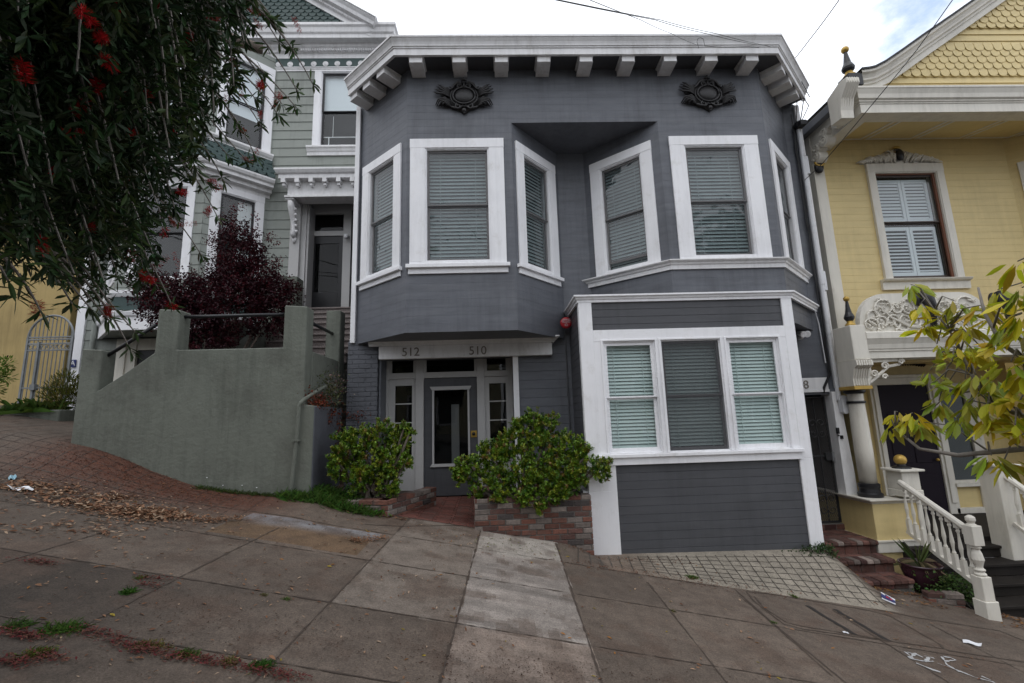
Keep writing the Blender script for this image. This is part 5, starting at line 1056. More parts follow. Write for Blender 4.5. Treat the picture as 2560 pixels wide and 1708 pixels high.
def turned(mb, x, y, z0, z1, r):
    h = z1 - z0; mb.box(x - r, x + r, y - r, y + r, z0, z0 + .28 * h); mb.box(x - r, x + r, y - r, y + r, z1 - .12 * h, z1)
    mb.lathe([(r * .7, z0 + .28 * h), (r * 1.0, z0 + .30 * h), (r * .6, z0 + .34 * h), (r * .55, z0 + .38 * h), (r * .95, z0 + .50 * h), (r * .8, z0 + .58 * h), (r * .5, z0 + .72 * h), (r * .5, z0 + .78 * h), (r * .9, z0 + .82 * h), (r * .6, z0 + .85 * h), (r * .75, z1 - .12 * h)], x, y, 10)
def newel(x, y, zg, zt, r, par):
    mb = MB(); h = zt - zg
    mb.box(x - r * 1.25, x + r * 1.25, y - r * 1.25, y + r * 1.25, zg - .15, zg + .17 * h); mb.box(x - r, x + r, y - r, y + r, zg + .17 * h, zg + .40 * h)
    mb.lathe([(r * .8, zg + .40 * h), (r * .95, zg + .42 * h), (r * .6, zg + .44 * h), (r * .9, zg + .46 * h), (r * .55, zg + .48 * h), (r * .6, zg + .5 * h), (r * .95, zg + .56 * h), (r * .8, zg + .62 * h), (r * .55, zg + .66 * h), (r * .9, zg + .68 * h), (r * .6, zg + .70 * h)], x, y, 14)
    mb.box(x - r, x + r, y - r, y + r, zg + .70 * h, zg + .90 * h); mb.lathe([(r * .9, zg + .90 * h), (r * .5, zg + .92 * h), (r * .8, zg + .95 * h), (r * .75, zg + .98 * h), (r * .3, zt)], x, y, 12)
    mb.build('newel_post', M_['cream'], par, bev=.006)
B = thing('balustrade', 'sloping white turned balustrade left of the dark steps, with the potted plant at its foot', 'railing', (6.1, 6.6, -1.2))
nx, ny = 6.04, 6.0; zg = gzf(nx, ny); nt_ = P(*y3_(1480, 745), 6.0).z; newel(nx, ny, zg, nt_, .068, B)
ux, uy = 6.14, 7.1
rt = Vector((ux, uy, P(*y3_(990, 485), uy).z)); rb = Vector((nx, ny, P(*y3_(1452, 890), ny).z)); bt = Vector((ux, uy, P(*y3_(1045, 870), uy).z)); bb2 = Vector((nx, ny, P(*y3_(1510, 1330), ny).z))
mb = MB(); mb.tube([rt, rb], .042, 8); mb.build('handrail', M_['cream'], B); mb = MB(); mb.tube([bt, bb2], .035, 4); mb.build('bottom_rail', M_['cream'], B)
for i in range(9):
    t = (i + .45) / 9.3; p = rt.lerp(rb, t); q = bt.lerp(bb2, t); mb = MB(); turned(mb, p.x, p.y, q.z, p.z, .026); mb.build('baluster', M_['cream'], B)
def capped_post(label, xl_, xr_, y, zt, zb, ball, shaftb):
    PO = thing('porch_post', label, 'post', ((xl_ + xr_) / 2, y, zb), 'square cream posts at the top of the porch steps'); w2 = (xr_ - xl_) / 2; x = (xl_ + xr_) / 2
    mb = MB(); mb.box(x - w2 * .72, x + w2 * .72, y - w2 * .72, y + w2 * .72, shaftb, zt - .035); mb.box(x - w2 * .8, x + w2 * .8, y - w2 * .8, y + w2 * .8, shaftb - .1, shaftb); mb.build('shaft', M_['cream'], PO, bev=.008)
    mb = MB(); mb.box(x - w2, x + w2, y - w2, y + w2, zt - .034, zt); mb.build('cap', M_['cream'], PO, bev=.006)
    if ball: mb = MB(); mb.lathe([(.13, zt), (.12, zt + .02), (.06, zt + .045), (.055, zt + .07)], x, y, 14); mb.build('ball_base', M_['dark'], PO); mb = MB(); mb.sphere((x, y, zt + .13), .085, 16, 10); mb.build('gilded_ball', M_['gold'], PO, smooth=True)
a = P(*y3_(870, 388), YBX + .0); b = P(*y3_(1062, 388), YBX + .0); capped_post('square cream porch post topped by a gold ball at the head of the dark steps', a.x, b.x, YBX + .1, a.z, bb, True, P(*y3_(960, 540), YBX + .1).z)
a = P(*y3_(1605, 350), YBX - .3); b = P(*y3_(1805, 350), YBX - .3); capped_post('tall square cream porch post right of the dark steps, half hidden by yellow leaves', a.x, b.x, YBX - .2, a.z, -1.3, False, -.95)
B = thing('balustrade', 'short stretch of white turned balustrade right of the dark steps, cut off by the frame', 'railing', (7.9, 6.4, -1.2))
rt = P(*y3_(1745, 450), 6.85); bt = P(*y3_(1805, 810), 6.85); dv = Vector((.0, -1.1, -.78))
mb = MB(); mb.tube([rt, rt + dv], .042, 8); mb.build('handrail', M_['cream'], B); mb = MB(); mb.tube([bt, bt + dv], .035, 4); mb.build('bottom_rail', M_['cream'], B)
for i in range(9): t = (i + .6) / 9.3; p = rt + dv * t; q = bt + dv * t; mb = MB(); turned(mb, p.x, p.y, q.z, p.z, .026); mb.build('baluster', M_['cream'], B)
newel(rt.x, 5.75, gzf(rt.x, 5.75), gzf(rt.x, 5.75) + 1.2, .068, B)
# ------------------------------------------------------------------ brick steps to the gate
BS = thing('brick_steps', 'worn red brick steps with rounded nosings leading up to the iron gate', 'stairs', (5.15, 7.1, -.9)); r = random.Random(9)
def brickcol(): 
    c = r.uniform(.45, 1.3); k = r.random(); return (.122 * c, .054 * c, .042 * c) if k < .75 else ((.24 * c, .19 * c, .165 * c) if k < .85 else (.10 * c, .04 * c, .035 * c))
for nm, y, zt, xr, zb, th in (('step', 7.15, -.385, 5.71, -.58, .85), ('step', 6.87, -.565, 5.70, -.75, .32), ('step', 6.56, -.74, 5.68, -.82, .35)):
    mb = MB(); x = 4.59
    while x < xr - .02:
        w_ = min(.098, xr - x); mb.col = brickcol(); y0 = y - r.uniform(0, .012); dz = r.uniform(-.004, .004)
        mb.pyz([(y0 + .01, zt - .06), (y0, zt - .045 + dz), (y0 + .004, zt - .012 + dz), (y0 + .02, zt + dz), (y0 + .2, zt + dz), (y0 + .2, zt - .06)], x, x + w_ - .008); x += .098
    yy = y + .205
    while yy < y + th:
        x = 4.59
        while x < xr - .02: mb.col = brickcol(); mb.box(x, min(x + .2, xr) - .008, yy, yy + .09, zt - .05, zt + r.uniform(-.002, .003)); x += .2
        yy += .098
    x = 4.59
    while x < xr - .03 and zb < zt - .07: mb.col = brickcol(); mb.box(x, min(x + .2, xr - .02) - .008, y + .03, y + .1, zb - .04, zt - .068); x += .2
    mb.mi = 1; mb.col = (.1, .09, .085); mb.box(4.58, xr - .012, y + .04, y + th, zb - .5, zt - .008)
    mb.build(nm, [M_['brick'], M_['mortar']], BS, bev=.004)
mb = MB(); x = 4.6
while x < 5.72: mb.col = brickcol(); mb.box(x, x + .19, 7.86, 7.96, -.385, -.30); x += .2
mb.mi = 1; mb.box(4.6, 5.73, 7.87, 8.1, -.5, -.29); mb.build('threshold', [M_['brick'], M_['mortar']], BS, bev=.004)
# ------------------------------------------------------------------ foliage helpers
def unit(a): return a / np.maximum(np.linalg.norm(a, axis=1, keepdims=True), 1e-9)
def leaves(b, d, L_, W_, col, fold=.12, droop=.1, up=None, roll=.5):
    n = len(b); d = unit(d); up = np.tile([0, 0, 1.0], (n, 1)) if up is None else up
    s = unit(np.cross(d, up + rng.normal(0, roll, (n, 3)))); nn = np.cross(s, d); L_ = np.broadcast_to(L_, n)[:, None]; W_ = np.broadcast_to(W_, n)[:, None]
    dr = np.array([0, 0, -1.0])[None] * L_ * droop
    v = np.stack([b, b + .33 * L_ * d - .42 * W_ * s + nn * fold * W_ + dr * .15, b + .68 * L_ * d - .46 * W_ * s + nn * fold * W_ + dr * .5, b + L_ * d + dr, b + .68 * L_ * d + .46 * W_ * s + nn * fold * W_ + dr * .5, b + .33 * L_ * d + .42 * W_ * s + nn * fold * W_ + dr * .15], 1).reshape(-1, 3)
    i = np.arange(n)[:, None] * 6
    f = np.stack([i + np.array([0, 5, 4, 3]), i + np.array([0, 3, 2, 1])], 1).reshape(-1, 4)
    return v, f, np.repeat(np.asarray(col).reshape(-1, 3) * np.ones((n, 1)), 2, 0)
def join(parts):
    V = []; Fc = []; Cc = []; n = 0
    for v, f, c in parts: V.append(v); Fc.append(f + n); Cc.append(c); n += len(v)
    return np.concatenate(V), np.concatenate(Fc), np.concatenate(Cc)
def leafobj(name, parts, mat, parent): v, f, c = join(parts); return mkmesh(name, v, f.tolist(), c, mat, None, parent, False)
def rdir(n, z=0.0): d = rng.normal(0, 1, (n, 3)); d[:, 2] += z; return unit(d)
def varcol(base, n, v=.25, hue=.1): 
    c = np.array(base)[None] * (1 + rng.normal(0, v, (n, 1))) * (1 + rng.normal(0, hue, (n, 3))); return np.clip(c, .002, .9)
def inpoly(x, y, poly):
    c = np.zeros(len(x), bool); j = len(poly) - 1
    for i in range(len(poly)):
        xi, yi = poly[i]; xj, yj = poly[j]; k = ((yi > y) != (yj > y)) & (x < (xj - xi) * (y - yi) / (yj - yi + 1e-9) + xi); c ^= k; j = i
    return c
def Pt(u, v, t):   # point at distance t along the view of (u, v)
    d = ray(u, v); d = d / np.linalg.norm(d); return np.array([d[0] * t, d[1] * t, CZ + d[2] * t])
# ------------------------------------------------------------------ bottlebrush tree
BT = thing('bottlebrush_tree', 'weeping bottlebrush tree with dark narrow leaves and red brush flowers overhanging the left sidewalk', 'tree', (-3.9, 1.75, gzf(-3.9, 1.75)))
mb = MB(); tz = gzf(-3.9, 1.75)
trunk = [(-3.9, 1.75, tz - .1), (-3.88, 1.76, tz + .7), (-3.8, 1.82, tz + 1.5), (-3.7, 1.9, tz + 2.2)]; mb.tube(trunk, [.17, .145, .13, .11], 12)
limbs = [[(-3.7, 1.9, 3.0), (-3.2, 2.1, 4.0), (-2.4, 2.4, 4.7), (-1.6, 2.7, 5.0), (-1.0, 2.9, 4.9)], [(-3.7, 1.9, 3.0), (-3.3, 2.5, 4.2), (-2.7, 3.2, 4.9), (-2.0, 3.6, 4.9)], [(-3.7, 1.9, 3.0), (-3.0, 1.7, 4.0), (-2.2, 1.7, 4.6), (-1.4, 1.9, 4.8)], [(-3.7, 1.9, 3.0), (-4.2, 2.4, 4.2), (-4.6, 3.0, 4.8)], [(-3.7, 1.9, 3.0), (-4.2, 1.3, 4.1), (-4.6, .9, 4.6)], [(-3.7, 1.9, 3.0), (-3.7, 2.9, 4.0), (-3.6, 3.8, 4.2)]]
for l_ in limbs: mb.tube(l_, [.09 - .016 * i for i in range(len(l_))], 8)
mb.build('trunk', M_['bark'], BT, smooth=True)
LP = np.array([p for l_ in limbs for a, b in zip(l_[1:-1], l_[2:]) for p in [np.array(a) * (1 - t) + np.array(b) * t for t in (0, .33, .66, 1)]])
region = [(-420, -500), (560, -500), (610, -80), (625, 60), (600, 200), (545, 320), (500, 420), (455, 520), (410, 600), (385, 690), (330, 745), (240, 745), (150, 735), (110, 700), (-40, 670), (-420, 620)]
tips = []
N = 3000
while len(tips) < N:
    u = rng.uniform(-420, 620, 400); v = rng.uniform(-500, 760, 400); k = inpoly(u, v, region)
    for a, b in zip(u[k], v[k]):
        edge = np.clip((a - 330) / 250, 0, 1)
        if rng.random() < edge * .38: continue
        t = 1.75 + 2.0 * rng.random() ** .8 + .35 * np.clip(a / 600, -.3, 1); tips.append((Pt(a, b, t), a, b))
tips = tips[:N]
extra = [(784, 215, 3.1), (742, 270, 3.1), (700, 295, 3.1), (655, 320, 3.2), (620, 405, 3.2), (560, 455, 3.2), (640, 395, 3.1), (530, 470, 3.2), (330, 885, 2.7), (338, 830, 2.75), (105, 785, 2.2), (40, 745, 2.2), (272, 800, 2.6), (230, 775, 2.5), (700, 110, 3.1), (735, 128, 3.1), (660, 30, 3.0), (690, 60, 3.0), (745, 230, 3.15), (705, 260, 3.15), (575, 395, 3.2), (430, 765, 3.0), (395, 720, 3.0), (505, 640, 3.2), (545, 545, 3.2), (20, 700, 2.0), (180, 760, 2.3), (640, 250, 3.0), (600, 330, 3.1)]
# hidden outer part of the crown (left of and above the picture) that shades the pavement
for _ in range(1250):
    p = np.array([rng.uniform(-5.2, -.9), rng.uniform(-1.3, 4.2), rng.uniform(3.3, 5.4)]); q = RC @ (p - np.array([0, 0, CZ]))
    if q[2] > .2:
        uu = 1280 + FPX * q[0] / q[2]; vv = 854 + FPX * q[1] / q[2]
        if -450 < uu < 2560 and -520 < vv < 1708: continue
    tips.append((p, -999, -999))
stem = MB(); parts = []; caps = []
def twig(tip, u, v, n_leaf, Ls, lw, colb, Lt=None, sag=None):
    tip = np.asarray(tip); near = LP[np.argsort(np.linalg.norm(LP - (tip + [-.4, -.1, .9]), axis=1))[0]]
    Lt = rng.uniform(.5, 1.0) if Lt is None else Lt
    d = near - tip; d = d / np.linalg.norm(d); up = np.array([-.12, -.05, 1.0]); 
    st = tip + Lt * .55 * unit((.55 * d + .6 * up)[None])[0]; st2 = st + Lt * .5 * unit((.8 * d + .3 * up)[None])[0]
    ts = np.linspace(0, 1, 9)[:, None]; path = (1 - ts) ** 2 * tip + 2 * (1 - ts) * ts * (st + rng.normal(0, .04, 3)) + ts ** 2 * st2
    return path
cnt = 0
for tip, u, v in tips:
    out = u == -999; path = twig(tip, u, v, 0, 0, 0, 0)
    if not out and cnt % 3 == 0: stem.tube([tuple(p) for p in path], [.0022 + .0006 * i for i in range(9)], 4)
    cnt += 1
    nl = 14 if out else 48; sc_ = 2.4 if out else 1.0
    t = np.concatenate([rng.random(nl // 2) ** 1.6 * .38, rng.normal(rng.uniform(.4, .8), .06, nl - nl // 2).clip(0, 1)]) * 8
    i = np.minimum(t.astype(int), 7); fr = (t - i)[:, None]; b = path[i] * (1 - fr) + path[i + 1] * fr; ax = unit(path[i] - path[i + 1])
    dirs = unit(rdir(nl) * 1.0 + ax * .75); dirs[:, 2] += .08
    hue = rng.random(); cb = (.022, .042, .016) if hue < .75 else (.038, .06, .018)
    parts.append(leaves(b, dirs, rng.uniform(.034, .062, nl) * sc_, rng.uniform(.0105, .0155, nl) * sc_, varcol(cb, nl, .25, .12), fold=.15, droop=.08))
    if not out and cnt % 6 == 0:
        for k in range(3, 7):
            for _ in range(6): f_ = rng.random(); caps.append(path[k] * (1 - f_) + path[k + 1] * f_ + rng.normal(0, .0035, 3))
for u, v, t in extra:
    tip = Pt(u, v, t); a2 = Pt(u - rng.uniform(60, 130), v - rng.uniform(110, 190), t - .1); a3 = Pt(u - rng.uniform(200, 300), v - rng.uniform(240, 330), t - .2)
    ts = np.linspace(0, 1, 9)[:, None]; path = (1 - ts) ** 2 * tip + 2 * (1 - ts) * ts * a2 + ts ** 2 * a3
    stem.tube([tuple(p) for p in path], [.0025 + .0005 * i for i in range(9)], 4)
    for k in range(2, 8):
        for _ in range(8): f_ = rng.random(); caps.append(path[k] * (1 - f_) + path[min(k + 1, 8)] * f_ + rng.normal(0, .0035, 3))
    for c0_, m in ((.02, 10), (rng.uniform(.25, .4), 7), (rng.uniform(.5, .62), 9), (.8, 16)):
        tt = np.clip(rng.normal(c0_, .03, m), 0, .99) * 8; i = tt.astype(int); fr = (tt - i)[:, None]; b = path[i] * (1 - fr) + path[i + 1] * fr
        parts.append(leaves(b, unit(rdir(m) + unit(path[i] - path[i + 1]) * .6), rng.uniform(.045, .07, m), rng.uniform(.010, .015, m), varcol((.05, .085, .03), m, .25, .12), fold=.15))
leafobj('crown', parts, M_['leaf'], BT)
for c in caps:
    stem.sphere(tuple(c), .0032, 4, 3)
stem.build('branches', M_['bark2'], BT)
def brush(u, v, t, Lb=.055, R=.023, n=190, col=(.42, .012, .015), ang=None, name='flower'):
    c = Pt(u, v, t); ax = unit((np.array([.35, -.2, -1.0]) + rng.normal(0, .5, 3))[None])[0] if ang is None else np.array(ang) / np.linalg.norm(ang)
    b = c + ax[None] * rng.uniform(-.5, .5, (n, 1)) * Lb; d = rdir(n); d = unit(d - (d @ ax)[:, None] * ax * .8)
    v_, f, c_ = leaves(b, d, R * rng.uniform(.75, 1.15, n), .0016, varcol(col, n, .2, .08), fold=0, droop=.02)
    return v_, f, c_
fl = [(215, 40, 1.9, (.2, -1, -.1)), (252, 92, 2.0, (.6, -.6, -.9)), (271, 158, 2.0, (.2, -1, -.2)), (650, 212, 2.9, (.4, -.3, -1)), (290, 18, 2.3, None), (395, 12, 2.6, None), (245, 215, 2.2, None), (373, 238, 2.6, None), (103, 614, 2.1, None), (377, 700, 2.9, (.9, -.2, -.4)), (358, 690, 2.9, None), (520, 528, 3.1, None), (412, 580, 3.0, None), (270, 778, 2.6, (0, -.2, -1)), (200, 270, 2.2, None), (450, 85, 2.8, None), (470, 95, 2.8, None), (95, 880 - 110, 2.3, (0, 0, -1)), (430, 765, 3.0, None), (530, 455, 3.2, (1, 0, -.2)), (545, 470, 3.2, (1, 0, .2)), (130, 430, 2.3, None), (60, 180, 1.9, None), (330, 330, 2.6, None), (180, 330, 2.2, None), (310, 455, 2.7, None), (430, 330, 2.9, None), (225, 560, 2.5, None), (455, 480, 3.0, None), (330, 640, 2.8, None)]
leafobj('flowers', [brush(u, v, t, ang=a) for u, v, t, a in fl], M_['petal'], BT)
fl2 = [(632, 28, 3.0), (645, 60, 3.0), (742, 62, 3.1), (700, 240, 3.1), (600, 220, 3.0), (688, 250, 3.1), (605, 325, 3.1), (640, 385, 3.15), (650, 285, 3.1), (585, 155, 3.0), (532, 50, 2.9), (470, 560, 3.1), (400, 540, 3.0), (440, 650, 3.0), (405, 655, 3.0), (430, 555, 3.0), (350, 600, 2.9), (620, 400, 3.2), (570, 240, 3.0), (80, 765, 2.3), (235, 350, 2.4), (310, 240, 2.5)]
leafobj('fading_flowers', [brush(u, v, t, .09, .018, 110, (.36, .06, .05)) for u, v, t in fl2], M_['petal'], BT)
# ------------------------------------------------------------------ red leaved shrub behind the stair wall
RS = thing('red_shrub', 'burgundy leaved shrub with a tall upright top growing behind the stucco stair wall', 'shrub', (-5.0, 8.1, 1.5))
def blobpts(blobs, n, shell=.75, rag=0.0):
    w_ = np.array([b[3] ** 2 for b in blobs]); k = rng.choice(len(blobs), n, p=w_ / w_.sum()); B = np.array([b[:3] for b in blobs])[k]; R = np.array([b[3] for b in blobs])[k][:, None]
    d = rdir(n); rad = R * (shell + (1 - shell) * rng.random((n, 1)) ** .6) * rng.uniform(.8 - rag, 1.08 + rag * .6, (n, 1))
    return B + d * rad, d
def disp(x, y, Y): p = D(x, y, Y); return (p.x, p.y, p.z)
bl_ = [(*disp(540, 515, 8.3), .17), (*disp(560, 545, 8.3), .24), (*disp(525, 560, 8.3), .22), (*disp(560, 590, 8.3), .32), (*disp(590, 575, 8.3), .18), (*disp(530, 625, 8.2), .34), (*disp(595, 635, 8.3), .32), (*disp(560, 660, 8.2), .42), (*disp(480, 675, 8.1), .36), (*disp(435, 655, 8.1), .22), (*disp(420, 690, 8.0), .40), (*disp(360, 690, 7.9), .32), (*disp(620, 685, 8.2), .42), (*disp(540, 710, 8.0), .5), (*disp(450, 730, 7.9), .42), (*disp(470, 780, 7.8), .4), (*disp(620, 725, 8.1), .34), (*disp(400, 720, 7.8), .32), (*disp(335, 660, 7.9), .22), (*disp(640, 660, 8.3), .24), (*disp(350, 640, 7.9), .14)]
c_, d_ = blobpts(bl_, 2700, .72); parts = []; stem = MB()
for tip, (c0_, d0_) in enumerate(zip(c_, d_)):
    m = 14; ax = unit((d0_ + rng.normal(0, .35, 3) + [0, 0, .15])[None])[0]; tt = rng.random((m, 1)) * .26; b = c0_ + ax * (tt - .1) + rng.normal(0, .02, (m, 3))
    cb = (.032, .007, .011) if rng.random() < .75 else (.06, .009, .014)
    parts.append(leaves(b, unit(ax[None] * .8 + rdir(m)), rng.uniform(.036, .056, m), rng.uniform(.022, .032, m), varcol(cb, m, .3, .12), fold=.1, droop=.1))
for (x, y, n_) in ((620, 545, 14), (635, 555, 10), (480, 555, 14), (492, 540, 10), (505, 505, 10), (540, 480, 10), (555, 470, 8), (585, 500, 8), (640, 600, 14)):
    b = np.array(disp(x, y, 8.2)) + rng.normal(0, .05, (n_ * 3, 3)); parts.append(leaves(b, rdir(n_ * 3, .4), .042, .024, varcol((.08, .012, .018), n_ * 3, .3, .1)))
leafobj('foliage', parts, M_['leaf'], RS)
mb = MB(); g0 = np.array([-5.1, 8.1, 1.4])
for b in bl_: mb.tube([tuple(g0 + rng.normal(0, .06, 3)), tuple(g0 * .5 + np.array(b[:3]) * .5 + [0, 0, .1]), b[:3]], [.03, .022, .008], 6)
mb.build('stems', M_['bark'], RS)
# ------------------------------------------------------------------ jade shrubs in brick planters
def jade(name, label, blobs, n, base):
    J = thing(name, label, 'shrub', base, 'jade shrubs either side of the door'); c_, d_ = blobpts(blobs, n, .7, .22); parts = []; k_ = 0
    for c0_, d0_ in zip(c_, d_):
        m = 20; ax = unit((d0_ + np.array([0, -.2, .55]) + rng.normal(0, .3, 3))[None])[0]; a = rng.random(m) * 6.28
        s = unit(np.cross(ax, [.3, .5, .8])[None])[0]; t = np.cross(ax, s); el = rng.uniform(.1, 1.2, m)[:, None]
        dirs = (np.cos(a)[:, None] * s + np.sin(a)[:, None] * t) + ax * el; b = c0_ + ax * rng.uniform(-.05, .02, (m, 1))
        q = rng.random(); cb = (.12, .205, .02) if q < .55 else ((.20, .245, .022) if q < .82 else ((.05, .12, .016) if q < .95 else (.20, .13, .04)))
        parts.append(leaves(b, dirs, rng.uniform(.026, .042, m), rng.uniform(.016, .024, m), varcol(cb, m, .2, .1), fold=-.15, droop=-.1, roll=.2))
    leafobj('foliage', parts, M_['leafw'], J); mb = MB(); g0 = np.array(base) + [0, 0, -.1]
    for b in blobs: mb.tube([tuple(g0 + rng.normal(0, .08, 3)), tuple(g0 * .4 + np.array(b[:3]) * .6), tuple(np.array(b[:3]) + [0, 0, .05])], [.035, .025, .012], 6)
    mb.build('stems', M_['bark'], J)
jb = lambda L_: [(*disp(x, y, Y), r) for x, y, Y, r in L_]
jade('jade_shrub', 'rounded green jade shrub in the brick planter left of the grey front door', jb([(830, 1010, 6.8, .22), (870, 1000, 6.9, .24), (910, 1010, 7.0, .2), (800, 1040, 6.75, .22), (780, 1075, 6.7, .17), (850, 1060, 6.75, .26), (905, 1060, 6.8, .24), (925, 1020, 6.9, .14), (830, 1100, 6.7, .2), (890, 1105, 6.7, .18), (935, 1060, 6.75, .12), (775, 1040, 6.75, .1), (760, 1060, 6.7, .09), (945, 990, 6.8, .07), (930, 980, 6.9, .09), (890, 975, 6.9, .09), (800, 1000, 6.8, .1), (770, 1000, 6.75, .07), (900, 1130, 6.65, .1)]), 1150, (-1.75, 6.85, .55))
jade('jade_shrub', 'larger spreading green jade shrub spilling over the right brick planter beside the white post', jb([(1210, 985, 7.0, .26), (1250, 985, 7.0, .24), (1170, 1020, 6.9, .24), (1130, 1050, 6.8, .24), (1080, 1075, 6.7, .2), (1055, 1090, 6.65, .14), (1240, 1040, 6.8, .32), (1300, 1030, 6.8, .26), (1340, 1060, 6.65, .22), (1380, 1085, 6.55, .14), (1390, 1060, 6.6, .09), (1150, 1135, 6.5, .13), (1200, 1140, 6.45, .12), (1290, 1130, 6.45, .13), (1240, 1165, 6.42, .09), (1060, 1060, 6.65, .1), (1110, 1030, 6.8, .12), (1225, 955, 7.0, .12), (1270, 960, 7.0, .10), (1190, 975, 7.0, .10), (1290, 1090, 6.6, .26), (1200, 1090, 6.65, .26), (1140, 1100, 6.65, .2), (1260, 1140, 6.5, .15), (1230, 1120, 6.55, .2), (1095, 1125, 6.6, .12), (1320, 1100, 6.55, .18), (1340, 1030, 6.75, .14)]), 2300, (.4, 6.85, .3))
# brick planters
def brickwall(mb, A, B, z0f, z1, r, th=.2, h=.072, ln_=.21, cols=None):
    A = Vector((*A, 0)); B = Vector((*B, 0)); W = (B - A).length; keep = mb.M; mb.M = frame(A.x, A.y, B.x, B.y); zmin = min(z0f(A.x, A.y), z0f(B.x, B.y)) - .15
    k = 0; z = z1
    while z - h > zmin:
        x = -(k % 2) * ln_ / 2
        while x < W - .01:
            a, b = max(x, 0), min(x + ln_ - .012, W)
            if b - a > .025:
                q = r.random(); c = r.uniform(.65, 1.25); mb.col = (.145 * c, .060 * c, .042 * c) if q < .5 else ((.20 * c, .165 * c, .145 * c) if q < .75 else ((.11 * c, .055 * c, .045 * c) if q < .92 else (.06 * c, .05 * c, .048 * c)))
                dd_ = r.uniform(-.006, .005); mb.mi = 0; mb.box(a, b, dd_ - .004, th - .02, z - h + .011 + r.uniform(-.002, .002), z)
            x += ln_
        z -= h; k += 1
    mb.mi = 1; mb.col = (.1, .1, .1); mb.box(.004, W - .004, .004, th - .025, zmin, z1 - .012); mb.M = keep
r = random.Random(12)
def planter(label, segs, z1, soil):
    T = thing('brick_planter', label, 'planter', (*segs[0][0], z1 - .4), 'brick planters either side of the door path')
    mb = MB()
    for A, B in segs: brickwall(mb, A, B, gzf, z1, r)
    mb.build('brick_wall', [M_['brick'], M_['mortar']], T, bev=.005); mb = MB(); mb.pxy(soil, z1 - .3, z1 - .05); mb.col = (.04, .03, .022); mb.c = [mb.col] * len(mb.f); mb.build('soil', M_['attr'], T)
planter('low mossy brick planter left of the brick path, its corner leaning toward the door', [((-2.55, 6.62), (-1.52, 6.45)), ((-1.52, 6.45), (-1.02, 7.55))], .58, [(-2.5, 6.7), (-1.6, 6.55), (-1.1, 7.5), (-1.95, 7.75), (-2.5, 7.7)])
planter('patchy red and pale brick planter right of the brick path against the white post', [((-.34, 7.7), (-.36, 6.5)), ((-.36, 6.5), (1.24, 6.5))], .545, [(-.3, 6.6), (1.2, 6.6), (1.2, 7.74), (-.2, 7.74)])
# ------------------------------------------------------------------ yellow leaved tree at the right
YT = thing('yellow_leaved_tree', 'small street tree with drooping yellow green leaves reaching in from the right edge', 'tree', (3.6, 2.25, gzf(3.6, 2.25)))
mb = MB(); zt_ = gzf(3.6, 2.25); mb.tube([(3.6, 2.25, zt_ - .1), (3.58, 2.24, zt_ + .8), (3.5, 2.22, zt_ + 1.5), (3.4, 2.2, zt_ + 2.1), (3.2, 2.2, zt_ + 2.9)], [.06, .05, .042, .032, .02], 10)
mb.build('trunk', M_['bark'], YT, smooth=True)
yc_ = [(2090, 652, 2.6), (2110, 700, 2.5), (2190, 690, 2.5), (2225, 720, 2.5), (2255, 700, 2.4), (2290, 665, 2.4), (2335, 600, 2.2), (2345, 660, 2.2), (2150, 790, 2.5), (2185, 830, 2.4), (2135, 850, 2.5), (2215, 870, 2.4), (2255, 800, 2.4), (2285, 870, 2.3), (2320, 830, 2.2), (2340, 760, 2.2), (2225, 930, 2.4), (2265, 960, 2.3), (2300, 950, 2.3), (2340, 920, 2.2), (2155, 920, 2.5), (2060, 945, 2.6), (2040, 975, 2.6), (2085, 965, 2.6), (2115, 960, 2.55), (2275, 1045, 2.3), (2305, 1055, 2.3), (2345, 1000, 2.2), (2200, 745, 2.5), (2120, 760, 2.55), (2305, 745, 2.3), (2330, 690, 2.2), (2175, 880, 2.45), (2240, 860, 2.35), (2290, 790, 2.3), (2320, 900, 2.25), (2350, 850, 2.2), (2200, 960, 2.4), (2250, 900, 2.35), (2230, 800, 2.4), (2345, 720, 2.15), (2270, 925, 2.3), (2200, 800, 2.45), (2165, 730, 2.5), (2330, 975, 2.2)]
yc_ += [(a_ + rng.normal(0, 22), b_ + rng.normal(0, 18), t_ + rng.normal(0, .06)) for a_, b_, t_ in yc_[::4] if a_ > 2100]
yc_ += [(rng.uniform(2370, 2650), rng.uniform(480, 1050), rng.uniform(1.9, 2.4)) for _ in range(60)] + [(rng.uniform(2470, 2800), rng.uniform(180, 480), rng.uniform(1.9, 2.4)) for _ in range(30)]
for _ in range(90):   # the rest of the crown, round the trunk and outside the picture
    q = np.array([3.55, 2.25, zt_ + 2.5]) + rng.normal(0, .42, 3); k = RC @ (q - [0, 0, CZ]); uu = (1280 + FPX * k[0] / k[2]) / 1.08936
    if uu > 2480 and k[2] > .5: yc_.append((uu, (854 + FPX * k[1] / k[2]) / 1.08936, float(np.linalg.norm(q - [0, 0, CZ]))))
parts = []; br = MB(); hub = [np.array((3.58, 2.24, zt_ + .9)), np.array((3.5, 2.22, zt_ + 1.5)), np.array((3.4, 2.2, zt_ + 2.1))]
main = [Pt(x * 1.08936, y * 1.08936, t) for x, y, t in ((2560, 1010, 2.4), (2350, 1030, 2.35), (2200, 1045, 2.4), (2110, 1030, 2.5), (2055, 985, 2.6))]
main2 = [Pt(x * 1.08936, y * 1.08936, t) for x, y, t in ((2560, 1000, 2.4), (2420, 980, 2.3), (2280, 930, 2.35), (2230, 860, 2.4), (2180, 760, 2.5), (2110, 670, 2.55))]
main3 = [Pt(x * 1.08936, y * 1.08936, t) for x, y, t in ((2600, 900, 2.3), (2420, 870, 2.25), (2300, 790, 2.3), (2260, 720, 2.35), (2245, 660, 2.4))]
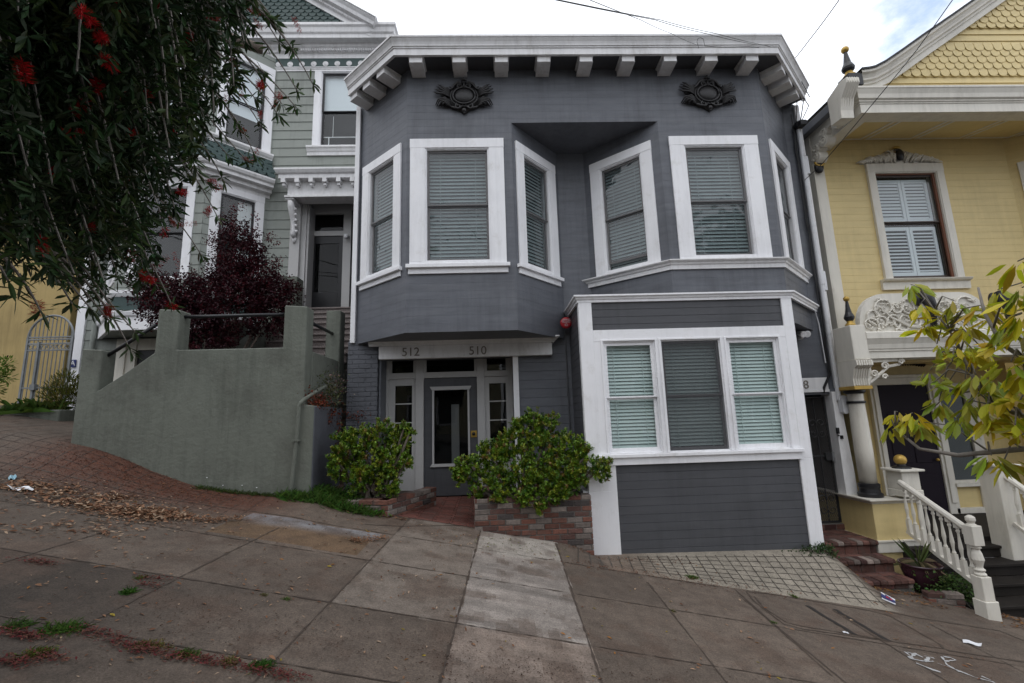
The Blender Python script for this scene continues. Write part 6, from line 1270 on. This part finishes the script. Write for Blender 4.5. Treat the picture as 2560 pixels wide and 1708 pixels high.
main4 = [Pt(x * 1.08936, y * 1.08936, t) for x, y, t in ((2620, 800, 2.3), (2560, 650, 2.25), (2540, 480, 2.2), (2600, 300, 2.2), (2680, 150, 2.2))]
for m_, r0_ in ((main, .012), (main2, .011), (main3, .010), (main4, .012)): h0 = hub[2]; hm = (h0 + m_[0]) / 2 + np.array([0, 0, .05]); br.tube([tuple(h0), tuple(h0 * .6 + hm * .4 + [0, 0, .04]), tuple(hm)] + [tuple(p) for p in m_], [r0_ * 1.3, r0_ * 1.2, r0_ * 1.1] + [r0_ * (1 - .16 * i) for i in range(len(m_))], 7)
NB = np.array([p for m_ in (main, main2, main3, main4) for a, b in zip(m_[:-1], m_[1:]) for p in (a, (a + b) / 2, b)] + hub)
for x, y, t in yc_:
    c = Pt(x * 1.08936, y * 1.08936, t); nb = NB[np.argmin(np.linalg.norm(NB - c, axis=1) + .25 * (NB[:, 0] < c[0]))]; mid = (c + nb) / 2 + [0, 0, .04]
    br.tube([tuple(nb), tuple(mid), tuple(c)], [.004, .003, .002], 5)
    m = rng.integers(8, 13); a = rng.random(m) * 6.28; dirs = np.stack([np.cos(a), np.sin(a), rng.uniform(-1.5, -.2, m)], 1); q = rng.random()
    if q < .22: dirs[:, 2] = rng.uniform(-.4, .6, m)
    cb = (.50, .44, .02) if rng.random() < .65 else (.30, .33, .03); pl_ = .018 * unit(dirs)
    parts.append(leaves(c + pl_ + rng.normal(0, .006, (m, 3)), dirs, rng.uniform(.045, .078, m), rng.uniform(.017, .027, m), varcol(cb, m, .22, .1), fold=-.18, droop=.32, roll=.5))
leafobj('crown', parts, M_['leafy'], YT); br.build('branches', M_['bark2'], YT, smooth=True)
# ------------------------------------------------------------------ small plants
def grass_parts(pts, n, h, w_, col, spread=.06, lean=.6):
    pts = np.asarray(pts); k = rng.integers(0, len(pts), n); b = pts[k] + np.concatenate([rng.normal(0, spread, (n, 2)), np.zeros((n, 1))], 1); b[:, 2] = gz(b[:, 0], b[:, 1]) + (pts[k][:, 2])
    d = np.concatenate([rng.normal(0, lean, (n, 2)), np.ones((n, 1))], 1); return leaves(b, d, h * rng.uniform(.4, 1.1, n), w_, varcol(col, n, .3, .12), fold=.05, droop=.35)
wl = [(x, 6.56, 0) for x in np.linspace(-4.1, -2.65, 40)]
o = leafobj('wall_foot_grass', [grass_parts(wl, 900, .11, .006, (.06, .09, .025), .03), grass_parts([(x, 6.5, 0) for x in np.linspace(-2.9, -1.7, 30)] + [(x, 6.75, .05) for x in np.linspace(-2.6, -2.0, 20)], 2600, .24, .007, (.055, .115, .02), .07, .5)], M_['leaf'], None); o['kind'] = 'stuff'
def tuft(label, pts, n, h, col, spread):
    if len(pts) > 1: pts = [a.lerp(b, t) for a, b in zip(pts[:-1], pts[1:]) for t in np.linspace(0, 1, 8)]
    T = leafobj('grass_tuft', [grass_parts([(p.x, p.y, 0) for p in pts], n, h, .005, col, spread * .6, .9)], M_['leaf'], None); tag(T, label, 'grass tuft', 'weed tufts in the sidewalk joints')
B_ = ZS(0, 1150, 2.35); A_ = ZS(1600, 1300, 2.448)
tuft('wide bright green grass tuft at the lower left corner of the pavement', [G(*B_(x, y)) for x, y in ((280, 1010), (340, 990), (400, 985), (440, 1000), (320, 1020))], 500, .06, (.06, .12, .02), .05)
tuft('small dark green grass tuft beside the wide one at the left frame edge', [G(*B_(x, y)) for x, y in ((90, 978), (112, 983))], 200, .06, (.05, .10, .02), .05)
tuft('olive grass tuft above red stamens in the lowest left corner', [G(*B_(x, y)) for x, y in ((150, 1148), (220, 1140), (270, 1132))], 420, .05, (.09, .11, .02), .035)
tuft('upright green grass tuft on the left long joint near a curled leaf', [G(*B_(x, y)) for x, y in ((740, 785), (770, 775))], 220, .06, (.05, .12, .02), .025)
tuft('flat olive grass tuft on the joint just above the upright tuft', [G(*B_(x, y)) for x, y in ((800, 700), (850, 692))], 130, .03, (.08, .10, .02), .025)
tuft('tan and green grass tuft at the left end of the red stamen streak', [G(*B_(x, y)) for x, y in ((830, 1090), (880, 1085), (990, 1110))], 220, .04, (.13, .11, .03), .035)
tuft('green grass tuft in the middle of the red stamen streak', [G(*B_(x, y)) for x, y in ((1060, 1140), (1100, 1145), (1140, 1152))], 260, .045, (.07, .11, .02), .03)
tuft('pale dry grass tuft next to the dense green tuft of the streak', [G(*B_(x, y)) for x, y in ((1370, 1190), (1340, 1190))], 160, .05, (.16, .14, .05), .03)
tuft('dense green grass tuft at the right end of the red stamen streak', [G(*B_(x, y)) for x, y in ((1490, 1215), (1540, 1215), (1570, 1210))], 380, .05, (.05, .12, .02), .03)
tuft('tiny grass tuft alone in the slab joint below the pale slab edge', [G(*B_(x, y)) for x, y in ((1690, 820),)], 60, .03, (.07, .11, .02), .02)
tuft('tiny tan grass tuft left of the lone joint tuft', [G(*B_(x, y)) for x, y in ((1550, 795),)], 50, .03, (.12, .11, .04), .02)
tuft('spiky green grass tuft at the foot of the scored ramp left part', [G(*A_(x, y)) for x, y in ((300, 355), (340, 355))], 200, .06, (.08, .13, .03), .04)
tuft('small green grass tuft where the scored ramp meets the utility cover', [G(*A_(x, y)) for x, y in ((940, 470), (950, 475))], 110, .05, (.09, .13, .03), .03)
tuft('small grass tuft on the joint left of the utility cover', [G(*A_(x, y)) for x, y in ((815, 630),)], 70, .035, (.08, .13, .03), .025)
tuft('brownish grass tuft where two joints cross right of the pale slabs', [G(*A_(x, y)) for x, y in ((200, 560),)], 60, .03, (.12, .11, .04), .025)
# ivy-like weed at the right foot of the white framed front
WV = thing('trailing_weed', 'dark green trailing weed at the foot of the right white corner board', 'weed', (4.4, 6.7, -.35))
n = 420; x = rng.beta(4, 1.3, n) * .95 + 3.72; y = rng.normal(6.66, .05, n); z = gz(x, y) + rng.random(n) * .05 + np.clip((x - 4.3) * .35, 0, .2) * rng.random(n)
leafobj('foliage', [leaves(np.stack([x, y, z], 1), rdir(n, .4), .035, .02, varcol((.035, .065, .02), n, .3, .1))], M_['leaf'], WV)
# creeper between the stair wall and brick pier
CR = thing('creeper', 'dry reddish creeper tumbling over the buttress between the stair wall and the painted brick', 'creeper', (-2.7, 7.2, 1.88))
def cloud(c, s, n): return np.array(c) + rng.normal(0, 1, (n, 3)) * np.array(s)
parts = []
for c, s, n, cb in (((-2.62, 7.25, 2.12), (.08, .2, .14), 500, (.07, .075, .03)), ((-2.7, 6.95, 1.97), (.07, .12, .06), 260, (.15, .035, .02)), ((-2.75, 6.68, 2.02), (.05, .04, .06), 90, (.16, .04, .02)), ((-2.68, 6.8, 1.9), (.09, .1, .03), 170, (.16, .04, .02)), ((-2.58, 7.55, 1.6), (.03, .05, .22), 150, (.15, .04, .02)), ((-2.4, 7.7, 1.75), (.12, .03, .05), 80, (.15, .04, .02)), ((-2.58, 7.2, 1.75), (.02, .08, .07), 80, (.14, .04, .02)), ((-2.6, 7.35, 2.2), (.08, .15, .12), 150, (.22, .16, .14))):
    p = cloud(c, s, n); p[:, 1] = np.minimum(p[:, 1], 7.73); parts.append(leaves(p, rdir(n), .036, .022, varcol(cb, n, .3, .12)))
leafobj('foliage', parts, M_['leaf'], CR)
# left planter plants
GP = thing('strappy_plant', 'arching strappy green plant at the left of the planter below the arched gate', 'plant', (-8.0, 8.2, 2.0))
b = np.array([[-8.0, 8.25, 1.97]]) + np.concatenate([rng.normal(0, .14, (260, 2)), np.zeros((260, 1))], 1); d = np.concatenate([rng.normal(0, .7, (260, 2)), np.ones((260, 1))], 1); leafobj('foliage', [leaves(b, d, rng.uniform(.3, .6, 260), .022, varcol((.06, .11, .02), 260, .3, .1), droop=.5)], M_['leaf'], GP)
GB = thing('feathery_bush', 'feathery yellow green bush at the right of the planter below the arched gate', 'bush', (-7.65, 8.4, 2.0))
c_, d_ = blobpts([(-7.7, 8.4, 2.35, .3), (-7.5, 8.5, 2.3, .25), (-7.9, 8.4, 2.25, .22), (-7.6, 8.3, 2.15, .28), (-7.75, 8.4, 2.55, .16)], 2600, .5); leafobj('foliage', [leaves(c_, unit(d_ + [0, 0, .9]), .09, .012, varcol((.08, .085, .015), 2600, .35, .1))], M_['leaf'], GB)
LBs = thing('leafy_bush', 'light green bush reaching in at the far left edge in front of the ochre wall', 'bush', (-8.9, 7.6, 1.65))
c_, d_ = blobpts([(*disp(-20, 850, 7.6), .22), (*disp(10, 835, 7.6), .12), (*disp(-40, 880, 7.6), .3), (*disp(15, 865, 7.6), .10)], 900, .5); leafobj('foliage', [leaves(c_, unit(d_ + [0, 0, .5]), .07, .02, varcol((.10, .16, .02), 900, .3, .1))], M_['leaf'], LBs)
c_, d_ = blobpts([(*disp(-10, 975, 7.6), .16), (*disp(10, 985, 7.6), .10)], 400, .4)
DB = thing('dark_bush', 'small dark bush low at the far left edge beside the planter', 'bush', (-8.7, 7.6, 1.5)); leafobj('foliage', [leaves(c_, rdir(400), .05, .022, varcol((.03, .03, .025), 400, .3, .1))], M_['leaf'], DB)
# potted plant and its corner
pc = P(1960 + 1065 / 3.137, 1050 + 1120 / 3.137, 6.72); pr0 = .24
PT = thing('flower_pot', 'round glazed plum coloured pot beside the brick steps, holding a spiky plant', 'pot', (pc.x, 6.72, pc.z - .3))
mb = MB(); mb.lathe([(.14, pc.z - .34), (.19, pc.z - .24), (.235, pc.z - .08), (.235, pc.z - .03), (.25, pc.z - .02), (.25, pc.z), (.225, pc.z), (.215, pc.z - .05)], pc.x, 6.72, 28); mb.build('body', M_['pot'], PT, smooth=True); mb = MB(); mb.lathe([(.215, pc.z - .06), (.21, pc.z - .045), (.001, pc.z - .04)], pc.x, 6.72, 20); mb.col = (.04, .04, .02); mb.c = [(.04, .04, .02)] * len(mb.f); mb.build('soil', M_['attr'], PT)
SP = thing('spiky_plant', 'spiky green plant with a few dry blades growing in the plum pot', 'plant', (pc.x, 6.72, pc.z - .04))
n = 16; a = rng.random(n) * 6.28; d = np.stack([np.cos(a) * .5, np.sin(a) * .5, rng.uniform(.6, 1.4, n)], 1); parts = [leaves(np.tile([[pc.x - .02, 6.72, pc.z - .05]], (n, 1)), d, rng.uniform(.32, .5, n), .03, varcol((.07, .10, .03), n, .2, .1), droop=.1)]
n = 10; a = rng.random(n) * 6.28; d = np.stack([np.cos(a), np.sin(a) - .3, rng.uniform(.1, .6, n)], 1); parts.append(leaves(np.tile([[pc.x - .02, 6.72, pc.z + .02]], (n, 1)), d, rng.uniform(.25, .42, n), .024, varcol((.26, .22, .13), n, .2, .1), droop=.6)); leafobj('foliage', parts, M_['leaf'], SP)
GC = thing('ground_cover', 'low leafy green plants around the plum pot inside the brick edging', 'plants', (6.0, 6.5, -1.0)); GC['kind'] = 'stuff'
n = 1500; x = rng.normal(pc.x + .22, .17, n); y = rng.normal(6.55, .12, n); z = pc.z - .36 + rng.random(n) ** 1.5 * .30 - (x - pc.x) * .2; leafobj('foliage', [leaves(np.stack([x, y, z], 1), rdir(n, .5), .042, .03, varcol((.055, .095, .025), n, .3, .12))], M_['leaf'], GC)
ED = thing('brick_edging', 'short curved edging of worn bricks holding the low plants at the foot of the balustrade', 'edging', (6.0, 6.3, -1.0)); mb = MB(); brickwall(mb, (5.62, 6.35), (6.02, 6.25), gzf, gzf(5.8, 6.3) + .13, r, .15); mb.build('brick_wall', [M_['brick'], M_['mortar']], ED, bev=.006)
# ------------------------------------------------------------------ litter
def flat_leaves(pts, n, L0, L1, cols, spread, h=.0, tilt=.25):
    pts = np.asarray(pts)[:, :2]; k = rng.integers(0, len(pts), n); xy = pts[k] + rng.normal(0, 1, (n, 2)) * np.broadcast_to(spread, (2,)); z = gz(xy[:, 0], xy[:, 1]) + .006 + rng.random(n) * h
    b = np.concatenate([xy, z[:, None]], 1); a = rng.random(n) * 6.28; d = np.stack([np.cos(a), np.sin(a), -.17 * np.cos(a) + np.abs(rng.normal(0, tilt, n))], 1); Ls = rng.uniform(L0, L1, n); c = np.array(cols)[rng.integers(0, len(cols), n)] * rng.uniform(.7, 1.25, (n, 1))
    return leaves(b, d, Ls, Ls * rng.uniform(.25, .45, n), c, fold=.18, droop=.05, roll=.25)
TAN = [(.24, .13, .075), (.30, .19, .12), (.15, .07, .04), (.20, .095, .05), (.36, .26, .18)]
pile = [G(*B_(x, y)) for x, y in ((230, 165), (290, 210), (330, 250), (420, 250), (520, 270), (600, 290), (700, 300), (760, 320), (800, 300), (850, 330), (900, 320), (950, 330), (1000, 330), (1040, 340), (880, 300), (960, 300), (820, 350), (720, 330), (640, 230), (690, 225), (400, 185), (20, 165), (120, 150))]
o = leafobj('leaf_litter', [flat_leaves(pile, 1500, .03, .08, TAN, (.13, .08), .02, .25), flat_leaves(pile, 1300, .015, .05, TAN, (.34, .17), .006, .2), flat_leaves([G(*B_(x, y)) for x, y in ((1230, 365), (1310, 360), (1390, 350), (2100, 485), (2170, 475), (2240, 465))], 420, .02, .045, TAN[:4], (.05, .03), .03, .3), flat_leaves([G(*B_(x, y)) for x, y in ((640, 385), (560, 430), (450, 400), (200, 420))], 160, .03, .07, TAN, (.2, .08), .01)], M_['dry'], None); o['kind'] = 'stuff'
n = 330; scat = np.stack([rng.uniform(-5.2, 5.2, n), rng.uniform(2.5, 6.4, n)], 1); sc2 = np.concatenate([scat, np.zeros((n, 1))], 1)
o = leafobj('scattered_leaves', [flat_leaves(sc2, 420, .02, .055, TAN + [(.30, .13, .03), (.28, .21, .03)], .05, 0, .15), flat_leaves(sc2[(scat[:, 0] < -.5)], 700, .012, .045, TAN, .2, 0, .2), flat_leaves(sc2, 2600, .006, .018, [(.06, .035, .025), (.09, .05, .03)], .25, 0, .15), flat_leaves([G(*A_(x, y)) for x, y in ((1380, 420), (1450, 430), (1550, 445), (1650, 460), (1750, 520), (1950, 510), (2050, 540), (2230, 600), (2300, 650), (2330, 620), (2000, 530))], 330, .03, .07, [(.17, .085, .04), (.24, .12, .04), (.12, .06, .035)], (.12, .05), .015, .3), flat_leaves([(x, 6.48, 0) for x in np.linspace(-2.7, -1.3, 20)], 200, .03, .06, TAN[:4], (.06, .04), .01, .3)], M_['dry'], None); o['kind'] = 'stuff'
red = [G(*B_(x, y)) for x, y in ((60, 1020), (130, 1030), (190, 1040), (20, 1190), (120, 1200), (250, 1170), (300, 1160), (520, 1010), (620, 1040), (700, 1070), (740, 1100), (820, 1125), (900, 1120), (980, 1160), (1100, 1170), (1180, 1185), (1280, 1205), (1400, 1220), (1500, 1245), (1620, 1255), (1700, 1275), (900, 700), (860, 740), (200, 600), (260, 610))]
o = leafobj('fallen_stamens', [flat_leaves(red, 2300, .012, .028, [(.13, .022, .025), (.11, .03, .025), (.10, .045, .03), (.16, .07, .05)], (.06, .025), .012, .3), flat_leaves([(x, 6.5 - .5 * rng.random(), 0) for x in np.linspace(-5.8, -3.2, 60)], 3500, .012, .03, [(.16, .05, .028), (.12, .04, .025), (.18, .07, .03)], (.2, .28), .006, .2), flat_leaves([(x, 5.68, 0) for x in np.linspace(.8, 3.2, 20)] + [(x, 6.4, 0) for x in np.linspace(.9, 2.4, 12)], 900, .012, .03, [(.10, .045, .028), (.13, .05, .025)], (.12, .08), .006, .2), flat_leaves([(x, y, 0) for x in (-.4, -.1, .2, .5) for y in (2.9, 3.1, 3.4)] + [(x, 3.3, 0) for x in np.linspace(-2.5, 3, 30)], 1700, .008, .02, [(.05, .028, .02), (.07, .04, .028)], (.22, .16), .002, .15), flat_leaves([(x, y, 0) for x in (-.1, .2, .5) for y in (6.0, 6.3)], 60, .02, .045, [(.07, .11, .02), (.15, .16, .03)], (.2, .15), 0, .1)], M_['dry'], None); o['kind'] = 'stuff'
def paper(name, label, cat, corners, m, th=.004, curl=.02, group=None):
    mb = MB(); k = 6; a, b, c, d = [Vector(q) for q in corners]; vs = []
    for i in range(k + 1):
        t = i / k
        for e, f in ((a, d), (b, c)): p = e.lerp(f, t); z = gzf(p.x, p.y) + .010 + curl * (math.sin(t * 7 + p.x * 9) * .5 + .5) * (.4 + .6 * abs(t - .5)); vs.append((p.x, p.y, z))
    n_ = len(vs); vs += [(x, y, z - th) for x, y, z in vs]
    mb.add(vs, [(2 * i, 2 * i + 1, 2 * i + 3, 2 * i + 2) for i in range(k)] + [(n_ + 2 * i, n_ + 2 * i + 2, n_ + 2 * i + 3, n_ + 2 * i + 1) for i in range(k)] + [(2 * i, 2 * i + 2, n_ + 2 * i + 2, n_ + 2 * i) for i in range(k)] + [(2 * i + 1, n_ + 2 * i + 1, n_ + 2 * i + 3, 2 * i + 3) for i in range(k)])
    return tag(mb.build(name, m, None), label, cat, group)
paper('paper_scrap', 'crumpled strip of white paper on the leaf covered pavement at the left edge', 'paper', [G(*B_(38, 170)), G(*B_(60, 185)), G(*B_(205, 188)), G(*B_(190, 172))], M_['paper'], curl=.05)
paper('plastic_wrapper', 'small crumpled pale blue wrapper just above the white paper strip', 'wrapper', [G(*B_(45, 122)), G(*B_(50, 134)), G(*B_(95, 127)), G(*B_(85, 114))], paint('blue_wrapper', (.25, .42, .5), .4), curl=.05)
paper('paper_scrap', 'small white card lying alone near the lower right corner', 'paper', [G(*A_(1975, 738)), G(*A_(1978, 755)), G(*A_(2090, 783)), G(*A_(2095, 768))], M_['paper'], curl=.02)
paper('paper_scrap', 'tiny white paper strip on the utility cover', 'paper', [G(*A_(1240, 688)), G(*A_(1248, 696)), G(*A_(1280, 702)), G(*A_(1272, 694))], M_['paper'], curl=.01)
fl0, fl1, fl2_, fl3 = [G(*A_(*q)) for q in ((1478, 470), (1485, 512), (1567, 536), (1562, 492))]
FLY = thing('flyer', 'white flyer with a navy band and faint print lying below the brick steps', 'flyer', tuple(fl1))
def lerp4(s, t): p = fl1.lerp(fl2_, s).lerp(fl0.lerp(fl3, s), t); return p
def fq(name, s0, s1, t0, t1, m, dz):
    mb = MB(); pts = [lerp4(*q) for q in ((s0, t0), (s1, t0), (s1, t1), (s0, t1))]; z = [Vector((p.x, p.y, gzf(p.x, p.y) + .012 + dz)) for p in pts]
    mb.add(z + [p - Vector((0, 0, .004)) for p in z], [(0, 1, 2, 3), (7, 6, 5, 4), (0, 4, 5, 1), (1, 5, 6, 2), (2, 6, 7, 3), (3, 7, 4, 0)]); mb.build(name, m, FLY)
fq('sheet', 0, 1, 0, 1, M_['paper'], 0); fq('printed_band', .0, 1, .14, .46, M_['navy'], .003); fq('printed_band', .3, .7, .52, .62, M_['navy'], .003); fq('printed_band', .25, .8, .70, .76, M_['navy'], .003); fq('red_mark', .35, .55, .28, .42, M_['red'], .006); fq('red_mark', .62, .8, .26, .40, M_['red'], .006)
mb = MB(); ch = [[(1640, 815), (1700, 830), (1730, 845)], [(1690, 820), (1650, 850), (1720, 865), (1800, 870)], [(1740, 835), (1800, 850)], [(1690, 880), (1740, 900), (1790, 920), (1840, 935)], [(1860, 840), (1900, 845), (1930, 860), (1870, 870)], [(1850, 842), (1880, 890), (1960, 935)], [(1820, 880), (1880, 900), (1960, 930), (2060, 970), (2170, 998)], [(2090, 960), (2150, 985)], [(1625, 812), (1670, 850)], [(1770, 845), (1740, 870)]]
for s in ch: ribbon(mb, [G(*A_(*q)) for q in s], .018, .006, .6, .03)
tag(mb.build('chalk_marks', M_['chalk']), 'faint white scrawled survey marks on the pavement in the lower right corner', 'marking')
# little white flowers by the stair wall
sg_ = MB(); WF = thing('daisy_weed', 'few tiny white daisies in the weeds at the foot of the stucco stair wall', 'weed', (-3.5, 6.5, .7)); mb = MB(); W_ = ZS(0, 750, 2.611)
for x, y in ((1350, 1160), (1455, 1210), (1580, 1210), (1675, 1225), (1295, 1245), (1930, 1280), (1800, 1335), (1235, 1260), (1410, 1315)):
    p = P(*W_(x, y), 6.5); mb.sphere(tuple(p), .009, 6, 4, (1, 1, .5)); sg_.tube([(p.x, p.y, p.z - .006), (p.x + .01, p.y + .02, gzf(p.x, p.y))], .0015, 4); sg_.c = [(.04, .07, .02)] * len(sg_.f)
mb.build('blooms', M_['paper'], WF); sg_.build('stalks', M_['attr'], WF)
# ------------------------------------------------------------------ overhead wires
def wire(label, pts, r_, group='overhead service wires'):
    mb = MB(); pts = [Vector(p) for p in pts]; out = []
    for a, b in zip(pts[:-1], pts[1:]):
        for i in range(10): t = i / 10; p = a.lerp(b, t); p.z -= .02 * (b - a).length * 4 * t * (1 - t) * .3; out.append(p)
    out.append(pts[-1]); mb.tube(out, r_, 5); tag(mb.build('overhead_wire', M_['cable']), label, 'wire', group)
z4 = ZS(1400, 50, 3.615)
cor = Vector((4.66, 6.38, 7.56))
wire('thick black service wire reaching the upper right cornice corner from the street', [P(*z4(860, 0), 4.2) + (P(*z4(860, 0), 4.2) - P(*z4(1780, 215), 6.38)) * 1.6, P(*z4(860, 0), 4.2), P(*z4(1300, 118), 5.3), P(*z4(1780, 225), 6.38)], .0036)
wire('second service wire running just above the thick one to the cornice corner', [P(*z4(910, 0), 4.2) + (P(*z4(910, 0), 4.2) - P(*z4(1780, 200), 6.38)) * 1.6, P(*z4(910, 0), 4.2), P(*z4(1400, 120), 5.3), P(*z4(1900, 240), 6.36)], .0034)
wire('thin wire meeting the cornice face at a small loop', [P(*z4(730, 0), 4.2) + (P(*z4(730, 0), 4.2) - P(*z4(1250, 230), 6.38)) * 1.6, P(*z4(730, 0), 4.2), P(*z4(1000, 120), 5.3), P(*z4(1250, 232), 6.38)], .0032)
wire('small loop of thin wire and its run along the cornice face', [P(*z4(x, y), 6.37) for x, y in ((1255, 255), (1238, 200), (1245, 170), (1270, 160), (1295, 172), (1308, 235), (1500, 248), (1700, 240), (1800, 250))], .004)
wire('twisted wire slanting up from the right end of the cornice into the sky', [(5.95, 7.45, 7.35), P(1960 + 75 / 3.917, 610 / 3.917, 7.2), P(1960 + 250 / 3.917, 390 / 3.917, 6.2), P(1960 + 540 / 3.917, 0, 5.0), P(1960 + 540 / 3.917, 0, 5.0) + Vector((.5, -2.5, 1.6))], .007)
wire('long wire crossing in front of the yellow gable down to the white downpipe', [P(1960 + 160 / 3.137, 250 + 630 / 3.137, 7.6), P(1960 + 300 / 3.137, 250 + 500 / 3.137, 7.2), P(1960 + 800 / 3.917, 1100 / 3.917, 6.3), P(1960 + 1300 / 3.917, 490 / 3.917, 5.5), P(1960 + 1650 / 3.917, 0, 5.0), P(1960 + 1650 / 3.917, 0, 5.0) + Vector((1.2, -2.2, 2.0))], .006)
# ------------------------------------------------------------------ houses across the street (seen only in the window panes)
OG = 'houses across the street'
cols = [(.45, .42, .36), (.38, .42, .45), (.5, .46, .3), (.55, .55, .54), (.36, .30, .28), (.45, .5, .45)]
for i in range(6):
    x0 = -23 + i * 7.8; zb = .18 * -x0 - 1.2; h = 8.2 + (i % 3) * .8; nm = ['cream', 'pale blue', 'straw yellow', 'white', 'brown', 'pale green'][i]
    Hh = thing('street_house', '%s gabled house across the street, number %s uphill from the low end' % (nm, ['six', 'five', 'four', 'three', 'two', 'one'][i]), 'house', (x0 + 3.7, -17, zb), OG)
    pm_ = paint('far_%s_paint' % nm.replace(' ', '_'), cols[i], .6, .06, 2, .1, 30)
    mb = MB(); mb.box(x0, x0 + 7.5, -27, -16.5, zb - 2.5, zb + h); mb.pxz([(x0, zb + h), (x0 + 7.5, zb + h), (x0 + 3.75, zb + h + 2.6)], -27, -16.5); mb.build('wall', pm_, Hh)
    mb = MB(); mb.add([(x0 - .3, -16.2, zb + h - .2), (x0 + 3.75, -16.2, zb + h + 2.75), (x0 + 3.75, -27, zb + h + 2.75), (x0 - .3, -27, zb + h - .2), (x0 + 7.8, -16.2, zb + h - .2), (x0 + 7.8, -27, zb + h - .2)], [(0, 1, 2, 3), (1, 4, 5, 2)]); mb.build('roof', M_['roof'], Hh)
    for j in range(2):
        for k in range(3):
            wx = x0 + .8 + k * 2.2; wz_ = zb + 1.2 + j * 3.6; mb = MB(); mb.box(wx, wx + 1.4, -16.5, -16.42, wz_, wz_ + 2.1); wf = mb.build('window', M_['white'], Hh); mb = MB(); mb.box(wx + .15, wx + 1.25, -16.42, -16.40, wz_ + .15, wz_ + 1.95); mb.build('pane', M_['dark'], wf)
for i, (yy, zz) in enumerate(((-2.0, 8.3), (-2.3, 8.6), (-2.6, 9.2))):
    mb = MB(); mb.tube([(x, yy + .004 * x, zz - .18 * x - .3 * (1 - (x / 30) ** 2)) for x in np.linspace(-30, 30, 31)], .022, 5)
    tag(mb.build('street_wire', M_['cable']), ['lowest of the three wires running along the street', 'middle one of the three wires running along the street', 'highest of the three wires running along the street'][i], 'wire', 'wires along the street')
# street trees on the far side
for i, (x, y) in enumerate(((12.2, -8.6), (-7, -11.5))):
    T = thing('street_tree', ['leafy street tree on the far kerb downhill', 'leafy street tree on the far kerb uphill'][i], 'tree', (x, y, -.18 * x), 'street trees across the street'); zt0 = -.18 * x + (8.2 if i == 0 else 0)
    mb = MB(); mb.tube([(x, y, -.18 * x - .4), (x + .1, y, zt0 + 1.5), (x, y + .1, zt0 + 3), (x + .4, y, zt0 + 4.5)], [.16, .13, .11, .05], 8)
    for a in range(5): mb.tube([(x, y, zt0 + 2.6), (x + .8 * math.cos(a * 1.3), y + .8 * math.sin(a * 1.3), zt0 + 4), (x + 1.5 * math.cos(a * 1.3), y + 1.5 * math.sin(a * 1.3), zt0 + 5)], [.07, .05, .02], 6)
    mb.build('trunk', M_['bark'], T)
    c_, d_ = blobpts([(x + 1.1 * math.cos(a * 1.1), y + 1.1 * math.sin(a * 1.1), zt0 + 4.4 + .5 * math.sin(a * 2.3), 1.0) for a in range(7)] + [(x, y, zt0 + 5.4, 1.1)], 5000, .6); leafobj('crown', [leaves(c_, rdir(5000), .16, .09, varcol((.045, .075, .025), 5000, .3, .1))], M_['leaf'], T)
